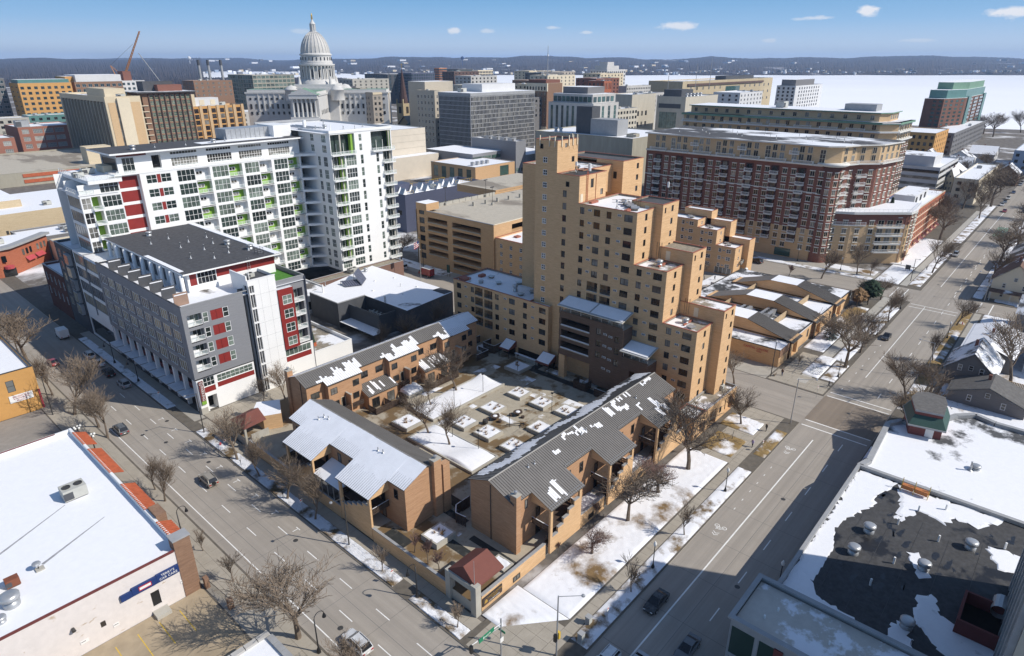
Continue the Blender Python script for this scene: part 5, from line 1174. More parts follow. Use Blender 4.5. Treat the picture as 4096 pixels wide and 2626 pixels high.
# ================================================================ white high-rise behind it
WT=thing('white_apartment_tower','white high-rise with green balcony recesses and glazed corner tower','apartment tower',(100,195,0))
ZF=[5.9,9.3,13.0,16.7,20.4,24.0,27.6,31.3,35.0,38.7,42.5]
m=MB();hs=[];wn_=[];bl=[]
bays=[(74.0,83.4),(83.9,93.1),(93.7,102.6),(103.2,112.2)]
for k in range(10):
    z0,z1=ZF[k],ZF[k+1]
    for i,(a,b) in enumerate(bays):
        s=a+(b-a)*.54;hs.append((a+.2,s,z0+.35,z1-.25,.12,None));wn_.append(((a+.2+s)/2,s-a-.2,z1-z0-.6,z0+.35,4,2,.1))
        g='green_panel' if (k+i) % 2==0 else 'white_panel';hs.append((s+.15,b,z0+.1,z1-.25,1.7,g));bl.append((s+.15,b,z0+.12,g))
    for u,w in ((67.4,1.7),(71.2,1.7)): hs.append((u-w/2-.5,u+w/2+.5,z0+.9,z1-.6,.12,None));wn_.append((u,w+1,z1-z0-1.5,z0+.9,2,2,.1))
    hs.append((68.8,69.8,z0+.9,z1-.6,.06,'red_panel'))
facade(m,'S',190,64.6,112.6,5.9,42.6,'white_panel',hs)
# recess with red panels, then the glazed west end
facade(m,'S',191.5,58.6,64.6,5.9,42.6,'white_panel',[(58.8,64.4,z+.3,ZF[i+1]-.5,.05,'red_panel') for i,z in enumerate(ZF[4:10],4)]);m.quad([(64.6,190,5.9),(64.6,191.5,5.9),(64.6,191.5,42.6),(64.6,190,42.6)],'white_panel')
facade(m,'S',188.,49,58.6,24,41.6,'white_panel',[(53.9,58.4,z+.4,ZF[i+1]-.4,.12,None) for i,z in enumerate(ZF[5:10],5)]+[(51.5,53.6,z+.1,ZF[i+1]-.3,2.5,'green_panel') for i,z in enumerate(ZF[5:9],5)]+[(49.2,51.3,z+.4,ZF[i+1]-.4,.12,None) for i,z in enumerate(ZF[5:9],5)]);m.quad([(58.6,188,24),(58.6,191.5,24),(58.6,191.5,41.6),(58.6,188,41.6)],'white_panel')
facade(m,'W',49,188,198.5,24.2,39.2,'white_panel',[(188.6,198,z+.35,z+3.2,.12,None) for z in ZF[5:9]]);facade(m,'W',46.6,178.5,197.1,0,24.2,'white_panel',[(179,196.6,z+.35,z+3.2,.12,None) for z in ZF[1:5]]+[(179,196.6,.5,5.4,.2,'glass_dark')]);m.quad([(46.6,178.5,24.2),(60,178.5,24.2),(60,197,24.2),(46.6,197,24.2)],'white_panel');facade(m,'N',206,49,112.6,0,42.5,'white_panel');facade(m,'N',198.5,49,56,0,41.6,'white_panel')
part('wall',m,WT)
for u,w,h,z,nx,nz,d in wn_: window(WT,'S',190,u,z,w,h,d,nx=nx,nz=nz,fm='white_panel',gm='glass_cond',ft=.1)
for a,b,z,g in bl:
    balcony(WT,'S',190,a,b,z,1.65);q=MB();c=(a+b)/2
    q.box(a+.3,a+2.4,191.2,191.3,z,z+1.3,g);part('balcony_screen',q,WT);window(WT,'S',191.3,a+1.5,z+1.45,1.9,1.0,.0,nx=2,fm='white_panel',gm='glass_dark',ft=.12)
for i,z in enumerate(ZF[5:10],5): window(WT,'S',188,56.15,z+.4,4.5,ZF[i+1]-z-.8,.1,nx=4,nz=2,fm='white_panel',gm='glass_cond',ft=.1)
for i,z in enumerate(ZF[5:9],5): window(WT,'S',188,50.25,z+.4,2.1,ZF[i+1]-z-.8,.1,nx=2,nz=2,fm='white_panel',gm='glass_dark',ft=.1);balcony(WT,'S',188,51.4,53.8,z+.1,2.3,.9,'glass',ends=True)
for z in ZF[1:9]:
    L=9.4 if z > 23.5 else 17.6;window(WT,'W',49 if z > 23.5 else 46.6,198-L/2 if z > 23.5 else 187.8,z+.35,L,2.85,.1,nx=int(L/1.6),nz=1,fm='coping_gray',gm='glass_mirror',ft=.08)
m=MB();m.box(51.2,59.0,186.4,210,41.65,42.5,'white_panel',top='roof_snow_mid');m.box(48.8,58,187.8,204,38.9,39.2,'white_panel');part('terrace_deck',m,WT)
for x0,x1,y in ((51.4,59,186.5),(59.2,72,190.1)): link('railing',rail_mesh(x1-x0,1.1,'glass'),WT,((x0+x1)/2,y,42.5))
link('railing',rail_mesh(22,1.1,'glass'),WT,(51.3,198.1,42.5),math.pi/2);link('railing',rail_mesh(8,1.1,'glass'),WT,(48.9,192.4,39.2),math.pi/2);link('railing',rail_mesh(3.4,1.1,'glass'),WT,(50.8,187.9,39.2))
# penthouse storey of the slab
m=MB();m.box(58.6,112.6,189.9,206,42.5,42.9,'white_panel');gl=[(74.2,81.6),(84.2,91.6),(93.8,101.2),(103.3,110.6)]
facade(m,'S',192.3,60.5,114,42.9,47.7,'white_panel',[(a,b,43.1,45.5,.15,None) for a,b in gl]+[(a,b,46.3,47.1,.1,None) for a,b in gl]+[(69.2,71.6,43,46.6,1.2,'glass_dark')]);facade(m,'W',60.5,192.3,204,42.5,47.7,'coping_gray',[(193,203,43.4,46.4,.1,'glass_dark')])
m.box(60.6,68,192.2,192.29,46.9,47.6,'maroon');part('penthouse_wall',m,WT)
for a,b in gl: window(WT,'S',192.3,(a+b)/2,43.1,b-a,2.4,.12,nx=9,nz=2,fm='white_panel',gm='glass_dark',ft=.1);window(WT,'S',192.3,(a+b)/2,46.3,b-a,.8,.08,nx=9,fm='white_panel',gm='glass_dark',ft=.08);link('railing',rail_mesh(b-a,1.0,'glass'),WT,((a+b)/2,190.2,42.9))
window(WT,'S',192.25,63.2,43,3,3.6,.0,nx=3,nz=2,fm='white_panel',gm='glass_cond')
m=MB();m.box(58.3,114.3,189.6,207,47.72,48.15,'white_panel',top='roof_dark_few');m.box(84,110,194,199,48.16,48.22,'snow');part('penthouse_roof',m,WT)
# corner tower
hs=[];tw=[];tb=[]
TZ=[6.0,9.3,12.8,16.4,20.1,23.6,27.4,31.3,35.1,38.9,42.9]
for i in range(10):
    z0,z1=TZ[i],TZ[i+1];h=z1-z0
    if i > 0: hs.append((116.7,121.4,z0+.1,z1-.35,1.7,'glass_cond'));tb.append((116.4,121.2,z0+.12))
    else: hs.append((117,120.4,z0+.4,z1-.4,.12,None));tw.append((118.7,3.4,h-.8,z0+.4,4,2))
    hs.append((121.8,125.8,z0+.4,z1-.35,.12,None));tw.append((123.8,4.,h-.75,z0+.4,4,2))
    for u in (128.0,134.2): hs.append((u-.6,u+.6,z0+.5,z1-.5,.12,None));tw.append((u,1.2,h-1.,z0+.5,1,2))
    hs.append((136.4,140.2,z0+.1,z1-.35,1.8,'glass_cond'));tb.append((136.2,140.8,z0+.12))
for u in (127.8,): 
    for z in (43.6,46.6): hs.append((u-.6,u+.6,z,z+2.2,.12,None));tw.append((u,1.2,2.2,z,1,2))
hs +=[(116.7,125.6,43.,49.2,2,'glass_cond'),(132,140,43.,49.2,2,'glass_cond')];tb +=[(116.4,125.4,43.05),(132,140.8,43.05)]
m=MB();facade(m,'S',178.5,116.5,140.3,5.7,50.3,'white_panel',hs);ww=[]
for i in range(10): ww +=[(185.4,1.5,TZ[i+1]-TZ[i]-1.0,TZ[i]+.5,2),(181.9,2.2,TZ[i+1]-TZ[i]-.9,TZ[i]+.45,3)]
ww +=[(188.4,1.9,2.2,43.6,2),(188.4,1.9,2.2,46.8,2),(182,2.4,2.4,43.6,3),(182,2.4,2.4,46.7,3)]
facade(m,'W',116.5,178.5,196,5.7,50.3,'white_panel',[(u-w/2,u+w/2,z,z+h,.12,None) for u,w,h,z,n in ww]);facade(m,'E',140.3,178.5,219,0,50.3,'white_panel');facade(m,'N',219,114,140.3,0,50.3,'white_panel');facade(m,'W',114,196,219,42,50.3,'white_panel')
m.quad([(114.3,179,49.8),(140,179,49.8),(140,218.6,49.8),(114.3,218.6,49.8)],'roof_snow_heavy');part('tower_wall',m,WT)
for u,w,h,z,nx,nz in tw: window(WT,'S',178.5,u,z,w,h,.1,nx=nx,nz=nz,fm='white_panel',gm='glass_cond',ft=.1)
for u,w,h,z,n in ww: window(WT,'W',116.5,u,z,w,h,.1,nx=n,nz=2,fm='white_panel',gm='glass_cond',ft=.1)
for a,b,z in tb:
    balcony(WT,'S',178.5,a,b,z,1.6,1.1,'glass',ends=True);q=MB();q.lathe((a+(3.9 if a < 120 else b-a-1.4),178.9,z),[(.26,0),(.26,3.3 if b-a < 5 else 6.2)],10,'concrete');part('column',q,WT,True)
    if a < 120 or b-a > 5: q=MB();q.box(b-1.1,b-.35,178.9,180.1,z,z+(3.2 if b-a < 5 else 6),'green_panel');part('green_panel',q,WT)
    for k in range(4): q=MB();x=a+.5+(b-a-1)*k/3;q.box(x-.05,x+.05,180.0,180.1,z,z+3.2,'white_panel');part('mullion',q,WT)
m=MB()   # glazed re-entrant corner between slab and tower
for i in range(11):
    z0=TZ[i];z1=TZ[i+1] if i < 10 else 43
    if i==10: break
    m.quad([(112.6,190.2,z0+.5),(116.0,195.4,z0+.5),(116.0,195.4,z1-.3),(112.6,190.2,z1-.3)],'glass_cond');m.quad([(116.0,195.4,z0+.5),(117.2,195,z0+.5),(117.2,195,z1-.3),(116,195.4,z1-.3)],'glass_cond')
part('corner_glazing',m,WT)
for i in range(11):
    z0=TZ[i] if i < 10 else 42.6;m=MB();m.prism([(112.5,190.),(116.5,187.2),(116.5,196),(112.5,196)],z0-.3,z0+.45,'white_panel');part('corner_band',m,WT)
for i in range(10):
    for f in (0,.25,.5,.75,1): q=MB();x,y=112.6+3.4*f,190.15+5.2*f;q.box(x-.05,x+.05,y-.1,y,TZ[i]+.45,TZ[i+1]-.3,'white_panel');part('mullion',q,WT)
m=MB();m.box(116.3,140.5,178.3,178.6,49.6,50.45,'white_panel');m.box(116.3,116.7,178.6,196,50.3,50.45,'white_panel');m.box(140.1,140.5,178.6,219,50.3,50.45,'coping_gray');m.box(114,140,218.7,219,50.3,51,'coping_gray');part('coping',m,WT)
m=MB();m.box(94,108,199,206,48.16,51.2,'galvanised')
for i in range(9): m.box(94+i*1.55,94.1+i*1.55,198.9,199,48.3,51.2,'coping_gray')
part('louvre_screen',m,WT);m=MB();m.box(108,114,196,206,48.16,51.6,'white_panel');part('roof_block',m,WT)
for x,y,h,r,k in ((119,196,2.2,.5,3),(121.5,200,2.4,.6,3),(124,192,1.2,.3,1),(127,186,1,.25,0),(118,188,1.6,.2,0),(122,186,1.8,.15,3),(130,184,1,.2,0),(136,188,.9,.25,0),(132,205,1.2,.3,0),(92,196,1.2,.3,0),(88,195,1.1,.3,1),(80,195,.8,.2,0),(66,195,1.3,.3,1),(72,196,.8,.2,0)): vent(WT,x,y,49.8 if x > 114 else 48.15,h,r,k)
m=MB()
for k in range(5): m.tube((117+k*1.2,190,50.4),(117+k*1.2,206,50.4),.12,.12,5,'galvanised')
m.tube((116,194,50.2),(124,194,50.2),.2,.2,6,'galvanised');part('roof_pipes',m,WT)
m=MB();m.box(58.5,64,197,203,42.6,44.4,'cream');part('roof_shed',m,WT);ac_unit(WT,55.5,200,42.5,3,2,1.5);ac_unit(WT,52,196,42.5,2.4,2,1.2)
pd=thing('brown_podium','low brown panelled podium with gravel roof at the white tower foot','podium',(126,176,0));clad(pd,'S',104,138,173.6,178.4,0,5.6,'brown_panel' if 'brown_panel' in MATS else 'wood_brown','gravel_roof',cop='coping_gray',par_h=.25)
ac_unit(pd,118.5,176,5.4,3,2,1.5);window(pd,'E',138,176,.6,3,4,-.03,nx=2,nz=2)
# ================================================================ low white-roofed building between the blocks
LB=thing('low_white_roof_building','low charcoal building with broad white snowy roof and tilted panel rack','building',(108,152,0))
m=MB();poly=[(94.6,149.4),(104,149.4),(104,130.6),(123.2,132.8),(123.6,172),(94.6,163.6)];m.prism(poly,0,7.3,'dark_gray','roof_snow_heavy');m.box(94.5,104,149.3,149.6,7.3,7.5,'coping_gray');m.box(94.5,94.8,149.6,163.4,7.3,7.5,'coping_gray');part('wall',m,LB)
m=MB();m.box(98.2,98.5,135.6,151,0,6.2,'dark_siding');m.box(98.5,104,135.6,135.9,0,6.2,'dark_siding');m.quad([(98.5,136,3.2),(104,136,3.2),(104,149.3,3.2),(98.5,149.3,3.2)],'dark_roof');m.box(94.4,98.2,133.5,149,1.9,2.1,'dark_gray',top='snow');part('service_yard',m,LB)
for y in (140,141.6,143.2,144.8): ac_unit(LB,102.6,y,3.2,1.3,1.3,1.2,fans=1)
m=MB()
for k in range(3): m.tube((104.2,140+k*.35,3),(104.2,140+k*.35,9.2),.05,.05,4,'black_metal')
for k in range(12): m.tube((104.2,140,3.4+k*.5),(104.2,140.7,3.4+k*.5),.03,.03,4)
part('roof_ladder',m,LB)
for a,b,c,d,l in (((108.6,157.2,7.6),(113.2,161.2,7.6),(113.6,165.6,10.2),(109.0,161.6,10.2),0),((104.4,159.6,7.5),(108.6,157.4,7.5),(109.4,160.9,8.4),(105.2,163.2,8.4),1)):
    t=thing('solar_panel',('tall tilted dark solar rack on the snowy low roof','low dark solar rack beside the taller one on the snowy roof')[l],'solar panel',a,'solar racks on the low roof');A,B,C,D_=map(Vector,(a,b,c,d));m=MB();m.quad([a,b,c,d],'navy_panel');m.quad([A-Vector((0,0,.12)),B-Vector((0,0,.12)),C-Vector((0,0,.12)),D_-Vector((0,0,.12))],'galvanised');part('panel',m,t);m=MB()
    for k in range(8): p,q=A.lerp(B,k/7),D_.lerp(C,k/7);m.tube(p+Vector((0,0,.06)),q+Vector((0,0,.06)),.04,.04,4,'galvanised')
    m.tube(D_,(D_.x,D_.y,7.3),.07,.07,4);m.tube(C,(C.x,C.y,7.3),.07,.07,4);part('frame',m,t)
for x,y,h,r,k in ((97.4,160.8,2.4,.2,3),(101,165,1.2,.2,0),(118,168,1.4,.25,1),(116,148,.9,.12,0),(112,142,.3,.3,3),(119,144,.3,.3,3),(108,151,.3,.3,3),(114,158,.3,.3,3),(120,156,.3,.3,3)): vent(LB,x,y,7.3,h,r,k)
m=MB();m.box(120,123,133,138,7.31,7.5,'dark_roof');m.box(105,110,131.3,136,7.31,7.34,'roof_snow_mid');part('roof_patch',m,LB)
WB=thing('white_terrace_building','low white walled building with rooftop patio and potted conifer','building',(80,140,0));clad(WB,'S',74.65,85.5,130.4,150,0,4.9,'white_panel','roof_gravel_snow',cop='white_panel',par_h=.7)
pt=thing('potted_conifer','small conifer in a terracotta box on the white walled patio','potted plant',(77.6,135.4,4.2));m=MB();m.box(77.2,78.2,134.9,135.9,4.2,5.2,'terracotta');part('pot',m,pt);m=MB()
for k in range(5): m.lathe((77.7,135.4,5.2+k*.5),[(.55-.09*k,0),(.1,.75)],8,'needle')
part('foliage',m,pt)
WC=thing('white_link_building','small white building with brown snowy roof between podium and low roof','building',(96,172,0));clad(WC,'S',86,103.8,165.5,186,0,5.4,'white_panel','roof_snow_mid',{'S': [(93,98,1.2,3.8,.15,'glass_dark')]},cop='white_panel',par_h=.3)

# ================================================================ downtown
def rows_on(mb_holes,wl,face,c,u0,u1,spec,z1,x):
    n,rows,w,h,zo,pitch=spec[:6];L=u1-u0
    for i in range(n):
        u=u0+L*(i+.5)/n
        for k in range(rows):
            z=z1-zo-h-pitch*k
            if z < 1: continue
            wl.append((face,c,u,z,w,h,spec[6:]))
def bld(name,label,cat,x0,x1,y0,y1,z,mat,W=None,S=None,top='roof_snow',par_h=.6,cop='coping_gray',group=None,ac=1,ct=.4,z0=0,holes=None):
    t=thing(name,label,cat,((x0+x1)/2,(y0+y1)/2,z0),group);wl=[]
    for face,sp in (('W',W),('S',S)):
        for s in (sp or []):
            f0,f1=s[0];a,b=(y0,y1) if face=='W' else (x0,x1);c=x0 if face=='W' else y0
            rows_on(None,wl,face,c,a+(b-a)*f0,a+(b-a)*f1,s[1:],z,t)
    d=math.hypot(x0,y0);hs={'W': list((holes or {}).get('W',[])),'S': list((holes or {}).get('S',[]))};g=MB();dep=.18
    for face,c,u,zz,w,h,k in wl: hs[face].append((u-w/2,u+w/2,zz,zz+h,dep,None))
    clad(t,'',x0,x1,y0,y1,z0,z,mat,top,hs,par_h,cop,ct)
    nobj=0
    for face,c,u,zz,w,h,k in wl:
        nx,nz,fm,gm=(list(k)+[2,1,'dark_metal','glass_dark'][len(k):])[:4]
        if max(w,h)*2582/d > 9 and nobj < 300: window(t,face,c,u,zz,w,h,dep-.02,nx=nx,nz=nz,fm=fm,gm=gm,ft=.12);nobj +=1
        else:
            g.quad([fp(face,c,u-w/2,zz,dep-.02),fp(face,c,u+w/2,zz,dep-.02),fp(face,c,u+w/2,zz+h,dep-.02),fp(face,c,u-w/2,zz+h,dep-.02)],gm)
            for i in range(1,nx): uu=u-w/2+w*i/nx;g.quad([fp(face,c,uu-.1,zz,dep-.08),fp(face,c,uu+.1,zz,dep-.08),fp(face,c,uu+.1,zz+h,dep-.08),fp(face,c,uu-.1,zz+h,dep-.08)],fm)
    if g.f: part('window_grid',g,t,kind='stuff')
    r=random.Random(int(x0*7+y0))
    for i in range(ac): ac_unit(t,r.uniform(x0+3,x1-3),r.uniform(y0+3,y1-3),z-par_h,r.uniform(2,4),r.uniform(2,3),r.uniform(1.2,2.2),mat=r.choice(['ac_paint','galvanised','coping_gray']),fans=1)
    return t
def blk(t,name,*b,mat='cream',top=None): m=MB();m.box(*b,mat,top=top);return part(name,m,t)
ALL=(0,1)
# tan ribbed tower
t=bld('tan_tower','tan slab tower with dark ribbed long side and blank pale end','office tower',171,195,539,640,47,'beige_brick',[(ALL,26,1,.1,.1,5,4)],[((.70,.84),1,11,2.6,2.4,5,3.6,1,1,'brown_brick','glass_dark')],'roof_snow_mid',1.2,'beige_brick',holes={'W': [(541,638,0,43.5,.9,'rib_brown')]})
for i in range(14): m=MB();y=541.6+i*7.1;m.box(170.5,171.9,y,y+1.4,0,43,'old_concrete');part('rib',m,t)
for i in range(14): m=MB();y=545.2+i*7.1;m.prism([(171.0,y-2.9),(171.95,y-2.9),(171.95,y-1.8),(171.0,y-1.8)],42,43.6,'beige_brick');m.box(171.75,171.95,y-.5,y+.5,0,43,'glass_dark');part('window_strip',m,t)
blk(t,'pilaster',178.6,187,537.2,538.9,0,46,mat='cream');blk(t,'brick_panel',172.6,177.4,538.7,538.9,0,43,mat='buff_brick');blk(t,'window_strip',177.5,178.5,538.6,538.9,0,44,mat='glass_dark');blk(t,'brick_panel',187.6,194,538.7,538.9,0,43,mat='buff_brick');blk(t,'penthouse',176,190,552,590,46.5,52,mat='beige_brick');ac_unit(t,184,545,46.5,5,4,2)
# green glass hotel tower with brown fins
t=bld('green_tower','green glass tower with brown fins, side balconies and flat brim roof','hotel',197,232,541,569,48.5,'brown_brick',[(ALL,4,10,5.6,2.6,2,4.2,3,1,'beige_brick','glass_green')],[((.12,1),8,11,3.2,3.0,1.5,4.1,3,2,'beige_brick','glass_green')],'roof_snow_mid',.3)
blk(t,'roof_brim',193,236,538,572,48.7,49.4,mat='dark_gray',top='roof_snow_mid')
for i in range(9): blk(t,'fin',201.2+i*3.85,201.8+i*3.85,540,540.9,0,48,mat='wood_brown')
for k in range(9): blk(t,'balcony',195.6,200,540.2,544,6+k*4.2,6.5+k*4.2,mat='cream')
blk(t,'penthouse',212,230,548,562,49.4,54,mat='red_brick');blk(t,'penthouse',204,226,554,566,49.4,56.4,mat='dark_gray')
t=bld('ribbed_office','orange tan office block with tall dark window bays','office',235,279,552,573,37,'orange_brick',[(ALL,4,6,3.2,3,2,4.6,2,2,'wood_brown','glass_dark')],[((.03,.99),6,6,3.6,3.4,2,4.4,3,3,'wood_brown','glass_dark')],'roof_snow_mid',1)
for i in range(7): blk(t,'pier',235.4+i*7,237.6+i*7,551.3,551.9,0,37.5,mat='buff_brick')
blk(t,'penthouse',241,262,558,570,36.2,43,mat='house_white');blk(t,'louvre',246,250,557.8,557.95,37.5,41.5,mat='cream');blk(t,'louvre',255,259,557.8,557.95,37.5,41.5,mat='cream');blk(t,'penthouse',236,242,556,568,36,46,mat='beige_brick');ac_unit(t,266,562,36.2,5,4,3)
# brick school-like block and its lower neighbour
t=bld('red_brick_block','four storey red brick block with grouped white windows','office',137,177,640,680,22.5,'red_brick_l',None,[((.03,.2),1,4,4.6,3.4,1.8,5.6,4,2,'house_white','glass_pale'),((.23,.79),3,4,6.4,3.4,1.8,5.6,6,2,'house_white','glass_pale'),((.82,.99),1,4,4.6,3.4,1.8,5.6,4,2,'house_white','glass_pale')],'roof_snow_heavy');ac_unit(t,143,652,22,9,7,5,'galvanised',2)
bld('brick_block','low red brick wing left of the four storey brick block','office',100,127,610,640,18,'red_brick_l',None,[((.3,.98),2,3,5,3.4,2.4,5.8,4,2,'house_white','glass_pale')],'roof_snow_heavy',ac=0)
bld('concrete_parking_garage','pale concrete parking deck with red striped sides','parking garage',84,190,486,600,8,'old_concrete',None,None,'ramp_deck',.8,'old_concrete',ac=0)
for i,(a,b) in enumerate(((100,134),(142,178))):
    for k in range(2): m=MB();m.box(a,b,485.7,485.95,1.6+k*3.4,3.6+k*3.4,'terracotta');part('red_stripe',m,COL.objects['concrete_parking_garage'])
m=MB();m.box(141,156,500,512,7.2,18,'beige_brick');tt=thing('stair_head','pale windowless stair head box standing on the parking deck','stair head',(148,506,7));part('wall',m,tt)
t=thing('brick_theatre','long blank tan brick theatre wall with white roof','theatre',(60,330,0));m=MB();poly=[(20,322),(80,322),(92,330),(92,372),(20,372)];m.prism(poly,0,13.5,'theatre_brick','roof_snow_heavy');part('wall',m,t);m=MB();m.box(22,66,336,371,13.5,16.5,'theatre_brick',top='snow');part('roof_block',m,t);ac_unit(t,74,332,13.5,3,2.4,1.6)
for a,b,z in ((52,53.6,7),(55.6,56.4,5.6)): blk(t,'window',a,b,321.8,321.98,z,z+1.4,mat='dark_metal')
bld('taupe_block','taupe low block with cluttered snowy roof below the theatre wall','shop',55,82,292,312,8.6,'house_gray',[(ALL,1,1,3,2,2,3,1,1,'beige_brick','glass_green')],[((.35,.6),1,1,1.2,2,3.4,3)],'roof_snow',ac=3)
bld('cream_shopfront','cream two storey shopfront behind bare street trees','shop',62.4,84,279,291,7.6,'cream',None,[(ALL,5,2,1.6,2.0,1.2,3.4,2,1,'house_white','glass_dark')],'tar_roof',ac=2)
t=thing('red_corner_building','two storey red brick corner building with rounded corner and red awnings','shop',(40,285,0));m=MB();poly=[(14,279.4),(38,276.4),(43,276),(46.6,277.6),(50,280.5),(62,292),(54,300),(14,300)];m.prism(poly,0,9.6,'red_brick_o','roof_snow');part('wall',m,t)
m=MB();m.prism([(47.4,276.6),(51,279.8),(63.2,291.4),(61,293.6),(48,281),(42,277.6),(14,281),(14,279),(38,276),(43.2,275.4)],9.6,10.4,'coping_gray');part('cornice',m,t)
for i,f in enumerate((.18,.3,.42,.66,.78,.9)):
    for z in (5.6,): q=MB();x,y=50+12*f,280.5+11.5*f;q.tube((x-.35,y-.35,z),(x-.35,y-.35,z+2),.5,.5,4,'glass_dark');part('window',q,t)
for i,x in enumerate((40.2,44.8)): blk(t,'window',x-.6,x+.6,276-.1+.1*i,276.4,5.4,7.6,mat='glass_dark')
for f in (.3,.62): q=MB();x,y=50+12*f,280.5+11.5*f;q.quad([(x-1.6,y-1.5,4.6),(x+1.6,y+1.6,4.6),(x+2.5,y+.7,3.2),(x-.7,y-2.4,3.2)],'awning_red');part('awning',q,t)
q=MB();q.lathe((45.6,276.2,3),[(1.5,0),(1.5,.9),(.2,1.2)],12,'awning_red');part('awning',q,t);blk(t,'shopfront',43.6,47.4,276.2,276.9,.2,2.9,mat='glass_dark');ac_unit(t,40,284,9.6,4,3,1.6);ac_unit(t,46,288,9.6,4,3,1.8);ac_unit(t,34,288,9.6,3,2,1.2)
bld('dark_brick_shop','dark red brick two storey shop beside the gray bay window block','shop',46.3,74,212,232,13.4,'dark_red_brick',[(ALL,5,2,1.5,2.6,2,4.4,2,2,'house_white','glass_dark')],None,'roof_snow',ac=1)
t=bld('bay_window_block','dark gray block with projecting square bay windows','apartment block',46.3,70,197.2,211.6,24,'dark_gray',[((0,.99),3,5,3.3,2.6,1.6,3.5,3,1,'coping_gray','glass_mirror')],[((.0,.45),1,5,2.2,2.5,1.8,3.5,2,1,'house_white','glass_dark')],'roof_snow',ac=0)
for k in range(5): m=MB();z=19.6-3.5*k;m.box(45.4,46.25,198,201.6,z,z+2.9,'coping_gray');m.box(45.35,45.4,198.2,201.4,z+.2,z+2.7,'glass_mirror');part('bay_window',m,t)
# far left towers
t=bld('orange_apartment_tower','tan orange apartment block with stacked corner balconies','apartment tower',171,214,755,785,52,'orange_brick',[(ALL,2,9,5,1.2,3,4.2,1,1,'house_white','void_warm')],[(ALL,8,9,2.8,2.4,3,4.6,2,1,'dark_metal','glass_blue')],'roof_snow')
blk(t,'upper_tower',214,226,770,800,0,57,mat='orange_brick',top='snow');blk(t,'top_storey',172,213,757,780,52,55,mat='teal_panel',top='snow')
bld('blue_glass_tower','blue gray glass tower at the left edge of the skyline','apartment tower',150,168,785,801,56,'house_gray',[(ALL,3,10,4,2.6,2,4.4,2,1,'house_white','glass_blue')],[(ALL,3,10,4,2.6,2,4.4,2,1,'house_white','glass_blue')])
t=bld('white_topped_hotel','dark hotel with long white upper storey behind the tan tower','hotel',219,262,763,800,52,'brown_brick',None,[(ALL,8,8,3.4,2.8,2,4.6,2,1,'house_white','glass_blue')]);blk(t,'upper_storey',221,262,764,795,52,58.4,mat='house_white',top='snow')
t=bld('white_gabled_hotel','white hotel wing with red trim right of the crane','hotel',262,290,780,810,52,'house_white',None,[(ALL,6,8,2.6,2.4,2,4.6,2,1,'dark_metal','glass_blue')]);blk(t,'roof_block',272,280,786,800,52,61,mat='red_brick')
bld('teal_glass_office','teal glass office block left of the white dome','office',430,488,814,878,55,'old_concrete',[(ALL,10,8,5.6,3.8,1,4.8,3,1,'teal_panel','glass_green')],[(ALL,10,8,5,3.4,1,4.8,3,2,'house_white','glass_green')],'roof_snow',ac=2)
# hotel, church, black glass block and neighbours
t=bld('taupe_hotel','taupe flat roofed hotel with paired windows right of the dome','hotel',358,376,477,519,46,'taupe_stone',[((.08,.96),9,7,1.4,2.2,3.6,4.4,1,1,'dark_metal','glass_dark')],[((.03,.99),4,7,2.2,2.3,3.6,4.4,2,1,'dark_metal','glass_dark')],'roof_snow_mid',1,'taupe_stone');blk(t,'roof_block',359,366,495,505,45,49,mat='taupe_stone');blk(t,'end_wall',358.2,375.8,476.6,476.9,44.2,46,mat='beige_brick')
for k in range(6): m=MB();m.box(365,367.2,475.6,476.9,8+k*4.9,8.3+k*4.9,'dark_metal');part('fire_escape',m,t)
t=thing('church','stone church with slender dark brown spire and gray slate roof','church',(428,520,0));m=MB();m.box(421,431,514,524,0,33,'church_stone');part('tower',m,t);m=MB()
for x,y in ((421,514),(430,514),(421,523),(430,523)): m.box(x,x+1.2,y,y+1.2,33,37,'church_stone')
part('pinnacle',m,t);m=MB();n=8
for k in range(n): a,b=2*math.pi*k/n+.39,2*math.pi*(k+1)/n+.39;m.quad([(426+4.6*math.cos(a),519+4.6*math.sin(a),33),(426+4.6*math.cos(b),519+4.6*math.sin(b),33),(426,519,66)],'spire_brown')
part('spire',m,t);m=MB();m.tube((426,519,65),(426,519,69),.2,.2,4,'gold');m.tube((425,520,67.6),(427,518,67.6),.2,.2,4,'gold');part('cross',m,t)
for z in (24,): blk(t,'louvre',424.6,427.4,513.7,513.95,z,z+6,mat='void_warm');blk(t,'louvre',420.7,420.95,517,520.6,z,z+6,mat='void_warm')
m=MB();m.box(402,440,480,500,0,14,'church_stone');m.quad([(401,479,14),(441,479,14),(441,490,24),(401,490,24)],'slate_gray');m.quad([(401,501,14),(441,501,14),(441,490,24),(401,490,24)],'slate_gray');m.quad([(402,480,14),(402,500,14),(402,490,23.6)],'church_stone');part('nave',m,t);m=MB();m.box(392,404,470,484,0,12,'church_stone');m.quad([(391,469,12),(405,469,12),(398,477,20)],'green_metal');m.quad([(391,485,12),(391,469,12),(398,477,20)],'green_metal');m.quad([(405,485,12),(405,469,12),(398,477,20)],'green_metal');part('vestry',m,t)
for i in range(6): blk(t,'lancet_window',404+i*6,406+i*6,479.7,479.95,5,11,mat='void_warm')
t=bld('pale_stone_hotel','pale stone hotel with crowned parapet beside the church','hotel',382,388,425,448,48,'pale_stone',[((.05,1),5,8,1.7,2.5,3.6,5,1,2,'house_white','glass_dark')],[(ALL,1,8,1.7,2.4,3.6,5,1,2,'house_white','glass_dark')],'roof_snow_mid',1,'pale_stone');blk(t,'upper_block',392,425,448,470,0,54.4,mat='pale_stone',top='snow');blk(t,'rear_block',388.1,420,426,450,0,46,mat='pale_stone')
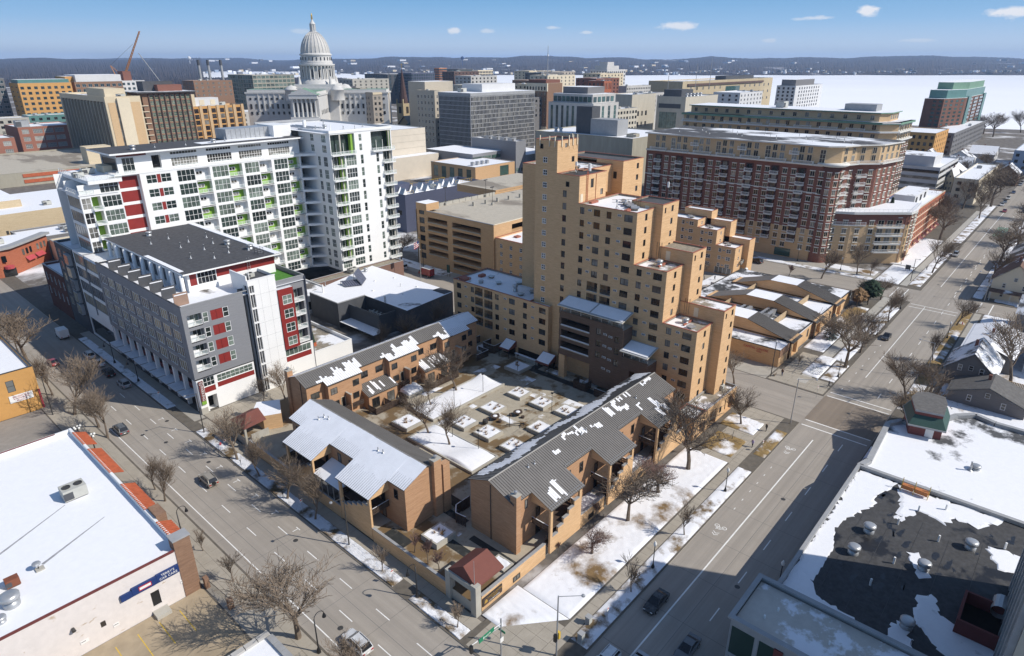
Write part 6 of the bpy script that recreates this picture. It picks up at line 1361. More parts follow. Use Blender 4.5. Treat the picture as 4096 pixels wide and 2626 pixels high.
t=thing('black_glass_office','black glass office block gridded with pale metal mullions','office',(405,385,0));m=MB();m.box(365,440,366,401,0,46,'glass_office',top='roof_snow');part('wall',m,t);blk(t,'fascia',364.5,440.5,365.5,401.5,46.02,48.3,mat='coping_gray',top='roof_snow_heavy')
for i in range(26): m=MB();y=366+i*1.4;m.box(364.5,364.98,y-.12,y+.12,0,46,'mullion_gray');part('mullion',m,t)
for i in range(51): m=MB();x=365+i*1.5;m.box(x-.12,x+.12,365.5,365.98,0,46,'mullion_gray');part('mullion',m,t)
for k in range(1,15): m=MB();z=k*3.25;m.box(364.7,364.99,366,401,z-.2,z+.2,'mullion_gray');m.box(365,440,365.7,365.99,z-.2,z+.2,'mullion_gray');part('floor_band',m,t)
rr=random.Random(2)
for k in range(14):
    for i in range(0,50):
        if rr.random() < .36: m=MB();x,z=365.15+i*1.5,.4+k*3.25;m.quad([(x,365.93,z),(x+1.2,365.93,z),(x+1.2,365.93,z+2.5),(x,365.93,z+2.5)],'blind_gray');part('blind',m,t)
blk(t,'penthouse',386,425,374,396,48.35,54,mat='house_white');ac_unit(t,374,384,48.3,6,4,3)
bld('beige_blank_block','blank beige stone block right of the white tower','theatre',264,295,339,385,30,'limestone_w',None,None,'roof_snow_heavy',.4);t=COL.objects['beige_blank_block'];blk(t,'lower_block',250,298,330,338.9,0,14,mat='limestone_w',top='roof_snow_heavy')
for k in range(6): blk(t,'joint_course',263.94,295,338.93,338.99,6+k*4,6.12+k*4,mat='old_concrete')
t=bld('gray_metal_hall','gray ribbed metal hall with louvred roof plant','hall',327,337,287,328,22,'gray_siding',None,[(ALL,2,1,4,2.6,17,3,4,1,'house_white','glass_green')],'roof_snow_mid',ac=0)
for k in range(4): ac_unit(t,331,294+k*7,21.4,4,4,2.4,'galvanised',1)
blk(t,'low_wing',337,372,290,340,0,12,mat='coping_gray',top='snow');blk(t,'low_wing',300,326.9,300,345,0,15.4,mat='gray_siding',top='snow')
for k in range(3): blk(t,'clerestory',300+k*9,308+k*9,299.7,299.95,11.4,13.4,mat='glass_green')
t=bld('brick_community_hall','low tan brick hall with snowy green roof and four light scoops','hall',275,310,273,312,12.6,'garage_brick',[((.05,.98),5,1,4,6.6,1.8,8,2,3,'dark_metal','glass_green')],[((.5,.95),1,1,8,6,1.4,8,6,2,'dark_metal','glass_green')],'roof_snow_heavy',.3,ac=0)
for k in range(4): m=MB();x=280+k*4.2;m.prism([(x,280),(x+1.6,280),(x+1.6,282),(x,282)],12.3,14.4,'galvanised');part('light_scoop',m,t)
# navy panelled fire station with rooftop collector frames, and the brick parking ramp
t=bld('navy_panel_building','navy blue panelled building with white roof frames and yellow rails','civic building',179,229,221,240,16.5,'navy_panel',[((.1,.6),2,1,3,2,7,3)],[((.36,.78),6,1,3.2,3.6,6,4,1,8,'cream','glass_pale')],'roof_snow_heavy',1.2,'navy_panel',ac=0)
for i in range(12): m=MB();x,y=182+(i % 6)*6.6+(i//6)*2,226+(i//6)*6;m.quad([(x,y,15.4),(x,y+3,15.4),(x+1.6,y+3,18.2),(x+1.6,y,18.2)],'galvanised');m.quad([(x+2.6,y,15.4),(x+2.6,y+3,15.4),(x+1.6,y+3,18.2),(x+1.6,y,18.2)],'snow');m.quad([(x,y,15.4),(x+2.6,y,15.4),(x+1.6,y,18.2)],'snow');part('roof_collector',m,t)
for x0,x1,y in ((190,196,236),(215,226,227),(206,218,238),(180,185,222.4)): link('railing',rail_mesh(x1-x0,1.2,'open','yellow_rail'),t,((x0+x1)/2,y,16.5))
blk(t,'roof_plant',182,192,233,239,15.3,19,mat='navy_panel');ac_unit(t,204,229,15.4,4,3,2)
blk(t,'ground_storey',180,229,221.5,240,-1,.01,mat='dark_gray')
t=thing('parking_ramp','tan brick parking ramp with long dark slots and sunlit roof deck','parking garage',(180,165,0));m=MB();hs=[]
for k in range(6):
    z=1.4+k*2.95;hs +=[(165.4,175.6,z+.6,z+2.2,4,'void'),(149.,162.8,z+.5,z+2.25,4,'void')]
facade(m,'W',152,143,181.5,0,20.4,'garage_brick',[h for h in hs if h[2] > 2 or h[1] < 163]+[(177.4,180.2,2.4+k*3.3,4.6+k*3.3,.3,'void') for k in range(6)]);facade(m,'S',143,152,232,0,20.4,'garage_brick',[(a,b,16.6,19.2,3,'void') for a,b in ((161,170),(172,180),(182,190),(192,200))]);facade(m,'N',182,152,232,0,20.4,'garage_brick');m.quad([(152.3,143.3,19.7),(232,143.3,19.7),(232,181.7,19.7),(152.3,181.7,19.7)],'ramp_deck');part('wall',m,t)
for k in range(6): window(t,'W',152,178.8,2.4+k*3.3,2.8,2.2,.25,nx=3,nz=2,fm='dark_metal',gm='glass_dark')
for a,b,z,y,*_ in hs:
    if z > 2 or b < 163: m=MB();m.box(151.7,152.1,a,b,z-.3,z-.004,'old_concrete');part('ledge',m,t)
blk(t,'stair_head',151.9,158,176,181.6,20.41,23,mat='garage_brick',top='snow')
m=MB();m.box(151.9,152.3,143,176,20.4,20.62,'coping_gray');m.box(152.3,200,142.9,143.3,20.4,20.62,'cream');part('coping',m,t)
for i in range(10): blk(t,'deck_barrier',160+i*3.4,163.2+i*3.4,181.4,181.8,19.7,20.8,mat='concrete')
for i in range(5): blk(t,'deck_kerb',172+i*6,172.8+i*6,172-i*.6,172.8-i*.6,19.7,21.2,mat='concrete')
blk(t,'upper_deck',196,236,183,206,18,21,mat='garage_brick',top='ramp_deck');blk(t,'upper_deck_shade',198,230,182.9,182.99,18.2,20.2,mat='void')  # near-black strip paints shade under the upper deck, no hole behind it
for i in range(9): mark(t,180+i*4.2,158,.14,5,'white_paint');t.children[-1].location.z=19.71
for i,(x,y) in enumerate(((166,181),(178,168),(188,181),(206,172),(192,150))):
    l=thing('deck_lamp','dark pole lamp on the parking ramp roof, '+('back edge near the navy wall','middle of the deck','far back corner','by the upper deck','front edge by the brick tower')[i],'lamp',(x,y,19.7),'lamps on the parking ramp roof');m=MB();m.lathe((x,y,19.7),[(.5,0),(.5,1.)],8,'concrete');m.tube((x,y,20.6),(x,y,26.4),.1,.08,6,'dark_metal');part('pole',m,l);blk(l,'lamp_head',x-.9,x+.9,y-.2,y+.2,26.3,26.6,mat='dark_metal')
t=bld('brick_apartment_block','five storey tan brick block joined to the parking ramp','apartment block',152.5,175,112,142.9,16.2,'tan_brick',[((.02,.98),7,5,1.2,1.4,1.6,2.75,2,2,'white_panel','glass_sl')],None,'roof_wing',.4,'coping_red',ac=0)
for x,y in ((158,138),(161,132),(160,126)): blk(t,'roof_curb',x,x+2,y,y+1.6,15.8,16.3,mat='coping_red')
# concrete halls
t=bld('concrete_box_hall','large blank concrete hall with white snow roof','hall',343,400,209,284,28,'old_concrete',None,None,'roof_snow_heavy',.5,'old_concrete',ac=0);blk(t,'cooling_tower',352,364,226,246,27.5,37,mat='coping_gray');blk(t,'roof_plant',353,362,246,258,27.5,44,mat='dark_gray');ac_unit(t,356,217,27.5,7,5,2,'old_concrete')
for y in (268,272): vent(t,350,y,27.5,3,.5,1)
for k in range(7): blk(t,'panel_joint',342.93,342.99,219+k*9.4,219.15+k*9.4,0,27.6,mat='concrete')
t=bld('concrete_museum','pale concrete arts block with angled blank walls','museum',508,548,313,337,44,'limestone',None,[((.2,.7),3,3,3,4,14,9,1,1,'dark_metal','glass_dark')],'roof_snow',ac=2);blk(t,'slot_window',507.7,507.95,320,327,24,38,mat='limestone')
t=bld('concrete_gallery','pale concrete gallery with one big gridded window','museum',503,561,260,286,44,'limestone',[((.24,.92),1,1,16,13,12,20,8,2,'old_concrete','glass_green'),((.1,.4),2,1,2,2,29,9)],None,'roof_snow',ac=4);blk(t,'window_band',502.8,502.95,264,284,35,38.4,mat='dark_gray');blk(t,'roof_plant',510,530,268,284,43.4,49,mat='dark_gray')
for k in range(5): vent(t,512+k*6,264,43.4,3,.5,1)
t=bld('gray_stone_office','gray stone office with tall paired window bays','office',393,425,273,313,43,'granite',[((.02,.98),8,1,2.2,30,2,34,1,9,'house_gray','glass_teal')],[((.02,.98),4,1,3,30,2,34,2,9,'house_white','glass_teal')],'roof_snow',.6,ac=0)
blk(t,'upper_storey',396,425,276,311,42.6,49,mat='granite',top='roof_snow');blk(t,'penthouse',401,422,284,306,49,53.5,mat='house_gray',top='roof_snow')
for i in range(9): blk(t,'upper_window',395.7,395.95,277+i*3.8,280+i*3.8,43.8,47.2,mat='glass_teal')
for i in range(5): blk(t,'upper_window',397+i*5.4,400.6+i*5.4,275.7,275.95,43.8,47.2,mat='glass_teal')
t=bld('ornate_brick_hotel','brown brick hotel with ornate cream cornice band','hotel',492,515,394,418,52,'brown_brick',[((.02,.98),6,9,1.5,2.4,8,4.4,1,2,'cream','glass_dark')],None,'roof_snow',1,'cream');blk(t,'cornice_band',491.5,492.9,393.5,418.5,45,51.9,mat='cream');blk(t,'base_band',491.5,491.95,394,418,0,14,mat='cream')
for i in range(7): blk(t,'arched_window',491.2,491.45,395.6+i*3.4,397+i*3.4,46,49,mat='glass_dark')
blk(t,'roof_storey',493,514,396,417,52.1,55,mat='red_brick')
t=bld('stepped_stone_bank','stepped pale stone tower rising before the frozen lake','office tower',995,1053,666,701,58,'granite',[(ALL,6,8,3,3.2,3,6,1,1,'dark_metal','glass_dark')],[(ALL,9,8,3.6,3.2,3,6,1,1,'dark_metal','glass_dark')],'roof_snow',ac=0);blk(t,'upper_block',1003,1040,672,697,57.4,64,mat='granite',top='snow');blk(t,'upper_block',1010,1030,676,693,64,70,mat='granite',top='snow')
bld('orange_brick_office','orange brick office with tall slit windows','office',590,604,398,418,52,'red_brick_o',[(ALL,4,6,2,2.6,2,4.4)],[(ALL,5,3,1.2,6,2,9)]);bld('gray_low_office','gray low office with ribbon windows before the lake','office',608,656,382,392,47,'granite',None,[(ALL,14,4,1.8,1.6,2,3.6)],ac=1)
t=bld('lakefront_hall','long tan lakefront hall with dark glass centre','hall',733,1006,385,430,49,'buff_stone',None,[((.05,.4),6,3,3.6,3.4,7,9),((.62,.98),6,3,3.6,3.4,7,9),((.42,.6),1,1,44,26,8,30,8,1,'dark_metal','glass_teal')],'roof_snow_mid',1,'buff_stone',ac=0);blk(t,'upper_band',745,970,383.5,384.9,43.6,46,mat='wood_brown');blk(t,'roof_plant',870,960,395,410,48,53,mat='dark_gray')
# glass offices round the square, far back
for nm,lb,b,mt,gm in (('blue_glass_office','dark blue glass office with beige striped end wall',(774,885,983,1050,50),'dark_gray','glass_blue'),('low_glass_office','curved looking blue ribbon glass office behind the spire',(797,852,945,982,52),'navy_panel','glass_blue'),('orange_framed_office','glass office framed by an orange portal',(1105,1130,1210,1226,57),'orange_panel','glass_blue'),('charcoal_office','charcoal office with punched white windows',(1032,1078,1071,1104,56),'dark_gray','glass_green'),('beige_tall_office','beige office block right of the charcoal office',(1044,1091,1023,1040,54),'beige_brick','glass_dark')):
    bld(nm,lb,'office',*b,mt,[(ALL,9,7,5.2,3.8,2,5,2,1,'coping_gray',gm)],[(ALL,10,7,3.6,3.8,2,5,2,1,'coping_gray',gm)],'roof_snow',ac=2)
# low blocks seen between the taller ones
LOW=[(150,470,26,24,9,'red_brick_o','orange brick low block behind the white slab roof'),(196,480,30,22,10,'house_gray','gray low block with a sloped glass front behind the white slab'),(236,470,40,26,11,'beige_brick','pale low block with red copings behind the white slab'),(120,700,40,20,26,'concrete','white walled block with small square windows left of the tan tower'),(160,700,40,20,27,'teal_panel','dark green block behind the tan tower foot'),(300,620,40,26,26,'granite','gray stone block at the foot of the dome'),
 (470,400,40,20,40,'house_gray','gray block behind the black glass office'),(560,470,40,24,48,'beige_brick','beige block with red storey behind the ornate hotel'),(620,520,46,30,50,'brown_brick','brown brick block behind the pale stone hotel'),(520,520,40,30,47,'limestone','pale modern library block behind the church spire'),(680,470,50,30,52,'red_brick','red brick block with white cornice in the middle skyline'),(700,560,60,30,54,'cream','cream office with flat roof in the middle skyline'),
 (760,620,50,30,56,'house_gray','gray terraced block with the tall mast behind'),(820,560,60,30,55,'beige_brick','beige office with chimney near the mast'),(860,680,60,30,56,'taupe_stone','taupe office with stepped top left of the mast'),(900,760,60,34,56,'beige_brick','beige roofed block far behind the black glass office'),(640,640,50,30,53,'granite','granite block left of the beige offices'),(560,330,34,18,43,'granite','granite low block right of the gray stone office'),
 (700,300,60,30,40,'house_white','white low block before the lakefront hall'),(820,860,60,30,55,'wood_brown','dark brown block beyond the church spire'),(540,760,60,30,49,'concrete','gray concrete block left of the white dome'),(470,720,46,26,42,'dark_gray','dark roofed block between green tower and teal office'),(400,720,40,30,38,'beige_brick','tan low block behind the ribbed office'),(350,800,46,30,50,'brown_brick','brown rooftop block under the smokestacks'),(450,290,30,16,36,'limestone','pale stone link block between gray stone office and arts block')]
for x,y,w,h,z,mt,lb in LOW: bld('low_block',lb,'office',x,x+w,y,y+h,z,mt,[(ALL,4,4,2.4,2.2,2,4.2)],[(ALL,7,4,2.6,2.2,2,4.2)],'roof_snow',ac=2)
# ================================================================ domed capitol
CP=thing('domed_capitol','white granite capitol with ribbed dome, lantern and columned portico','capitol',(337,524,20));ca,sa_=math.cos(-math.pi/4),math.sin(-math.pi/4)
class LB_(MB):
    def mesh(s,name,smooth=False):
        s.v=[(337+x*ca-y*sa_,524+x*sa_+y*ca,z) for x,y,z in s.v];return MB.mesh(s,name,smooth)
def cpart(name,fn,smooth=False): m=LB_();fn(m);return part(name,m,CP,smooth)
G_='granite_w'
for x0,x1,y0,y1 in ((-11,11,-58,-17),(-60,-17,-11,11),(17,60,-11,11),(-19,19,-19,19)):
    cpart('wing',lambda m: (m.box(x0,x1,y0,y1,0,45,G_),m.box(x0-.7,x1+.7,y0-.7,y1+.7,45.02,46.2,G_),m.box(x0+1,x1-1,y0+1,y1-1,46.2,48.2,G_,top='copper_green')))
for sx in (-1,1):
    for i in range(9):
        for z,h in ((28,2.4),(32.8,3.8),(40,1.6)): cpart('window',lambda m: m.box(sx*(20.6+i*4.5)-.8,sx*(20.6+i*4.5)+.8,-11.3,-11.02,z,z+h,'glass_dark'))
    for i in range(8): cpart('pilaster',lambda m: m.box(sx*(18.4+i*4.5)-.35,sx*(18.4+i*4.5)+.35,-11.6,-11.02,31,44.6,G_))
for sx in (-1,1):
    for i in range(6): cpart('window',lambda m: m.box(*( (-11.3,-11.02) if sx < 0 else (11.02,11.3)),-50+i*5.4,-48.4+i*5.4,30.6,34,'glass_dark'))
for i in range(6): cpart('column',lambda m: m.lathe((-8.6+i*3.44,-60.4,29.5),[(1.0,0),(.85,.5),(.75,12.6),(1.05,13),(1.05,13.6)],10,G_),True)
cpart('portico_beam',lambda m: m.box(-11,11,-62,-58.02,43.1,46,G_));cpart('portico_steps',lambda m: m.box(-11,11,-62.4,-58.02,18,29.4,G_));cpart('pediment',lambda m: (m.quad([(-11.8,-62.4,46.02),(11.8,-62.4,46.02),(0,-62.4,51)],G_),m.quad([(-11.8,-62.4,46.02),(-11.8,-50,46.02),(0,-50,51),(0,-62.4,51)],'copper_green'),m.quad([(11.8,-62.4,46.02),(11.8,-50,46.02),(0,-50,51),(0,-62.4,51)],'copper_green')))
for i in range(5): cpart('window',lambda m: m.box(-7.6+i*3.44,-6.2+i*3.44,-58.3,-58.02,33,40,'void_warm'))
cpart('base_block',lambda m: (m.box(-21,21,-21,21,44,49.6,G_),m.box(-17,17,-17,17,49.6,52.5,G_)))
for x,y in ((-19,-19),(19,-19),(-19,19),(19,19)): cpart('corner_pavilion',lambda m: m.lathe((x,y,40),[(5.6,0),(5.6,8),(6.1,8.2),(5,9),(3.5,11),(.2,12)],14,G_),True)
for x,y in ((-13,-13),(13,-13),(-13,13),(13,13)): cpart('statue_group',lambda m: m.lathe((x,y,52.5),[(1.6,0),(1.2,2.4),(.7,5),(.3,6.4)],7,G_),True)
cpart('drum_base',lambda m: m.lathe((0,0,49),[(15.2,0),(15.2,5),(14.6,5.2),(14.4,7.4)],40,G_),True)
cpart('drum',lambda m: (m.lathe((0,0,56),[(12.2,0),(12.2,11)],40,G_)))
for k in range(28): cpart('column',lambda m: m.lathe((14.1*math.cos(k*.2244),14.1*math.sin(k*.2244),56.4),[(.6,0),(.5,.4),(.48,9.4),(.7,10),(.7,10.4)],8,G_),True)
for k in range(14): cpart('window',lambda m: m.tube((12.3*math.cos(k*.4488+.1),12.3*math.sin(k*.4488+.1),58),(12.3*math.cos(k*.4488+.1),12.3*math.sin(k*.4488+.1),64),.8,.8,6,'glass_dark'))
cpart('entablature',lambda m: m.lathe((0,0,66.8),[(14.2,0),(15.1,.5),(15.1,1.6),(13.4,1.8),(13.4,3.6),(13,4)],44,G_),False)
cpart('attic',lambda m: m.lathe((0,0,70.6),[(12.6,0),(12.6,4.4),(13.4,4.6),(13.4,5.4),(12.1,6.4)],44,G_),False)
for k in range(24): cpart('attic_window',lambda m: m.tube((12.65*math.cos(k*.2618),12.65*math.sin(k*.2618),71.4),(12.65*math.cos(k*.2618),12.65*math.sin(k*.2618),73.8),.6,.6,4,'glass_dark'))
DP=[(11.9,0),(11.8,2),(11.3,5),(10.2,8.4),(8.6,11.4),(6.6,14.2),(4.6,16),(3.4,16.8)]
cpart('dome',lambda m: m.lathe((0,0,76.4),DP,48,'dome_stone'),True)
for k in range(24): cpart('dome_rib',lambda m: [m.tube(((a[0]+.12)*math.cos(k*.2618),(a[0]+.12)*math.sin(k*.2618),76.4+a[1]),((b[0]+.12)*math.cos(k*.2618),(b[0]+.12)*math.sin(k*.2618),76.4+b[1]),.38,.3,4,G_,False) for a,b in zip(DP,DP[1:])])
cpart('lantern',lambda m: m.lathe((0,0,93),[(3.4,0),(3.4,.8),(2.0,1),(1.9,6),(2.5,6.3),(2.3,7),(1.2,8.4),(.8,9.6),(.5,10)],14,G_))
for k in range(8): cpart('lantern_column',lambda m: m.tube((2.3*math.cos(k*.785),2.3*math.sin(k*.785),94),(2.3*math.cos(k*.785),2.3*math.sin(k*.785),99.2),.25,.22,5,G_))
cpart('statue',lambda m: m.lathe((0,0,103),[(.6,0),(.8,.6),(.55,2.2),(.75,3.2),(.3,3.8),(.38,4.4),(.05,4.9)],8,'gold'),True)
# skyline pieces: crane, stacks, masts, water tower
t=thing('crawler_crane','orange lattice crane with raised boom on the left skyline','crane',(330,905,0));bx,by=318,918;m=MB()
tip=(330+9,905-8,104)
for o in ((-1,-1),(1,-1),(1,1),(-1,1)): m.tube((bx+o[0],by+o[1],52),(tip[0]+o[0]*.5,tip[1]+o[1]*.5,tip[2]),.32,.25,4,'crane_orange')
for k in range(16):
    f,g=k/16,(k+1)/16;P=lambda q,a,b: (bx+(tip[0]-bx)*q+a,by+(tip[1]-by)*q+b,52+52*q)
    m.tube(P(f,-1,-1),P(g,1,1),.2,.2,3,'crane_orange');m.tube(P(f,1,-1),P(g,-1,1),.2,.2,3,'crane_orange')
part('boom',m,t);m=MB();m.tube((bx-5,by+5,50),(bx-9,by+9,66),.5,.4,4,'crane_orange');m.tube((bx-9,by+9,66),(bx,by,54),.3,.3,4,'crane_orange');m.box(bx-8,bx+4,by-3,by+5,46,53,'crane_orange');part('counterweight_frame',m,t);m=MB();m.tube((334,900,80),(348,888,48),.5,.5,5,'coping_gray');m.tube((bx-9,by+9,66),(331,903,90),.12,.12,3);part('jib',m,t)
for i,(x,y) in enumerate(((402,895),(411,888),(424,880))): t=thing('smokestack','tall slim smokestack with dark cap, '+('leftmost','middle','rightmost')[i]+' of the three left of the dome','smokestack',(x,y,0),'smokestacks of the power plant');m=MB();m.tube((x,y,0),(x,y,66),1.7,1.6,12,'coping_gray');part('stack',m,t);m=MB();m.tube((x,y,66),(x,y,72.5),1.75,1.7,12,'dark_gray');part('cap',m,t)
t=thing('broadcast_mast','thin broadcast mast standing above the middle skyline','mast',(800,640,0));m=MB();m.tube((800,640,54),(800,640,92),.7,.3,5,'coping_gray');m.tube((800,640,78),(800,640,80),1.4,1.4,8,'sign_white');part('mast',m,t)
for i,(x,y,z) in enumerate(((740,372,68),(776,372,74),(690,380,62))): t=thing('roof_mast','thin rooftop aerial before the lake, '+('middle','tallest','shortest')[i]+' of three','mast',(x,y,0),'aerials above the arts blocks');m=MB();m.tube((x,y,40),(x,y,z),.35,.2,4,'coping_gray');part('mast',m,t)
for i,(x,y,c) in enumerate(((3870,3960,'sign_blue'),(2450,5600,'sign_white'))): t=thing('water_tower',('blue','white')[i]+' bulb water tower on the far shore hills','water tower',(x,y,40));m=MB();m.sphere((x,y,98),14,10,c);part('tank',m,t);m=MB();m.tube((x,y,20),(x,y,90),3,3,6,c);part('stem',m,t)

# ================================================================ red brick condominiums and the right-hand side
def pwin(par,p,q,n,zs,w,h,out=.04,name='window',f0=0.,f1=1.,**k):
    dx,dy=q[0]-p[0],q[1]-p[1];L=math.hypot(dx,dy);rz=math.atan2(dy,dx);nx,ny=dy/L,-dx/L
    for i in range(n):
        f=f0+(f1-f0)*(i+.5)/n
        for z in zs: link(name,win_mesh(w,h,**k),par,(p[0]+dx*f+nx*out,p[1]+dy*f+ny*out,z+h/2),rz)
def bmesh_balc(w,d,mat='white_panel',slab='cornice_white',key={}):
    if (w,d) not in key:
        m=MB();m.box(-w/2,w/2,-d,0,-.35,0,slab);m.box(-w/2,w/2,-d-.04,-d+.04,.95,1.05,mat);m.box(-w/2,-w/2+.06,-d,0,.95,1.05,mat);m.box(w/2-.06,w/2,-d,0,.95,1.05,mat)
        for i in range(int(w/.3)+1): x=-w/2+.03+i*.3;m.box(x-.03,x+.03,-d-.02,-d+.02,0,.95,mat,skip='TB')
        for i in range(int(d/.35)): y=-d+.3*i;m.box(-w/2,-w/2+.04,y,y+.06,0,.95,mat,skip='TB');m.box(w/2-.04,w/2,y,y+.06,0,.95,mat,skip='TB')
        key[(w,d)]=m.mesh('balcony')
    return key[(w,d)]
def pbal(par,p,q,f,zs,w,d=1.4):
    dx,dy=q[0]-p[0],q[1]-p[1];rz=math.atan2(dy,dx)
    for z in zs: link('balcony',bmesh_balc(w,d),par,(p[0]+dx*f,p[1]+dy*f,z),rz)
WK=dict(nx=2,nz=1,fm='cream',gm='glass_dark',ft=.1,sill='cornice_white',lint='cornice_white')
def condo(name,label,poly,zt,split,low,bays,r0,grp=None):
    t=thing(name,label,'apartment house',(poly[0][0]+10,poly[0][1]-20,0),grp);m=MB();m.prism(poly,0,low,'buff_brick');part('wall',m,t);m=MB();m.prism(poly,low,split,'red_brick');part('wall',m,t);m=MB();m.prism(poly,split,zt,'buff_brick');part('wall',m,t)
    cx=sum(p[0] for p in poly)/len(poly);cy=sum(p[1] for p in poly)/len(poly)
    def grow(k): return [(p[0]+(k if p[0] > cx else -k),p[1]+(k if p[1] > cy else -k)) for p in poly]
    m=MB();m.prism(grow(.9),zt+.02,zt+.5,'cornice_white','roof_condo');part('roof',m,t)
    return t
P0=[(251.5,146),(251.5,73.5),(255.5,69),(263,66),(269,60),(285,57),(288,60),(288,146)]
C1=condo('red_condominium','long red brick condominium with buff top storeys and rows of white balconies',P0,42,36,12,None,None)
zs=[4+3.05*i for i in range(10)];zb=zs[2:]
for i in range(7):
    yb=140-9.9*i
    pwin(C1,(251.5,yb-2.2),(251.5,yb-8.6),2,zs,1.7,1.9,**WK)
    m=MB();m.box(251.3,251.5-.004,yb-1.5,yb+1.5,6,34,'shade_red',skip='E');part('balcony_shade_panel',m,C1);pbal(C1,(251.4,yb+1.5),(251.4,yb-1.5),.5,[z-.3 for z in zs[1:]],3.0);pwin(C1,(251.3,yb+1.2),(251.3,yb-1.2),1,zs[1:],1.9,2.2,.02,'balcony_door',fm='dark_metal',gm='glass_dark')  # dark red panel on the wall paints the shade behind each balcony stack
    pbal(C1,(251.5,yb+3.6),(251.5,yb-3.8),.5,[35.9],7.4,1.9);pwin(C1,(251.5,yb+2.5),(251.5,yb-3.2),2,[36.6,39.4],1.8,2.3,fm='cream',gm='glass_pale_d',ft=.1);pwin(C1,(251.5,yb-4.4),(251.5,yb-8.2),1,[36.4],2,4.6,nx=2,nz=3,fm='cream',gm='glass_pale_d',ft=.12);pbal(C1,(251.5,yb-4),(251.5,yb-8.6),.5,[38.9] if i % 2 else [],3.4,1.2)
pwin(C1,(251.5,146),(251.5,141.6),1,zs,1.7,1.9,**WK)
m=MB();m.box(251.2,251.48,74,146,25.4,25.7,'cornice_white');m.box(250.9,251.48,73.6,146,35.2,35.9,'cornice_white');part('cornice_band',m,C1)
for k in range(4): m=MB();m.box(251.3,251.48,80+k*14,86+k*14,.4,3.4,'glass_green');part('shop_window',m,C1)
m=MB();m.tube((254.2,71,0),(254.2,71,36),3.4,3.4,14,'red_brick');part('corner_bay',m,C1,True);m=MB();m.lathe((254.2,71,35.4),[(4.4,0),(5.4,.5),(5.4,1.)],18,'cornice_white');part('round_balcony',m,C1,True)
for a in (185,225,265):
    x,y=254.2+3.42*math.cos(R_(a)),71+3.42*math.sin(R_(a));tx,ty=-math.sin(R_(a)),math.cos(R_(a));pwin(C1,(x-tx,y-ty),(x+tx,y+ty),1,zs,1.4,1.9,.06,**WK)
for (p,q),n,bl in ((((255.5,69),(263,66)),2,1),(((263,66),(269,60)),2,1),(((269,60),(285,57)),4,0)):
    pwin(C1,p,q,n,[z for z in zs if z > 19],1.6,1.9,**WK);pwin(C1,p,q,n,[36.6,39.3],1.6,2.2,fm='cream',gm='glass_pale_d',ft=.1)
    if bl: pbal(C1,p,q,.3,[z-.3 for z in zs if z > 19],3.6,1.5)
    pbal(C1,p,q,.5,[35.9],math.dist(p,q)*.98,1.7)
# front wing
FW=thing('condominium_front_wing','seven storey buff and brick front wing with curved white terrace parapet','apartment house',(268,58,0));P1=[(252,73),(257.6,62),(271,46.6),(276,46),(291,47.5),(291,66),(268,70)]
m=MB();m.prism(P1,0,14.6,'buff_brick');part('wall',m,FW);m=MB();m.prism(P1,14.6,18.6,'red_brick');part('wall',m,FW);m=MB();m.prism([(251.2,73.4),(257,61.4),(270.6,45.8),(276,45.1),(291.8,46.8),(292,67),(268,71)],18.62,19.5,'cornice_white','roof_snow');part('terrace',m,FW)
m=MB();m.prism([(270.4,47.1),(276.2,45.8),(278,46.2),(278,47),(271,48)],.2,18.5,'red_brick');part('brick_bay',m,FW)
pwin(FW,(252,73),(257.6,62),3,[2.+3.1*i for i in range(1,5)],1.7,1.8,**WK);pwin(FW,(257.6,62),(264,54.6),2,[2.+3.1*i for i in range(1,5)],1.7,1.8,**WK);pbal(FW,(263.2,55.6),(270.2,47.5),.5,[1.6+3.1*i for i in range(1,5)],9.6,1.6);pwin(FW,(263.6,55.1),(270,47.7),3,[1.7+3.1*i for i in range(1,5)],2.2,2.2,fm='cream',gm='glass_dark');pwin(FW,(252,73),(270.4,47.3),7,[15.2],1.8,2,**WK);pwin(FW,(271,46.4),(276.4,45.7),2,[2+3.1*i for i in range(1,6)],1.4,1.8,.5,**WK);pwin(FW,(278,46.2),(291,47.4),4,[2+3.1*i for i in range(1,6)],1.6,1.8,**WK);pbal(FW,(252.3,72.4),(262,56.8),.5,[14.6],15,1.);pwin(FW,(253,71),(270,47.7),4,[.4],3.4,2.6,nx=3,nz=2,fm='cream',gm='glass_green')
m=MB()
for p,q in (((251.3,73.2),(257.1,61.5)),((257.1,61.5),(270.7,45.9)),((270.7,45.9),(291.5,46.9))):
    for k in range(12): a=[p[i]+(q[i]-p[i])*k/12 for i in (0,1)];b=[p[i]+(q[i]-p[i])*(k+1)/12 for i in (0,1)];m.tube((*a,20.5),(*b,20.5),.06,.06,4,'white_panel');m.tube((*a,19.4),(*a,20.5),.05,.05,4,'white_panel')
part('railing',m,FW)
# rear condominium
P2=[(340,176),(340,78),(346,72),(352,72),(368,71),(368,176)];C2=condo('rear_red_condominium','taller red brick condominium behind with green metal eaves',P2,44,36.5,6,None,None);m=MB();m.prism([(344,174),(344,80),(350,77),(366,77),(366,174)],44.5,48,'buff_brick');part('top_storey',m,C2);m=MB();m.prism([(343.2,175),(343.2,79.4),(349.6,76),(367,76),(367,175)],48.02,48.5,'copper_green','roof_snow_heavy');part('eaves',m,C2)
m=MB();m.prism([(339,177),(339,77.4),(345.4,70.9),(369,70),(369,72),(347,73),(341,79),(341,177)],43.6,44.5,'copper_green');m.prism([(338.6,177),(338.6,77.4),(345.2,70.6),(369,69.7),(369,72),(347,73),(341,79),(341,177)],40.0,40.7,'cornice_white');m.prism([(338.8,177),(338.8,77.4),(345.3,70.8),(369,69.9),(369,72),(347,73),(341,79),(341,177)],36.2,36.9,'cornice_white');part('cornice_band',m,C2)
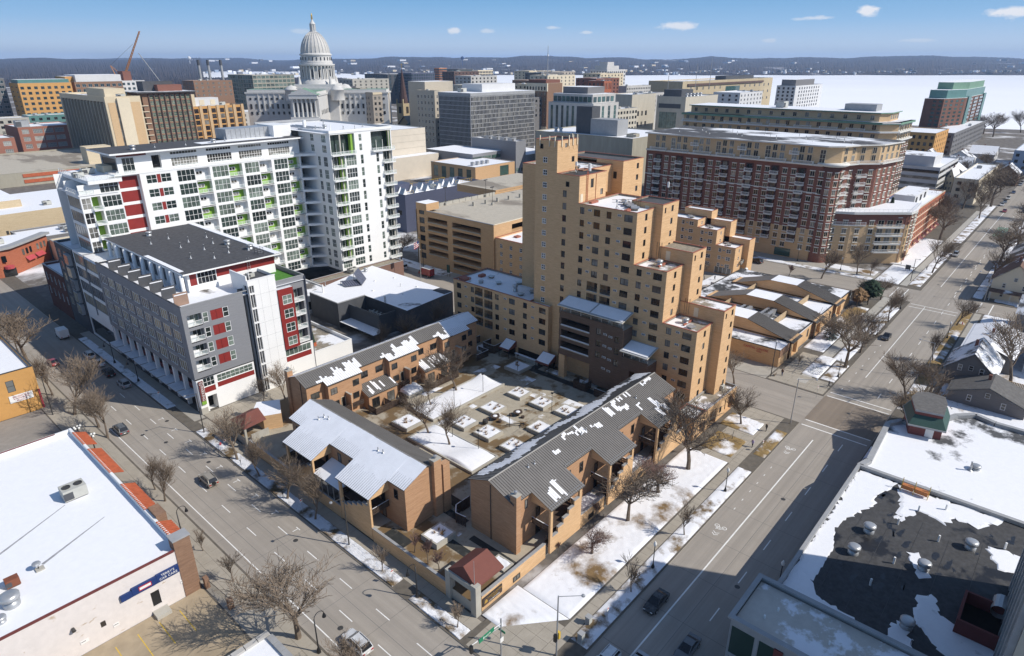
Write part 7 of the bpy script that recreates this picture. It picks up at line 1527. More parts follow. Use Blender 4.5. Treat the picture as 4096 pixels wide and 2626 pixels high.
zc_=[12+3.1*i for i in range(8)]
pwin(C2,(340,176),(340,78),22,zc_,1.7,1.9,**WK);pwin(C2,(340,176),(340,78),20,[37.2,41.2],1.9,2.2,fm='cream',gm='glass_dark');pwin(C2,(344,174),(344,80),16,[45.2],1.8,2,fm='cream',gm='glass_dark');pwin(C2,(346,72),(368,71),6,[6,9]+zc_+[37.2,41],2.2,1.9,**WK);pwin(C2,(350,77),(366,77),4,[45.2],2.2,2,fm='cream',gm='glass_dark')
for i in range(8): pbal(C2,(340,172-12*i+4),(340,172-12*i-4),.5,[40.6],8,1.8);pbal(C2,(340,172-12*i+3),(340,172-12*i-3),.5,[36.8],6,1.6);pbal(C2,(340,168-12*i+2),(340,168-12*i-2),.5,[z-.2 for z in zc_],3.2,1.3)
blk(C2,'roof_plant',352,362,84,98,48.5,51.5,mat='coping_gray');ac_unit(C2,352,128,48.5,6,4,3)
for k in range(16): vent(C1,262+(k % 3)*6,68+k*4.6,42.5,1.2,.15,0)
# offices and dormitory along the far street
t=bld('white_banded_office','white office block with continuous dark ribbon windows','office',428,482,64,92,16,'house_white',None,None,'roof_snow_heavy',.5,ac=2)
for k in range(4): blk(t,'ribbon_window',427.7,427.95,64.4,91.6,2+k*3.6,3.5+k*3.6,mat='glass_dark');blk(t,'ribbon_window',428.4,481,63.7,63.95,2+k*3.6,3.5+k*3.6,mat='glass_dark')
blk(t,'penthouse',430,452,68,90,15.5,21.5,mat='house_white',top='roof_snow_mid')
t=bld('white_long_apartments','pale long apartment row with snowy flat roof along the avenue','apartment block',417,490,44,55,13,'cream',[(ALL,2,3,2,1.8,1.6,3.4)],[(ALL,12,3,2,1.8,1.6,3.4)],'roof_snow_heavy',.5)
t=bld('brick_dormitory','red brick dormitory with white window bands and snowy roof','apartment block',294,348,48,64,16.4,'red_brick_o',None,[(ALL,17,5,1.5,1.7,1.2,3,2,1,'cream','glass_dark')],'roof_snow_heavy',.3,'cream',ac=0);blk(t,'penthouse',306,332,52,60,16.2,19.4,mat='house_white',top='roof_snow_mid')
for k in range(5): blk(t,'band',294.5,348,47.8,47.97,.9+k*3.02,1.2+k*3.02,mat='cream')
for k in range(6): m=MB();x=298+k*8;m.quad([(x,47.9,3.4),(x+4,47.9,3.4),(x+4,46.2,2.4),(x,46.2,2.4)],'maroon');part('awning',m,t)
for k in range(3): blk(t,'door',308+k*8,309.8+k*8,51.7,51.95,16.4,18.6,mat='dark_metal')
bld('small_white_tower','white and gray apartment tower standing before the lake','apartment tower',893,996,311,335,42,'house_white',[(ALL,4,6,2.6,2.6,2,4.4)],[((.1,.9),9,6,4,2.8,2,4.4)],'roof_snow',ac=0);blk(COL.objects['small_white_tower'],'upper_storeys',905,975,316,334,41,49,mat='house_gray',top='snow')
t=thing('green_glass_tower','brick and green glass lakeshore tower with stepped crown','apartment tower',(800,118,0));m=MB();poly=[(702,124),(702,115),(735,104),(850,104),(905,112),(905,130),(702,130)];m.prism(poly,-4,40,'burnt_brick','snow');part('wall',m,t);m=MB();m.prism([(p[0]*.92+64,p[1]*.9+11.5) for p in poly],40,47,'teal_panel','snow');part('crown',m,t);m=MB();m.prism([(p[0]*.74+210,p[1]*.8+23) for p in poly],47,53,'copper_green','snow');part('crown',m,t)
for k in range(12):
    for f in range(3): m=MB();m.box(752+f*30,772+f*30,103.4,103.95,1+k*3.25,3.1+k*3.25,'glass_teal');part('window',m,t)
for f in (746,834): blk(t,'glass_bay',f,f+14,103.0,103.9,-3,41,mat='teal_panel')
pwin(t,(702,115),(735,104),4,[1+3.25*k for k in range(12)],4,1.8,gm='glass_teal');pwin(t,(702,124),(702,115),2,[1+3.25*k for k in range(12)],2.6,1.8,gm='glass_teal')
bld('ochre_apartments','ochre and brown brick apartment block with lit end wall','apartment block',581,630,95,123,21,'orange_brick',[(ALL,7,4,2,2.6,2,4.8,2,1,'dark_metal','glass_dark')],[(ALL,6,5,2,2,1.6,3.8,2,1)],'roof_snow',ac=2);bld('gray_lake_apartments','long low gray apartments below the green glass tower','apartment block',640,800,92,110,17,'house_gray',[(ALL,3,4,2,2,2,4)],[(ALL,22,4,2.6,2,2,4)],'roof_snow_heavy');bld('pale_blue_apartments','pale blue gabled apartment house at the right edge','apartment house',560,640,20,44,15,'house_blue',[(ALL,5,3,2,2,2,4)],[(ALL,14,3,1.6,2,2,4)],'roof_snow')
# ---- low brick clinic with clerestory roofs
MC=thing('brick_clinic','low tan brick clinic with gray metal sloping roofs and snow patches','clinic',(184,62,0));m=MB();facade(m,'S',46.5,151.2,157.4,0,4.6,'tan_brick');facade(m,'W',151.2,46.5,82,0,4.6,'tan_brick',[(62,68,.6,2.6,.3,'glass_dark')])
hs=[]
for x in (163,172.4,181,191,200): hs.append((x,x+1.6,1.0,3.4,.25,'glass_dark'))
facade(m,'S',47,157.4,211,0,4.6,'tan_brick',[h for h in hs if not 157 < h[0] < 160]);facade(m,'E',211,47,82,0,4.6,'tan_brick');facade(m,'N',82,151.2,211,0,4.6,'tan_brick');m.quad([(157.4,46.5,0),(157.4,47,0),(157.4,47,4.6),(157.4,46.5,4.6)],'tan_brick')
m.box(151.1,157.5,46.35,46.48,2.7,4.7,'brown_brick');part('wall',m,MC);m=MB();m.quad([(151.3,46.6,4.5),(211,47.1,4.5),(211,82,4.5),(151.3,82,4.5)],'roof_clinic');part('roof',m,MC);m=MB();m.box(151.1,151.4,46.4,82,4.6,4.75,'dark_metal');m.box(151.4,211.2,81.8,82.1,4.6,4.75,'dark_metal');m.box(157.5,211.2,46.9,47.2,4.6,4.75,'dark_metal');part('coping',m,MC)
text('CAPITAL CENTRE',.8,'sign_red',MC,(151.06,52.4,3.6),TW);text('Clinic',.6,'sign_red',MC,(151.06,51.5,2.95),TW)
for i,x in enumerate((158.2,176.2,194.2)):
    m=MB();w=6.2
    m.prism([(x,46.4),(x+w,46.4),(x+w,78),(x,78)],4.5,5.0,'tan_brick')
    for xx in (x,x+w): m.quad([(xx,46.4,0 if xx==x else 4.6),(xx,50,0 if xx==x else 4.6),(xx,50,4.7),(xx,46.4,4.7)],'brown_brick');m.quad([(xx,46.4,4.7),(xx,58,8),(xx,66,8),(xx,78,4.7)],'tan_brick')
    facade(m,'S',46.2,x,x+w,0,4.7,'tan_brick',[(x+1.2,x+4.8,.4,3.6,1.6,'void')]);part('clerestory_wall',m,MC)
    m=MB();a,b=x-.3,x+w+.3;m.quad([(a,45.6,4.6),(b,45.6,4.6),(b,58,8.15),(a,58,8.15)],'metal_roof');m.quad([(a,66,8.15),(b,66,8.15),(b,78.4,4.6),(a,78.4,4.6)],'metal_roof');m.quad([(a,58,8.15),(b,58,8.15),(b,66,8.15),(a,66,8.15)],'snow');m.quad([(a,45.6,4.6),(a,58,8.15),(a,58,7.95),(a,45.6,4.4)],'dark_metal');part('sloped_roof',m,MC)
    for k in range(14): m=MB();xx=a+.25+k*.48;m.quad([(xx,45.6,4.68),(xx+.04,45.6,4.68),(xx+.04,58,8.23),(xx,58,8.23)],'seam_dark');m.quad([(xx,45.6,4.6),(xx,45.6,4.68),(xx,58,8.23),(xx,58,8.15)],'seam_dark');part('roof_seam',m,MC)
    if i < 2:
        for yy in (54,70): m=MB();m.box(x+w+.2,x+17.8,yy,yy+.25,4.5,6.2,'wood_pale');part('screen_wall',m,MC)
        m=MB();m.quad([(x+w+.3,47.2,4.53),(x+17.6,47.2,4.53),(x+17.6,53.8,4.53),(x+w+.3,53.8,4.53)],'roof_snow_mid');part('roof',m,MC)
for x,y,w,f in ((168,60,4.6,2),(171.5,64,3.6,3),(168,66,3,2),(173,58,5.5,4)): ac_unit(MC,x,y,4.5,w,2.6,1.6,'galvanised',f)
# ---- dark red building with clipped corner and a round-ended roof lantern
DR=thing('dark_red_building','dark red building with gray parapet and snow streaked roof','building',(125,5,0));poly=[(109.2,17.4),(112,16.6),(128,17.4),(131,15.6),(129.6,12),(136,10),(140,8.2),(143,5.4),(141.6,2),(141.6,-24),(109.2,-24)];m=MB();m.prism(poly,0,5.6,'burgundy_wall','roof_dr');part('wall',m,DR)
m=MB()
for p,q in zip(poly,poly[1:]+poly[:1]): d=Vector((q[0]-p[0],q[1]-p[1],0));n=Vector((-d.y,d.x,0)).normalized()*.45;a,b=Vector((*p,0)),Vector((*q,0));m.prism([tuple((a+n)[:2]),tuple((b+n)[:2]),tuple((b-n)[:2]),tuple((a-n)[:2])],5.2,6.3,'coping_gray')
part('parapet',m,DR);L=[(127.4,13.8),(128.6,8.8),(134.4,9.2),(137.8,10.2),(138,13.6),(136.2,15.4),(133.4,15.8)];c0=(133,12.4)
def ring(k): return [(c0[0]+(x-c0[0])*k,c0[1]+(y-c0[1])*k) for x,y in L]
m=MB();m.prism(ring(1),5.6,8,'burgundy_wall');part('lantern_wall',m,DR);m=MB();a,b=ring(1.16),ring(.86)
for i in range(len(a)): j=(i+1) % len(a);m.quad([(*a[i],8),(*a[j],8),(*b[j],9.5),(*b[i],9.5)],'green_metal')
m.prism(ring(1.18),7.7,8.,'coping_gray');part('lantern_eaves',m,DR);m=MB();m.prism(ring(.85),9.4,10.1,'burgundy_wall');m.prism(ring(.88),10.12,10.5,'coping_gray','shingle');part('lantern_roof',m,DR);m=MB();m.box(128.0,128.4,10.0,11.6,5.7,7.7,'sign_white');part('door',m,DR);vent(DR,121,3,5.6,1.6,.3,0);vent(DR,122,2.4,5.6,.9,.3,1);window(DR,'W',109.2,15.8,1.6,1.4,2.2,-.05,nx=1)
# ---- black-roofed building, glass corner block and the tall block whose shadow falls across
BR=thing('black_roof_building','low building with black tar roof, melting snow and gray parapet','building',(90,5,0));clad(BR,'S',69.4,109,-24,17.6,0,6.4,'coping_gray','roof_black_snow',par_h=.5,ct=.45,cop='coping_gray')
def drift(par,pts,z,jit=.5,th=.09,seed=1,mat='drift_snow',name='snow_drift'):
    rd=random.Random(seed);out=[]
    for (a,b),(c,d) in zip(pts,pts[1:]+pts[:1]):
        L=math.hypot(c-a,d-b);n=max(2,int(L/.55))
        for i in range(n): f=i/n;out.append((a+(c-a)*f+rd.uniform(-jit,jit),b+(d-b)*f+rd.uniform(-jit,jit)))
    m=MB();cx,cy=sum(p[0] for p in out)/len(out),sum(p[1] for p in out)/len(out);inn=[(p[0]*.9+cx*.1,p[1]*.9+cy*.1) for p in out]
    for i in range(len(out)): j=(i+1) % len(out);m.quad([(*out[i],z),(*out[j],z),(*inn[j],z+th),(*inn[i],z+th)],mat)
    m.quad([(*p,z+th) for p in inn],mat);o=part(name,m,par);return o
for i,(p,q) in enumerate((([(69.9,-2),(72.6,1),(72.3,6),(73.8,9),(74.4,13.6),(77,15),(78,17),(69.9,17.1)],.3),([(76,17.1),(77,14.6),(84,14.4),(90,15.5),(94,14.6),(99,12.6),(103,13),(108.4,11),(108.4,17)],.35),([(98,9.2),(103,6.4),(101.5,3.6),(104,2),(103.6,-1),(108.4,-3),(108.4,11)],.6),([(89.6,5.6),(91.4,6.2),(92,5.0),(90.2,4.2),(87.6,2.6),(86.4,3.6)],.25),([(78.4,3.0),(83,3.2),(84.4,1.8),(81.2,.6),(80.5,-2.2),(79,-6),(75,-6),(74.8,-1),(76.4,1)],.3),([(72,4),(75.5,5),(77,4),(74.5,1.8),(72,1.4)],.4),([(93.6,12),(94.6,12.3),(94.8,11.5),(93.8,11.3)],.1),([(96,-3.4),(100,-2),(101,-6),(96,-7)],.5))): drift(BR,p,5.905,q,.09,i)
for i in range(34): rd=random.Random(i);x,y=rd.uniform(76,104),rd.uniform(-5,13);drift(BR,[(x,y),(x+rd.uniform(.4,2.6),y+rd.uniform(-.2,.2)),(x+rd.uniform(.4,2.2),y+rd.uniform(.3,.8)),(x,y+rd.uniform(.3,.7))],5.902,.22,.004,i+50,'wet_tar','wet_patch')
for x,y,k in ((92.2,11.5,1),(85.9,11.9,1),(88.8,3.8,1),(76.3,3.2,1),(98,-.3,1)): vent(BR,x,y,5.9,1.4,.33,k)
for x,y in ((80.9,8.4),(87.4,7.1),(96.9,8.7),(105.5,4),(102.4,7.1),(96.6,3.4),(101.1,-4)): vent(BR,x,y,5.9,1.1,.14,3)
for i,(x0,x1,y) in enumerate(((73,99,13.2),(74,99,9.6),(76,100,5.9),(76,98,2.2),(78,100,-1.6))): m=MB();m.box(x0,x1,y,y+.05,5.9,5.93,'dark_metal');part('roof_seam',m,BR)
rb=thing('red_hoist_rig','orange and yellow window cleaning carriage on the snowy roof edge','hoist',(107,8.7,6));m=MB();m.box(106.4,107.2,6.8,8.6,6.4,7.1,'orange_panel');m.box(106.4,107.2,8.8,10.4,6.4,7.1,'orange_panel');part('panel',m,rb);m=MB()
for y in (6.7,8.7,10.5): m.tube((106.2,y,5.9),(107.2,y,8),.06,.06,4,'yellow_rail');m.tube((107.2,y,5.9),(107.2,y,8),.06,.06,4,'yellow_rail')
part('frame',m,rb);hb=thing('red_roof_hatch','dark red walled roof well with round silver duct in the shadow','roof well',(83,-3.5,6));m=MB();m.box(79.3,79.6,-5.4,-1.2,5.9,8,'maroon');m.box(79.6,85.6,-1.5,-1.2,5.9,8,'maroon');m.box(85.3,85.6,-5.4,-1.5,5.9,8,'maroon');m.quad([(79.6,-5.4,6.3),(85.3,-5.4,6.3),(85.3,-1.5,6.3),(79.6,-1.5,6.3)],'void');part('wall',m,hb);m=MB();m.tube((84.4,-4.9,7.6),(87,-4.9,7.6),.9,.9,14,'galvanised');part('duct',m,hb)
GC=thing('glass_corner_block','glazed corner block with white flat roof half in shadow','building',(65,10,0));m=MB();hs=[(2.6+i*3.3,5.6+i*3.3,3.4,7.9,.15,None) for i in range(5)];facade(m,'W',60.6,-6,18.9,0,9,'coping_gray',hs+[(2.4,18.6,.3,3.0,.2,'glass_dark')]);facade(m,'N',18.9,60.6,69.3,0,9,'coping_gray',[(61,69,3.4,7.9,.15,'glass_green')]);facade(m,'E',69.3,-6,18.9,0,9,'coping_gray');m.quad([(60.9,-6,8.6),(69,-6,8.6),(69,18.6,8.6),(60.9,18.6,8.6)],'white_roof_patch');part('wall',m,GC);m=MB();m.box(60.2,60.9,-6,19.2,9,9.25,'coping_gray');m.box(60.9,69.6,18.6,19.2,9,9.25,'coping_gray');m.box(69.,69.6,-6,18.6,9,9.25,'coping_gray');part('coping',m,GC)
for i in range(5): window(GC,'W',60.6,4.1+i*3.3,3.4,3,4.5,.12,nx=1,nz=1,fm='coping_gray',gm='glass_green',ft=.12)
m=MB();m.box(60.4,60.58,12.6,13.6,.3,8,'maroon');part('panel',m,GC)
for x,y in ((63.4,16),(65.6,15.2),(64.6,9)): vent(GC,x,y,8.6,.5,.12,3)
TB=thing('tall_pilaster_block','tall pale block with white pilasters at the lower right edge','office tower',(80,-18,0));m=MB();m.box(67,92.4,-40,-6,0,39.4,'limestone',top='roof_snow');part('wall',m,TB)
for i in range(8): blk(TB,'pilaster',67.4+i*3.5,68.4+i*3.5,-5.98,-5.4,0,39,mat='coping_gray')
for i in range(7):
    for k in range(4): blk(TB,'window',68.9+i*3.5,70.5+i*3.5,-5.99,-5.9,5+k*3.4,7.4+k*3.4,mat='glass_dark')
# ---- left foreground: white-roofed garage building with tiled parapet, orange shop, corner roof
CB=thing('car_care_building','white walled car workshop with snowy flat roof and red tile parapet','workshop',(-10,104,0));m=MB();facade(m,'S',81,-70,22.6,0,8.1,'white_wall_peel',[(17.6,18.7,1.2,3.6,.12,'black_metal'),(11.4,12,2.4,3.3,.06,'void_warm')]);facade(m,'E',22.6,82.5,127,0,8.1,'brown_brick');facade(m,'N',127,-70,22.6,0,8.1,'white_panel');m.quad([(-70,81.2,7.85),(22.4,81.2,7.85),(22.4,127,7.85),(-70,127,7.85)],'roof_snow_heavy');part('wall',m,CB)
m=MB();m.box(-70,21.6,80.9,81.25,8.1,8.3,'maroon');part('coping',m,CB);m=MB();m.box(21.7,23.9,80.9,82.6,0,9.6,'brown_brick');m.box(21.6,24,80.8,82.7,9.6,9.8,'coping_gray');m.box(22.6,24.,89,92,0,9.2,'brown_brick');part('brick_pier',m,CB);m=MB();m.box(-70,22.6,126.7,127.1,7.8,8.6,'white_panel');m.box(22.2,22.6,82.6,127,7.8,8.7,'white_panel');m.box(-70,20,126.6,126.72,8.6,8.75,'maroon');part('parapet',m,CB)
for y0,y1 in ((82.8,88.4),(92.4,102),(106.5,117),(119,125)):
    n=int((y1-y0)/.5)
    for i in range(n): m=MB();y=y0+(y1-y0)*i/n;m.quad([(22.2,y+.03,8.72),(22.2,y+.44,8.72),(24.2,y+.44,7.9),(24.2,y+.03,7.9)],'terracotta');m.tube((22.2,y+.24,8.76),(24.2,y+.24,7.94),.15,.15,4,'terracotta',False);part('roof_tile',m,CB)
for x,y,w,f in ((16.8,105.5,3.2,2),(2.2,90.2,3.2,2)): ac_unit(CB,x,y,7.85,w,2.4,1.9,'ac_paint',f)
ac_unit(CB,5.4,90.4,7.85,1.5,1.1,1.2,'rust',0) if 'rust' in MATS else ac_unit(CB,5.4,90.4,7.85,1.5,1.1,1.2,'maroon',1);vent(CB,4.4,86.6,7.85,1.8,.42,1);vent(CB,2.8,84.4,7.85,.9,.25,1);vent(CB,-2,99,7.85,.5,.2,3)
m=MB();m.tube((8.4,91.2,7.85),(8.4,91.2,8.4),.06);m.sphere((8.3,91.2,8.9),.55,10,'galvanised',.5);m.box(8,9,90.7,91.6,7.85,8.05,'concrete');part('dish_aerial',m,CB)
for a,b in (((3,97),(15,104)),((9,92),(18,96.5))): m=MB();d=Vector((b[0]-a[0],b[1]-a[1],0)).normalized();n=Vector((-d.y,d.x,0))*.22;m.quad([(a[0]+n.x,a[1]+n.y,7.87),(b[0]+n.x*.3,b[1]+n.y*.3,7.87),(b[0]-n.x*.3,b[1]-n.y*.3,7.87),(a[0]-n.x,a[1]-n.y,7.87)],'melt_gray');part('melt_streak',m,CB)
cs=thing('shop_sign',"blue box sign reading TERRY'S CAR CARE on the white workshop wall",'sign',(18.6,80.8,5));m=MB()
m.box(18.7,21.6,80.6,80.96,4.9,6.1,'sign_blue');m.box(15.6,18.68,80.62,80.96,4.85,6.0,'sign_blue');m.box(14.2,15.58,80.64,80.96,4.8,5.7,'sign_blue');part('board',m,cs);text("TERRY'S",.5,'sign_white',cs,(20.15,80.58,5.78),TS);text('CAR CARE',.5,'sign_white',cs,(20.15,80.58,5.25),TS);m=MB();m.box(16.4,18,80.6,80.618,5.1,5.78,'sign_red');m.box(16.5,17.9,80.59,80.6,5.25,5.63,'sign_white');part('emblem',m,cs)
for i,(x,z) in enumerate(((21.8,2.6),(13.,1.5),(9.2,1.6),(5.0,1.4))): t=thing('wall_notice','small white notice on the workshop wall, '+('by the brick pier','below the louvre','wide one with two lines','leftmost and lowest')[i],'sign',(x,80.95,z),'notices on the white wall');m=MB();m.box(x-.35,x+(.6 if i==2 else .35),80.93,80.98,z,z+.5,'sign_white');part('board',m,t);m=MB();m.box(x-.25,x+.25,80.92,80.93,z+.28,z+.36,'dark_gray');part('print',m,t)
blk(CB,'door_step',17.3,19.2,79.4,80.95,.07,.6,mat='concrete');m=MB();m.tube((8.6,80.9,4.7),(8.6,80.4,4.5),.18,.25,6,'dark_metal');part('wall_lamp',m,CB);fw=thing('garden_railing','brick piers and dark railing round a snowy planting bed by the workshop','railing',(25,77.5,0));m=MB();m.box(24.2,24.8,80,80.7,.1,2,'brown_brick');m.box(24.6,25.3,73.8,74.5,.1,1.7,'brown_brick');part('pier',m,fw);m=MB()
for k in range(16): y=74.6+k*.34;m.tube((25.1-.4*k/16,y,.1),(25.1-.4*k/16,y,1.4),.025,.025,4)
m.tube((25.1,74.5,1.4),(24.7,80,1.4),.04,.04,4);part('bars',m,fw)
OB=thing('orange_shop','orange painted two storey shop with snowy roof at the left edge','shop',(10,170,0));clad(OB,'S',-30,24.9,159,184,0,10,'orange_paint','roof_snow_heavy',{'S': [(19.6,21,5.6,8.2,.12,None),(14.6,16.2,4.6,7.2,.12,None),(15.6,17.2,2.4,3.8,.12,'void')],'E': [(162,164,5.4,8,.12,'glass_dark'),(168,170,5.4,8,.12,'glass_dark')]},cop='dark_metal');window(OB,'S',159,20.3,5.6,1.4,2.6,.1,nx=1,nz=2,gm='glass_pale');window(OB,'S',159,15.4,4.6,1.6,2.6,.1,nx=1,nz=2,gm='glass_pale')
for x in (14.6,18.2): ac_unit(OB,x,163,9.4,1.5,1.2,1.2,fans=1)
sb=thing('wall_banner','white banner with red lettering on the orange shop wall','sign',(21.6,158.9,4.2));m=MB();m.box(19.4,23.6,158.86,158.96,3.2,4.8,'sign_white');part('board',m,sb);text('SKYLIGHT ARTS',.46,'sign_red',sb,(21.5,158.84,4.4),TS,sx=.9);text('WOODWORKING',.34,'sign_red',sb,(21.5,158.84,3.95),TS);text('608-256-1000',.34,'sign_red',sb,(21.5,158.84,3.5),TS)
m=MB();m.box(24.6,24.95,158.8,159.4,0,4.6,'awning_red');part('corner_post',m,OB);flat('parking_lot',-10,24,128,158.6,.05,'road');t=bld('brick_shop_far_left','red brick shop behind the orange shop at the left edge','shop',-30,23,190,194,8,'red_brick_o',None,None,'roof_snow');
GR=thing('corner_roof_building','low corner building with snowy roof and gray stone edge at the bottom','building',(15,55,0));m=MB();m.box(-20,24.6,20,62.4,0,4.4,'old_concrete',top='roof_snow_heavy');part('wall',m,GR);m=MB()
for i in range(26): m.box(23.9,24.7,20+i*1.6,21.5+i*1.6,4.4,4.75,'coping_gray')
for i in range(26): m.box(-17+i*1.6,-15.5+i*1.6,61.8,62.5,4.4,4.75,'granite')
part('coping',m,GR,kind='stuff');ac_unit(GR,21.6,57.6,4.4,1.6,1.2,1)
# ---- wooden houses behind the right-hand pavement
def house(label,x0,x1,y0,y1,zw,zr,ax,wm,rm,porch_=None,snow=.5):
    t=thing('gabled_house',label,'house',((x0+x1)/2,(y0+y1)/2,0));m=MB();m.box(x0,x1,y0,y1,0,zw,wm,skip='T');o=.5
    if ax=='x':
        c=(y0+y1)/2
        for x in (x0,x1): m.quad([(x,y0,zw),(x,y1,zw),(x,c,zr)],wm)
        A,B,C,D_,E,F=(x0-o,y0-o,zw-.3),(x1+o,y0-o,zw-.3),(x1+o,c,zr),(x0-o,c,zr),(x1+o,y1+o,zw-.3),(x0-o,y1+o,zw-.3)
    else:
        c=(x0+x1)/2
        for y in (y0,y1): m.quad([(x0,y,zw),(x1,y,zw),(c,y,zr)],wm)
        A,B,C,D_,E,F=(x0-o,y0-o,zw-.3),(x0-o,y1+o,zw-.3),(c,y1+o,zr),(c,y0-o,zr),(x1+o,y1+o,zw-.3),(x1+o,y0-o,zw-.3)
    part('wall',m,t)
    for q in ((A,B,C,D_),(F,E,C,D_)): m=MB();m.quad([(p[0],p[1],p[2]+.06) for p in q],rm);m.quad([(p[0],p[1],p[2]-.12) for p in q],'house_white');part('roof',m,t)
    m=MB();xm,ym=(x0+x1)/2,(y0+y1)/2;m.box(xm+.8,xm+1.4,ym+.4,ym+1.,zw,zr+.9,'red_brick');part('chimney',m,t)
    for z in ([1.2,4.2] if zw > 4.5 else [1.2]):
        for f in (.28,.72): window(t,'W',x0,y0+(y1-y0)*f,z,.9,1.5,-.04,nx=1,nz=2,fm='house_white',gm='glass_dark',ft=.12);window(t,'N',y1,x0+(x1-x0)*f,z,.9,1.5,-.04,nx=1,nz=2,fm='house_white',gm='glass_dark',ft=.12)
    if ax=='x' : window(t,'W',x0,(y0+y1)/2,zw+.1,.9,1.2,-.04,nx=1,nz=2,fm='house_white',gm='glass_dark')
    if porch_: m=MB();m.quad([(x0-2.6,y0,3.0),(x0-2.6,y1,3.0),(x0,y1,3.6),(x0,y0,3.6)],rm);part('porch_roof',m,t)
    if porch_:
        for f in (.05,.5,.95): m=MB();m.box(x0-2.5,x0-2.3,y0+(y1-y0)*f-.1,y0+(y1-y0)*f+.1,0,3,'house_white');part('porch_post',m,t)
    return t
for a in (('gray gabled house with white trimmed windows behind the avenue trees',169,181,5,14.5,4.6,9,'x','house_gray','shingle_snow'),('low gray shingled garage beside the gray gabled house',160,168.5,-2,12,2.8,5.4,'x','house_gray','shingle'),('tall brown roofed house with white porch on the far corner',247,261,4,15.5,6.6,12,'x','cream','shingle_brown_snow',1),('dark gabled house on the near side of the far corner',219,228.4,-8,6,5.6,9.6,'y','house_gray','shingle_snow'),('snow roofed house row with chimney in the middle of the block',184,205,3,13.6,4.4,6.2,'x','house_gray','snow'),('long snow roofed house behind the chimney house',188,206,-14,1,4.6,7.2,'x','house_white','shingle_snow'),
        ('brown roofed house beyond the porch house',266,280,3,15,6.2,11,'x','cream','shingle_brown_snow',1),('gray house third from the far corner',288,302,3,15,6,10.6,'x','house_gray','shingle_snow',1),('white gabled house among bare trees on the avenue',480,494,58,72,7,12,'x','house_white','snow'),('blue gray gabled house before the lakeshore',520,536,62,78,7,12,'y','house_blue','shingle_snow'),('small white gabled house by the ochre apartments',560,575,66,82,7,12,'x','house_white','shingle_snow'),('green gray gabled house by the lake trees',540,556,84,98,7,13,'x','house_gray','shingle_snow'),('snow roofed white house near the shore road',600,620,58,74,7,12,'y','house_white','snow'),('dark gabled house on the avenue far end',500,515,34,46,7,12,'x','shingle_brown','shingle_snow'),('pale house behind the long apartment row',452,470,60,63.6,8,13,'x','cream','snow')): house(*a)
fc=thing('board_fence','weathered tan board fence in the snowy back yard','fence',(176,2,0));m=MB();m.box(175.9,176.1,-9,6.4,.4,.6,'wood_pale');part('rail',m,fc)
for i in range(50): m=MB();y=6.4-i*.31;m.box(175.7,175.9,y-.27,y,.05,1.9,'wood_pale');part('fence_board',m,fc)

# ================================================================ trees and shrubs
def grow(seed,h,spread=.55,up=.55,lvl=4,n0=6,fork=.33,tw='twig',r0=None,trunk_r=1.):
    """bare winter tree: trunk with limbs in one mesh, fine twigs in the other"""
    rd=random.Random(seed);T,C=MB(),MB();r0=(r0 or h*.018)*trunk_r
    def seg(p,d,L,r,l):
        k=3 if l <=1 else 2;q=Vector(p);dd=Vector(d);rr=r
        nsub=4 if l==0 else (3 if l==1 else (4 if l==2 else 2))
        for i in range(k):
            dd=(dd+Vector((rd.uniform(-.16,.16),rd.uniform(-.16,.16),rd.uniform(-.03,.13)))).normalized();e=q+dd*(L/k);r2=rr*(.80 if l < 2 else .62)
            (T if l < 2 else C).tube(q,e,max(rr,.015),max(r2,.011),6 if l==0 else (5 if l==1 else 3),'bark' if l < 2 else tw,False);q,rr=e,r2
            if l < lvl and (i > 0 or l > 0):
                for _ in range(nsub if i==k-1 else max(1,nsub-1)):
                    a=rd.uniform(0,6.283);s=spread*rd.uniform(.7,1.25);nd=(dd*(1-.25*s)+Vector((math.cos(a)*s,math.sin(a)*s,rd.uniform(0,.35)*up))).normalized()
                    seg(q,nd,L*rd.uniform(.55,.82)*(1 if l else .9),rr*rd.uniform(.58,.78),l+1)
    seg((0,0,-.05),(rd.uniform(-.05,.05),rd.uniform(-.05,.05),1),h*fork,r0,0)
    zs=[v[2] for v in T.v+C.v];s=h/max(zs)
    for M in (T,C): M.v=[(x*s,y*s,z*s) for x,y,z in M.v]
    return T.mesh('trunk'),C.mesh('crown')
PROT=[]
for i,(h,sp,up,lv,fk,tw) in enumerate(((10,.62,.6,4,.30,'twig'),(10,.80,.4,4,.26,'twig'),(10,.55,.8,4,.34,'twig'),(5,.5,.9,3,.36,'twig'),(10,.95,.2,4,.24,'twig_red'),(4,.42,1.,3,.30,'twig_red'),(10,.7,.5,4,.22,'twig'))): PROT.append((h,*grow(20+i,h,sp,up,lv,6,fk,tw,trunk_r=1.0 if i not in (4,) else 1.5)))
TK=[0]
def tree(k,x,y,h,label,group,z=.1,name='bare_tree'):
    H,T,C=PROT[k];r=random.Random(int(x*31+y*17));t=bpy.data.objects.new(name,None);COL.objects.link(t);t.location=(x,y,z);s=h/H;t.scale=(s*r.uniform(.95,1.15),s*r.uniform(.95,1.15),s);t.rotation_euler=(0,0,r.uniform(0,6.28));tag(t,label,'tree',group)
    for n,me in (('trunk',T),('crown',C)): o=bpy.data.objects.new(n,me);COL.objects.link(o);o.parent=t
    return t
for k,x,y,h,l in ((0,43,107.9,10,'beside the brown pavilion'),(2,43.1,99.8,9.6,'at the north end of the snow covered townhouse'),(0,43,90.1,9,'before the first bay of the snow covered townhouse'),(2,43.1,81.7,9.4,'before the glazed porch'),(3,43.1,64,5,'with a small cage halfway to the gateway'),(3,43.3,48.2,4.4,'small and caged beside the corner gateway')): tree(k,x,y,h,'bare verge tree '+l,'street trees on the courtyard kerb')
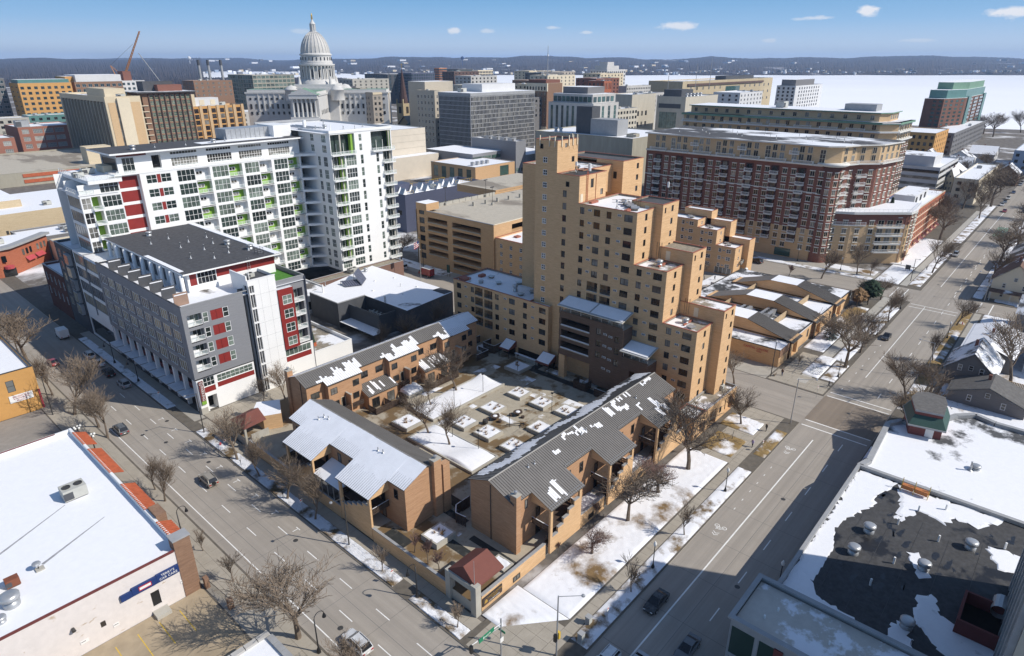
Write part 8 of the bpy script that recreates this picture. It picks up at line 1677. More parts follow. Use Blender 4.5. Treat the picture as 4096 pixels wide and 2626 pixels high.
for k,x,y,h,l in ((1,28.7,188,15,'large and pale at the shaded far end of the street'),(2,29.1,198,11,'behind the large pale one by the far crossing'),(0,28.1,150.2,14,'broad beside the orange shop'),(2,27.7,163.9,11,'slim beyond the orange shop lamp'),(0,29.8,140.9,10,'leaning over the lot entrance'),(2,29.5,134.9,12,'in the sun next to the gray car'),(2,28.7,105.3,8.5,'alone against the tile parapet'),(1,28.4,62.7,12.6,'large at the bottom before the white car'),(6,29.6,52.4,7,'cut by the lower picture edge'),(3,27.5,88.3,4,'young in a square pit by the brick pier'),(3,27.5,78.6,5.4,'young in a square pit by the railing'),(2,28.9,110,7.4,'slender behind the parapet tiles')): tree(k,x,y,h,'bare tree '+l,'street trees on the workshop kerb')
for k,x,y,h,l in ((4,66.8,42.9,5,'short pollarded, nearest the corner'),(1,77,42.9,11,'large and spreading in the middle of the lawn'),(4,87,42.9,7.4,'dark, wide, before the second porch'),(1,96.9,42.4,14,'tallest, before the third porch'),(0,119,41.8,9.5,'on the snow bed beside the tower arcade')): tree(k,x,y,h,'bare lawn tree by the striped townhouse, '+l,'lawn trees')
for k,x,y,h,l in ((3,64.2,34.3,6,'sapling near the big shadow'),(3,80.1,34.3,6.4,'sapling beside the black lamp'),(3,52.5,34.5,0,'')): 
    if h: tree(k,x,y,h,'slender bare '+l+' on the snowy kerb strip','kerb saplings')
for k,x,y,h,l in ((0,87,93.7,11.6,'tallest, at the centre of the long lawn'),(2,79.3,93.7,8.6,'before the first picket patio'),(0,71.2,85.2,9,'at the corner of the near lawn'),(2,71.3,79.3,10.4,'on the near lawn beside a slim lamp')): tree(k,x,y,h,'bare courtyard tree, '+l,'courtyard trees',ZC+.4)
for i,(x,y,h) in enumerate(((47.8,62,3.6),(47.5,58.6,4.2),(47.8,56.6,3.6))): tree(5,x,y,h,'thin multi stem shrub in the walled bed, '+('farthest from','midway to','nearest')[i]+' the gateway','bed shrubs',1.9,'shrub')
for x,y,h,l in ((74,47.4,3.2,'between the first two porches'),(90,47.2,3.4,'between the last two porches'),(63.5,46.9,2.,'at the corner porch'),(102,45.4,3,'beyond the last porch')): tree(5,x,y,h,'twiggy brown shrub against the garden wall '+l,'wall shrubs',.2,'shrub')
tree(2,57.8,125.1,6.2,'small bare tree in front of the white stair tower',None);tree(0,61.1,121.4,9,'bare tree in the lane by the white panelled wall',None);tree(2,92,127,9,'bare tree behind the brick terrace near the charcoal yard',None);tree(0,100,124.5,10,'bare tree at the charcoal building corner',None);tree(1,147.5,186.6,12,'bushy bare tree by the flagpole',None);tree(2,111,126.6,10,'tall slim bare tree before the five storey wing',None)
RT=[(0,135.9,50.8,8.6,'beside the tower arcade on the side street'),(1,162.3,33.9,14.8,'large at the clinic corner kerb'),(0,174.2,33.7,11.4,'second along the clinic kerb'),(2,203.1,33.9,11.2,'by the yellow kerb curve'),(0,154,18.8,11,'leaning over the avenue from the house side'),(1,158,15,9,'low and dense by the gray garage'),(2,181.3,18.6,9,'across from the parked black car'),(0,212.8,18.5,9,'near the fire hydrant'),(3,155.6,43,3.6,'tiny on the clinic snow bed'),(0,177,2.1,17,'tall in the back yards'),(0,146,15.2,10,'dark and spreading behind the dark red building'),(1,140,16.6,9,'overhanging the crossing'),(0,184,36.5,9,'thin at the bed of dry grass'),
      (0,232.6,62,11.6,'before the round brick bay'),(0,245.4,54,11.4,'before the buff front wing'),(2,247.5,50.1,7,'young on the corner snow'),(0,265.1,34.4,13.6,'big at the far corner kerb'),(5,227.7,71.4,4.4,'low dark shrub by the side street'),(2,269.5,45.2,6,'small beside the corner bay'),(0,266.5,17.6,13,'before the porch house'),(1,293.9,17.9,16,'large across from the dormitory'),(1,322,42,16,'dense before the dormitory awnings'),(0,342,44,18,'tall past the dormitory'),(1,330,50,15,'dark behind the lawn steps'),(6,352,46,15,'crowded at the dormitory end'),(0,380,36,16,'arching at the far kerb'),(1,417,36,20,'tallest on the far avenue'),(0,400,46,16,'gray before the pale apartment row'),(1,440,40,17,'far along the avenue left side'),(0,470,38,17,'near the avenue vanishing end'),(1,330,16,15,'right side beyond the houses'),(0,362,15,15,'right side past the white cars'),(1,395,14,16,'right side towards the lake'),(6,430,13,16,'right side far end'),(1,300,4,14,'in the porch house yard'),(0,217,43,8.5,'in the clinic garden'),(1,222,40.6,8,'beside the pine'),(0,500,62,14,'by the white gabled house'),(1,545,56,15,'among the lakeshore houses'),(6,470,66,13,'behind the pale row'),
      (1,640,118,20,'left clump by the green tower'),(0,620,130,19,'left of the green tower'),(1,830,86,24,'right of the green tower'),(0,900,70,24,'on the shore at the right'),(6,960,52,22,'small shore one at far right'),(1,860,98,20,'shore one behind the gray apartments'),(0,204.5,92,7,'beside the shopfront of the stepped wing'),(0,190,90,8,'near the box truck'),(6,198,79,6,'reddish beside the clinic wall'),(1,392,470,16,'before the capitol portico'),(0,384,482,17,'beside the capitol portico'),(1,300,560,15,'left of the capitol wing'),(0,64,271,9,'before the cream shopfront'),(0,258,205,12,'in the dark gap by the community hall'),(1,272,200,8,'low in the gap by the community hall')]
for k,x,y,h,l in RT: tree(k,x,y,h,'bare tree '+l,'bare trees across the district',.1)
def conifer(x,y,h,w,mat,label,loose=False):
    t=thing('conifer',label,'tree',(x,y,.1));m=MB();m.tube((x,y,0),(x,y,h*.9),h*.022,h*.006,6,'bark');part('trunk',m,t);m=MB();r=random.Random(int(x))
    for i in range(620 if not loose else 800):
        f=r.random();a=r.uniform(0,6.28)
        if loose: zc_=h*(.35+.6*f);rad=w*(1-abs(2*f-.9)**2*.8)*r.uniform(.2,1);L=.9
        else: zc_=h*(.06+.94*f);rad=w*(1-f)**.8*r.uniform(.35,1.05);L=.5
        c=Vector((x+rad*math.cos(a),y+rad*math.sin(a),zc_));d=Vector((math.cos(a),math.sin(a),r.uniform(-.5,.2)))*L;s=Vector((-math.sin(a),math.cos(a),0))*L*.5;m.quad([c-s-d*.4,c+d,c+s-d*.4+Vector((0,0,.12))],'snow' if (not loose and r.random() < .05) else mat)
    part('foliage',m,t);return t
conifer(178.2,42.6,7.4,1.9,'needle_blue','small dark blue spruce on the clinic lawn');conifer(214.4,42.4,8.6,3.6,'needle','broad dark green pine by the clinic garden',True);conifer(210,44.4,6.4,2.4,'dry_plant','brown flat topped conifer beside the green pine',True)
for i in range(5): conifer(289.5-i*.4,62-i*1.9,0.1,.1,'needle','x') if False else None
for i in range(6): t=conifer(284.6,66.2-i*2.1,2.1,.55,'needle','narrow potted evergreen on the front wing terrace, '+('first from the brick tower','second','third','fourth','fifth','outermost')[i]+' of the row');t.location.z=19.6;t['group']='terrace evergreens'
hb=thing('clipped_hedge','low snow dusted hedge mound beside the clinic corner lamp','hedge',(155,38.4,.3));m=MB();r=random.Random(5)
for i in range(420): a,f=r.uniform(0,6.28),math.sqrt(r.random());c=Vector((155+2.6*f*math.cos(a),38.6+1.5*f*math.sin(a),.3+.9*(1-f*f)*r.uniform(.7,1)));m.quad([c+Vector((r.uniform(-.2,.2),r.uniform(-.2,.2),0)) for _ in range(3)],'snow' if r.random() < .6 else 'needle')
part('foliage',m,hb)

# ================================================================ vehicles
PAINT={}
def paint(n,c,rough=.25,metal=.2):
    m,t,b=newmat(n);b.inputs['Base Color'].default_value=c4(c);b.inputs['Roughness'].default_value=rough;b.inputs['Metallic'].default_value=metal;b.inputs['Coat Weight'].default_value=.5
    p=ndn(t,'ShaderNodeTexCoord').outputs['Object'];d=noise(t,1.3,p,4);t.links.new(mixc(t,mrange(t,d,.4,.75,0,.35),c,(.25,.24,.22)),b.inputs['Base Color'])
for n,c in (('p_white',(.72,.72,.71)),('p_silver',(.42,.43,.44)),('p_black',(.016,.016,.018)),('p_gray',(.12,.125,.13)),('p_tan',(.36,.33,.28)),('p_red',(.30,.02,.025)),('p_blue',(.04,.06,.13)),('p_slate',(.17,.20,.24))): paint(n,c)
WHEEL={}
def wheel_mesh(r):
    if r not in WHEEL:
        m=MB();n=14
        for y0,y1,rr,mt in ((-.11,.11,r,'rubber'),):
            for k in range(n):
                a,b=2*math.pi*k/n,2*math.pi*(k+1)/n;m.quad([(rr*math.cos(a),y0,rr*math.sin(a)),(rr*math.cos(b),y0,rr*math.sin(b)),(rr*math.cos(b),y1,rr*math.sin(b)),(rr*math.cos(a),y1,rr*math.sin(a))],mt)
            for y in (y0,y1): m.quad([(rr*math.cos(2*math.pi*k/n),y,rr*math.sin(2*math.pi*k/n)) for k in range(n)],mt)
        for y in (-.115,.115): m.quad([(r*.62*math.cos(2*math.pi*k/10),y,r*.62*math.sin(2*math.pi*k/10)) for k in range(10)],'galvanised')
        WHEEL[r]=m.mesh('wheel')
    return WHEEL[r]
BODY={}
def vehicle(kind,p,x,y,rz,label,name=None,group=None,z=.01):
    """stations along the length: (x, half width, bottom, belt height); greenhouse from cabin stations (x, half width, height)"""
    SP={'sedan': ([(-2.4,.72,.34,.72),(-2.3,.86,.25,.92),(-1.5,.91,.22,.95),(0,.92,.2,.93),(1.2,.91,.22,.90),(2.1,.86,.25,.76),(2.4,.66,.32,.6)],[(-1.75,.74,.95),(-1.0,.62,1.40),(.15,.62,1.44),(1.15,.76,.92)],.33,1.42),
          'suv': ([(-2.35,.78,.4,.9),(-2.28,.92,.32,1.06),(-1.4,.96,.28,1.08),(0,.96,.26,1.06),(1.1,.95,.28,1.04),(2.05,.9,.32,.96),(2.35,.7,.4,.78)],[(-2.25,.82,1.06),(-1.85,.70,1.70),(.25,.70,1.76),(1.15,.8,1.06)],.38,1.42),
          'van': ([(-2.8,.9,.4,1.0),(-2.75,.98,.3,1.25),(0,1.,.28,1.25),(1.8,.98,.3,1.2),(2.5,.92,.32,1.0),(2.8,.74,.4,.8)],[(-2.75,.94,1.25),(-2.6,.86,2.1),(1.0,.86,2.15),(2.0,.9,1.2)],.36,1.75),
          'pickup': ([(-2.8,.9,.45,.95),(-2.75,.95,.4,1.0),(-.6,.96,.36,1.02),(1.,.95,.36,1.06),(2.3,.92,.38,1.02),(2.75,.75,.45,.8)],[(-.75,.84,1.02),(-.55,.72,1.8),(.55,.72,1.82),(1.35,.84,1.06)],.4,1.7)}
    st,cb,wr,wx=SP[kind];key=(kind,p)
    if key not in BODY:
        m=MB()
        def rg(q): X,w_,b_,t_=q;return [(X,-w_*.96,b_),(X,-w_,(b_+t_)/2),(X,-w_*.93,t_),(X,w_*.93,t_),(X,w_,(b_+t_)/2),(X,w_*.96,b_)]
        rs_=[rg(q) for q in st]
        for a,b in zip(rs_,rs_[1:]):
            for i in range(6): j=(i+1) % 6;m.quad([a[i],b[i],b[j],a[j]],p)
        m.quad(rs_[0],p);m.quad(rs_[-1],p)
        (xa,wa,za),(xb,wb,zb_),(xc,wc,zc1),(xd,wd,zd)=cb
        m.quad([(xb,-wb,zb_),(xc,-wc,zc1),(xc,wc,zc1),(xb,wb,zb_)],p)
        for s in (-1,1):   # pillars
            for X0,w0,z0,X1,w1,z1 in ((xa,wa,za,xb,wb,zb_),(xd,wd,zd,xc,wc,zc1),((xa+xd)/2,(wa+wd)/2,zd,(xb+xc)/2,wb,zc1)): m.tube((X0,s*w0*1.0,z0),(X1,s*w1,z1-.02),.06,.05,4,p)
            m.tube((xb,s*wb,zb_),(xc,s*wc,zc1),.05,.05,4,p)
        if kind in ('suv',):
            for s in (-1,1): m.tube((xb+.1,s*wb*.86,zb_+.06),(xc-.2,s*wc*.86,zc1+.06),.03,.03,4,'dark_metal')
        g=MB();e=.97
        A=[(xa,-wa*e,za),(xb,-wb*e,zb_-.03),(xc,-wc*e,zc1-.03),(xd,-wd*e,zd)];B=[(q[0],-q[1],q[2]) for q in A]
        g.quad(A,'car_glass');g.quad(B,'car_glass');g.quad([A[0],A[1],B[1],B[0]],'car_glass');g.quad([A[3],A[2],B[2],B[3]],'car_glass')
        hl=MB();X=st[-1][0];hl.box(X-.2,X-.02,-.15,.15,-.07,.07,'head_clear');tl=MB();tl.box(-.05,.03,-.16,.16,-.1,.1,'tail_red');pl=MB();pl.box(-.02,.02,-.2,.2,-.06,.06,'sign_white')
        BODY[key]=(m.mesh('body',False),g.mesh('windows'),hl.mesh('headlight'),tl.mesh('taillight'),pl.mesh('number_plate'))
    t=bpy.data.objects.new(name or kind,None);COL.objects.link(t);t.location=(x,y,z);t.rotation_euler=(0,0,rz);tag(t,label,{'van': 'van','pickup': 'truck'}.get(kind,'car'),group);bd,gl,hl,tl,pl=BODY[key]
    def ch(n,me,loc=(0,0,0)): o=bpy.data.objects.new(n,me);COL.objects.link(o);o.parent=t;o.location=loc;return o
    ch('body',bd);ch('windows',gl);zt=st[0][3]*.86
    for sy in (-1,1):
        ch('headlight',hl,(0,sy*st[-1][1]*.82,st[-1][3]*.98));ch('taillight',tl,(st[0][0],sy*st[0][1]*.85,zt))
        for sx in (-1,1): ch('wheel',wheel_mesh(wr),(sx*wx,sy*(st[3][1]-.1),wr))
    ch('number_plate',pl,(st[0][0]-.03,0,.6));return t
N90=math.pi/2
vehicle('suv','p_white',32.8,55.9,N90,'white sport utility vehicle driving up the wide street at the bottom');vehicle('suv','p_tan',36.2,105.2,N90,'boxy tan sport utility vehicle with rear spare wheel on the wide street');vehicle('suv','p_gray',32.2,135.6,N90,'gray sport utility vehicle at the edge of the long shadow')
t=COL.objects['suv.001'];q=MB();q.tube((-2.42,0,.95),(-2.62,0,.95),.34,.34,12,'rubber');o=bpy.data.objects.new('spare_wheel',q.mesh('spare_wheel'));COL.objects.link(o);o.parent=t
for i,(x,y,k,p,l) in enumerate(((40.4,180.8,'suv','p_white','white wagon parked in the shade, farther of the two white cars'),(40.4,174,'sedan','p_white','white sedan parked in the shade, nearer of the two white cars'),(40,166,'suv','p_black','black car with glowing red tail lamps in the shaded street'),(40.3,157,'suv','p_silver','silver wagon parked nearest the corner in the shade'),(33,183,'sedan','p_red','dark red car half hidden behind the shaded tree'),(34,229,'sedan','p_gray','gray car far up the shaded street'))): vehicle(k,p,x,y,N90,l,group='cars in the shaded street')
def boxtruck(name,x,y,rz,L,h,pc,pb,label,cat='truck'):
    t=bpy.data.objects.new(name,None);COL.objects.link(t);t.location=(x,y,.01);t.rotation_euler=(0,0,rz);tag(t,label,cat)
    def ch(n,m,loc=(0,0,0)): o=bpy.data.objects.new(n,m.mesh(n) if isinstance(m,MB) else m);COL.objects.link(o);o.parent=t;o.location=loc
    m=MB();m.box(-L/2,L/2-1.6,-1.1,1.1,.7,h,pb);m.box(-L/2+.05,L/2-1.65,-1.05,1.05,h,h+.05,'sign_white');ch('cargo_box',m);m=MB();a=L/2-1.58;m.prism([(a,-1.),(L/2+.3,-.95),(L/2+.3,.95),(a,1.)],.5,1.3,pc);m.quad([(a,-1,2.2),(a+1,-.95,2.2),(a+1,.95,2.2),(a,1,2.2)],pc);ch('cab',m)
    m=MB();m.quad([(a+1,-.95,2.2),(L/2+.1,-.9,1.3),(L/2+.1,.9,1.3),(a+1,.95,2.2)],'car_glass')
    for s in (-1,1): m.quad([(a,s,1.3),(L/2+.1,s*.95,1.3),(a+1,s*.95,2.2),(a,s,2.2)],'car_glass')
    ch('windows',m);m=MB();m.box(-L/2,L/2,-.5,.5,.4,.7,'dark_metal');ch('chassis',m)
    for sx in (-L/2+1.2,L/2-.6):
        for sy in (-.95,.95): ch('wheel',wheel_mesh(.42),(sx,sy,.42))
    for sy in (-.8,.8): q=MB();q.box(-L/2-.04,-L/2,sy-.15,sy+.15,.8,1.,'tail_red');ch('taillight',q)
boxtruck('delivery_truck',143.0,167.3,N90,6,3.1,'p_red','p_red','red delivery box truck with white roof by the parking ramp');vehicle('van','p_white',142.6,181,N90,'white passenger van parked beyond the flagpole');boxtruck('box_truck',197.4,84,.0,6.4,3.2,'p_white','sign_white','white box truck parked behind the tower');boxtruck('mail_truck',40,200.6,N90,5.2,2.8,'p_white','sign_white','white mail truck with snowy roof far up the shaded street')
vehicle('sedan','p_slate',189.6,80.6,.2,'blue gray car parked beside the white box truck');vehicle('suv','p_black',236.6,86.6,1.2,'black pickup like car at the stepped wing corner')
vehicle('sedan','p_black',64.6,30.5,math.pi,'black sedan driving towards the corner inside the big shadow');vehicle('sedan','p_gray',60.4,23.6,math.pi,'dark gray sedan in the inner lane at the bottom edge');vehicle('suv','p_white',51.6,30.2,math.pi,'white car roof cut by the bottom edge');vehicle('sedan','p_silver',53.6,27.2,math.pi,'silver car roof cut by the bottom edge');vehicle('sedan','p_black',189.5,31.2,math.pi,'black sedan parked by the yellow kerb on the avenue')
FP=[(297,32.4,'suv','p_silver','silver car passing the far corner on the avenue'),(407,29,'sedan','p_red','bright red car crossing the far junction'),(425,32,'sedan','p_white','white parked car, nearest in the far left row'),(435,32,'sedan','p_slate','slate parked car, second in the far left row'),(448,32,'suv','p_white','white parked wagon, third in the far left row'),(472,32,'sedan','p_blue','dark blue parked car in the far left row'),(505,32,'sedan','p_silver','silver parked car near the end of the far left row'),(513,32,'suv','p_white','white parked car at the end of the far left row'),(412,21.6,'sedan','p_black','black parked car, nearest in the far right row'),(423,21.6,'suv','p_gray','gray parked wagon, second in the far right row'),(433,21.6,'sedan','p_black','black parked car, third in the far right row'),(455,21.6,'sedan','p_slate','slate parked car, fourth in the far right row'),(468,21.6,'suv','p_black','black parked wagon, last in the far right row')]
for x,y,k,p,l in FP: vehicle(k,p,x,y,math.pi,l,group='cars on the far avenue')
for i,(y,k,p,l) in enumerate(((68.2,'sedan','p_black','black car leftmost in the clinic lot'),(62.9,'sedan','p_tan','tan car second in the clinic lot'),(57.4,'sedan','p_tan','beige car third in the clinic lot'),(54.6,'pickup','p_white','white truck fourth in the clinic lot'),(51.8,'pickup','p_white','white truck with ladder rack, fifth in the clinic lot'),(49.2,'pickup','p_white','white truck rightmost in the clinic lot'))): vehicle(k,p,217.6,y,math.pi,l,group='vehicles in the clinic lot')
# ================================================================ street furniture
def acorn(x,y,l,h=4.8): 
    t=thing('street_lamp','black acorn street lamp '+l,'lamp',(x,y,.1),'acorn street lamps');m=MB();m.lathe((x,y,.1),[(.28,0),(.28,.3),(.14,.7),(.08,1.),(.065,h-.8),(.12,h-.7)],8,'black_metal');part('post',m,t,True);m=MB();m.lathe((x,y,h-.6),[(.1,0),(.24,.2),(.26,.5),(.1,.8),(.03,.95)],10,'lamp_white');part('lamp_globe',m,t,True)
for x,y,l in ((70.4,34.4,'at the edge of the big shadow'),(95.2,34.4,'by the corner verge of the arcade'),(155.5,33.6,'nearest the clinic crossing'),(189.5,33.6,'beside the parked black sedan'),(217.1,33.9,'at the yellow kerb curve'),(200.1,18.7,'on the house side of the avenue'),(78.9,18.9,'behind the black roofed building'),(247.1,60,'before the round brick bay'),(249,76,'along the red condominium front')): acorn(x,y,l)
def gallows(x,y,dx,l,h=5.6):
    t=thing('street_lamp','black street lamp with curved arm '+l,'lamp',(x,y,.1),'curved arm street lamps');m=MB();m.lathe((x,y,.1),[(.3,0),(.26,.5),(.1,.9),(.08,h)],8,'black_metal');part('post',m,t,True);m=MB();pr=None
    for k in range(8): a=k/7*math.pi;q=(x+dx*.7*(1-math.cos(a)),y,h+.1+.7*math.sin(a));m.tube(pr,q,.05,.05,5) if pr else None;pr=q
    part('arm',m,t);m=MB();m.lathe((x+dx*1.4,y,h-.5),[(.28,0),(.2,.3),(.08,.6)],8,'black_metal');part('lamp_head',m,t)
for x,y,d,l in ((43.3,56.3,-1,'nearest the corner gateway'),(43.3,171.7,-1,'far up the shaded pavement'),(43.3,156.5,-1,'by the snowy shop canopies'),(26.4,92.7,1,'beside the brown brick pier'),(28.9,58.7,1,'at the bottom beside a white notice')): gallows(x,y,d,l)
def cobra(x,y,dx,dy,l,h=9.2,arm=2.2,mat='dark_metal'):
    t=thing('street_light',l,'street light',(x,y,.1));m=MB();m.tube((x,y,.1),(x,y,h),.12,.08,8,mat);part('pole',m,t);m=MB();m.tube((x,y,h-.1),(x+dx*arm,y+dy*arm,h+.3),.05,.04,5,mat);part('arm',m,t);m=MB();m.lathe((x+dx*arm,y+dy*arm,h+.18),[(.1,0),(.26,.05),(.22,.2),(.05,.26)],8,'galvanised');part('lamp_head',m,t)
cobra(43.2,72.4,-1,0,'tall dark pole light before the second porch of the snowy townhouse');cobra(43.2,122.2,-1,0,'tall dark pole light by the parking sign corner');cobra(25,153.7,1,0,'dark pole light beside the orange shop');cobra(126.3,34.3,.4,-.9,'tall gray pole light at the crossing corner by the arcade',10.5,3.4,'galvanised');cobra(48.7,35.7,.6,-.8,'tall gray pole light with traffic signals at the near corner',10,3,'galvanised');cobra(145.3,45.8,0,-1,'dark pole light before the clinic lettering',9,.6);cobra(169.7,17.8,-.2,1,'pale pole light behind the gray garage',9,3,'galvanised');cobra(242.7,15.8,0,1,'gray pole light at the porch house corner',9,3,'galvanised');cobra(250,38,-.6,-.7,'dark pole light at the far corner kerb',8,2)
sg=thing('traffic_signal','traffic signal mast with green street name sign over the kerb corner','traffic signal',(44,40.9,.1));m=MB();m.tube((44,40.9,.1),(44,40.9,6.4),.12,.1,8,'galvanised');m.tube((44,40.9,5.6),(38.6,40.9,6.3),.08,.05,6,'galvanised');m.tube((44,40.9,5.1),(39.4,40.9,6.1),.05,.04,6,'galvanised');part('mast',m,sg);m=MB();m.box(38.5,38.85,40.6,40.95,5.3,6.4,'black_metal');part('signal_head',m,sg);m=MB();m.box(40,42.6,40.74,40.8,5.65,6.3,'sign_green');part('sign_board',m,sg);text('Broom',.48,'sign_white',sg,(41.3,40.72,5.98),TS);m=MB();m.box(43.97,44.03,40.2,41.4,4.3,4.65,'sign_green');part('sign_board',m,sg);m=MB();m.box(43.7,44.3,40.74,40.8,2.6,3.3,'sign_white');part('notice',m,sg)
s2=thing('signal_head','black and yellow signal heads on the gray corner pole','traffic signal',(48.7,35.7,3));m=MB();m.box(48.2,48.55,35.5,35.9,2.8,3.9,'black_metal');m.box(48.85,49.2,35.5,35.9,2.8,3.9,'yellow_rail');part('housing',m,s2)
def cabinet(x,y,h,l): t=thing('utility_cabinet',l,'cabinet',(x,y,.1));m=MB();m.box(x-.35,x+.35,y-.35,y+.35,.1,h,'ac_paint');m.box(x-.4,x+.4,y-.4,y+.4,h,h+.08,'coping_gray');part('body',m,t);m=MB();m.box(x-.37,x-.35,y-.28,y+.28,.3,h-.2,'coping_gray');part('door',m,t)
cabinet(55.6,35.6,1.3,'small pale utility cabinet by the corner pavement');cabinet(52.5,34.6,1.6,'larger green gray cabinet at the snowy kerb corner')
def sign(x,y,h,l,mat='sign_white',w=.45,hh=.6,two=False): t=thing('parking_notice',l,'sign',(x,y,.1));m=MB();m.tube((x,y,.1),(x,y,h),.03,.03,5,'galvanised');part('post',m,t);m=MB();m.box(x-w/2,x+w/2,y-.02,y+.02,h-hh,h,mat);part('board',m,t);m=MB();m.box(x-w*.36,x+w*.36,y-.03,y-.02,h-hh*.45,h-hh*.15,'sign_red');part('print',m,t)
for x,y,h,l in ((42.7,84.8,2.9,'white and red parking notice before the glazed porch'),(42.7,61,2.6,'pale notice post near the caged tree'),(43,112.2,2.8,'white notice post beside the hydrant'),(42.6,142.2,2.8,'white no parking notice on the shaded kerb'),(57.7,34,2.4,'narrow sign post on the shaded snow strip'),(112,34.6,2.6,'small post by the strip of dead grass'),(141.2,34,3.2,'white plate sign near the crossing lines'),(267,37.1,3,'sign post at the far corner path')): sign(x,y,h,l)
def meter(x,y,l): t=thing('parking_meter',l,'parking meter',(x,y,.1));m=MB();m.tube((x,y,.1),(x,y,1.1),.04,.04,6);m.lathe((x,y,1.1),[(.08,0),(.12,.15),(.1,.35),(.02,.42)],8,'dark_metal');part('body',m,t)
meter(42.5,90.6,'black parking meter on the verge by the first bay');meter(42.5,105.5,'black parking meter across from the tan vehicle')
def hydrant(x,y,l): t=thing('fire_hydrant',l,'hydrant',(x,y,.1));m=MB();m.lathe((x,y,.1),[(.2,0),(.14,.1),(.14,.5),(.18,.55),(.12,.75),(.03,.82)],8,'awning_red');m.tube((x-.25,y,.5),(x+.25,y,.5),.07,.07,6,'awning_red');part('body',m,t)
hydrant(43.2,115.1,'red hydrant on the verge by the pavilion');hydrant(214.6,17.4,'red hydrant at the far street corner')
gf=thing('globe_lamp_cluster','black lamp post with a cluster of white globes by the lot entrance','lamp',(25.4,137,.1),'globe lamp clusters')
def globes(t,x,y): m=MB();m.lathe((x,y,.1),[(.25,0),(.12,.5),(.08,3.4)],8,'black_metal');part('post',m,t);[part('lamp_globe',(lambda mm: (mm.sphere((x+.55*math.cos(k*1.256),y+.55*math.sin(k*1.256),3.5+.2*(k==0)),.24,8,'lamp_white'),mm)[1])(MB()),t,True) for k in range(5)]
globes(gf,25.4,137);g2=thing('globe_lamp_cluster','second black globe lamp post nearest the yellow barrier','lamp',(26.2,131.6,.1),'globe lamp clusters');globes(g2,26.2,131.6)
bb=thing('lot_barrier','yellow barrier arm and box at the car park entrance','barrier',(25,134,.1));m=MB();m.box(24.6,25.2,134.4,135,.1,1.3,'dark_metal');part('cabinet',m,bb);m=MB();m.tube((24.9,134.4,1.1),(24.4,129.6,.9),.1,.08,5,'yellow_rail');part('arm',m,bb)
fl=thing('flagpole','tall flagpole with striped flag before the parking ramp','flagpole',(138.4,165,.1));m=MB();m.tube((138.4,165,.1),(138.4,165,15),.12,.06,8,'galvanised');m.sphere((138.4,165,15.1),.18,8,'gold');part('pole',m,fl);m=MB()
for k in range(7):
    for i in range(5): x0,x1=138.3-i*.34,138.3-(i+1)*.34;z=14.2-k*.3;w_=lambda j: .12*math.sin(j*1.7);d=.18;m.quad([(x0,165+w_(i)+.5*i*.2,z-i*d),(x1,165+w_(i+1)+.5*(i+1)*.2,z-(i+1)*d),(x1,165+w_(i+1)+.5*(i+1)*.2,z-.3-(i+1)*d),(x0,165+w_(i)+.5*i*.2,z-.3-i*d)],'sign_blue' if (k < 3 and i < 2) else ('flag_red' if k % 2==0 else 'sign_white'))
part('flag',m,fl)
pp=thing('portable_toilet','blue portable toilet beside the stepped wing','portable toilet',(219,84,0));m=MB();m.box(217.9,219.2,82.9,84.1,.05,2.2,'porta');part('cabin',m,pp);m=MB();m.tube((217.9,83.5,2.2),(219.2,83.5,2.2),.55,.55,10,'sign_white');part('roof',m,pp);m=MB();m.box(217.86,217.9,83.1,83.9,.15,2.0,'sign_blue');part('door',m,pp)
ds=thing('info_board','dark free standing board on the corner garden snow','sign',(262,41.6,.1));m=MB();m.box(261.9,262.1,40.8,42.4,.8,2.4,'dark_metal');part('board',m,ds);m=MB();m.tube((262,41,.1),(262,41,.8),.06);m.tube((262,42.2,.1),(262,42.2,.8),.06);part('legs',m,ds)
rs2=thing('ramp_sign','tall dark sign frame at the parking ramp entrance','sign',(147.4,160.6,.1));m=MB();m.box(147.3,147.5,160,161.4,1.6,4.4,'green_metal');part('board',m,rs2);m=MB();m.tube((147.4,160,.1),(147.4,160,4.4),.07);m.tube((147.4,161.4,.1),(147.4,161.4,4.4),.07);part('legs',m,rs2);cobra(144.9,171,-1,0,'thin brown pole light by the red truck',8.5,1.2)
for i in range(26):
    if i % 2==0: mark(PV,104+i*.8,36.9+.5*math.sin(i),.25,.06,'yellow_paint');PV.children[-1].location.z=.13
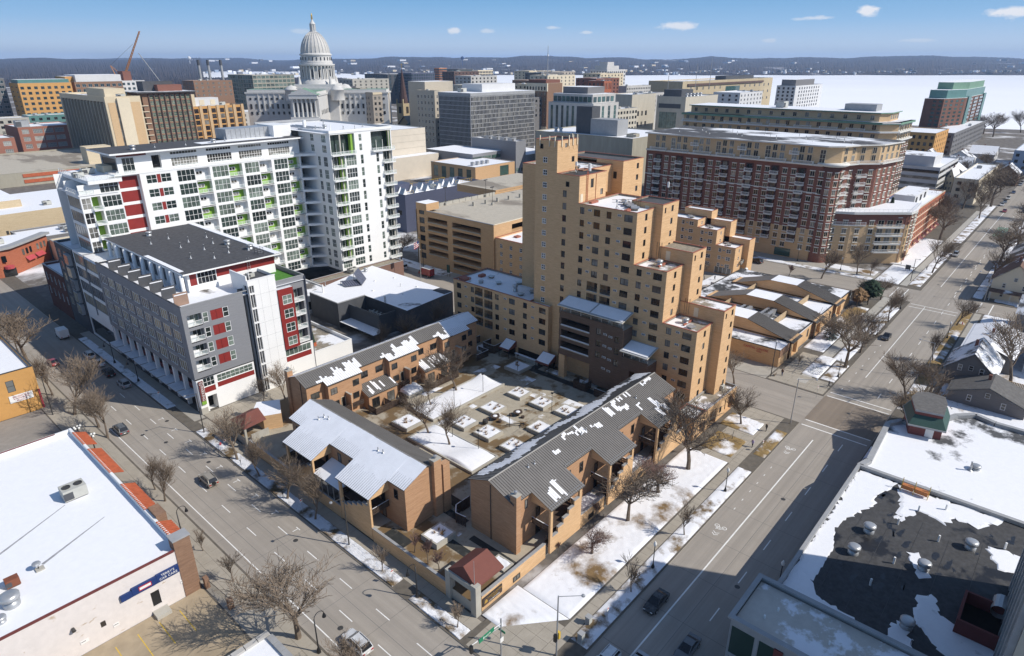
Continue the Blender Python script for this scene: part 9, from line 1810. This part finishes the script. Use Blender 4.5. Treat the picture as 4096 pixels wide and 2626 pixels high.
# ================================================================ people
def figure(x,y,face,top,low,label,hood=None,stride=.25,z=.12,cat='person'):
    t=thing('person',label,cat,(x,y,z));V=[(0,0,.95),(0,0,1.2),(0,0,1.45),(0,.03,1.6),(.03,0,1.74),(0,.2,1.42),(.1,.27,1.15),(.2,.25,.92),(0,-.2,1.42),(-.08,-.27,1.15),(.05,-.26,.92),(0,.1,.9),(stride*.5,.1,.48),(stride*.6,.1,.06),(stride+.12,.1,.03),(0,-.1,.9),(-stride*.3,-.1,.48),(-stride,-.1,.08),(-stride+.16,-.1,.03)]
    E=[(0,1),(1,2),(2,3),(3,4),(2,5),(5,6),(6,7),(2,8),(8,9),(9,10),(0,11),(11,12),(12,13),(13,14),(0,15),(15,16),(16,17),(17,18)];Rr=[.16,.17,.19,.07,.1,.1,.07,.05,.1,.07,.05,.12,.08,.055,.05,.12,.08,.055,.05]
    me=bpy.data.meshes.new('body');me.from_pydata(V,E,[]);o=bpy.data.objects.new('tmp',me);COL.objects.link(o);md=o.modifiers.new('s','SKIN')
    for i,sv in enumerate(me.skin_vertices[0].data): sv.radius=(Rr[i],Rr[i]);sv.use_root=i==0
    o.modifiers.new('u','SUBSURF').levels=1;dg=bpy.context.evaluated_depsgraph_get();m2=bpy.data.meshes.new_from_object(o.evaluated_get(dg));bpy.data.objects.remove(o)
    for n in (top,low,'skin',hood or 'bark'): m2.materials.append(MATS[n])
    for p in m2.polygons: c=p.center;p.material_index=1 if c.z < .88 and abs(c.y) < .2 else (2 if c.z > 1.56 and not (c.x < .02 or c.z > 1.74) else (3 if c.z > 1.56 else (2 if c.z < .95 and abs(c.y) > .2 else 0)));p.use_smooth=True
    o=link('body',m2);o.parent=t;o.matrix_parent_inverse=Matrix.Identity(4);t.rotation_euler=(0,0,face);return t
figure(119.9,36.9,2.8,'black_metal','dark_gray','person in dark coat walking by the arcade crossing');figure(112.2,36.6,2.9,'lilac','dark_gray','person in lilac hooded jacket on the pavement by the dead grass','lilac');figure(148.6,33.6,2.2,'dark_gray','black_metal','person in gray stepping off the clinic corner kerb',stride=.4);figure(147.6,44,3.4,'wood_brown','sign_blue','person in brown coat walking a dog by the clinic');figure(177.4,15.8,3,'galvanised','dark_gray','person in pale jacket on the shaded house pavement');figure(204.6,81.5,1,'red_dark','black_metal','person in dark red on the paved yard by the toilet');figure(206,89,1.6,'dark_gray','black_metal','person in black beside the shopfront');figure(267.6,36.6,1.6,'black_metal','black_metal','dark clad person at the far corner path')
dg_=thing('dog','small brown dog on a lead by the clinic','dog',(146.2,45.2,.12));m=MB();m.tube((145.8,45.3,.5),(146.5,45.1,.5),.15,.17,8,'bark');m.tube((146.45,45.1,.55),(146.75,45.05,.75),.09,.08,7,'bark');m.tube((146.7,45.05,.76),(146.95,45,.7),.1,.05,7,'bark');m.tube((145.8,45.3,.55),(145.5,45.4,.75),.04,.02,5,'bark')
for a,b in ((145.85,.08),(146.45,.08)):
    for s in (-.08,.08): m.tube((a,45.2+s,.45),(a+.02,45.2+s,.25),.06,.04,5,'bark');m.tube((a+.02,45.2+s,.25),(a,45.2+s,.0),.04,.03,5,'bark')
part('body',m,dg_)
# ================================================================ winter haze
def air():
    m,t,b=newmat('haze_air');t.nodes.remove(b);v=ndn(t,'ShaderNodeVolumePrincipled');v.inputs['Color'].default_value=(.46,.66,1,1);v.inputs['Density'].default_value=.000075;v.inputs['Anisotropy'].default_value=.1
    t.links.new(v.outputs[0],[n for n in t.nodes if n.type=='OUTPUT_MATERIAL'][0].inputs['Volume']);mb=MB();mb.box(-9000,14500,-9500,16000,-9.5,215,'haze_air');o=struct('haze',mb,'stuff')
air()
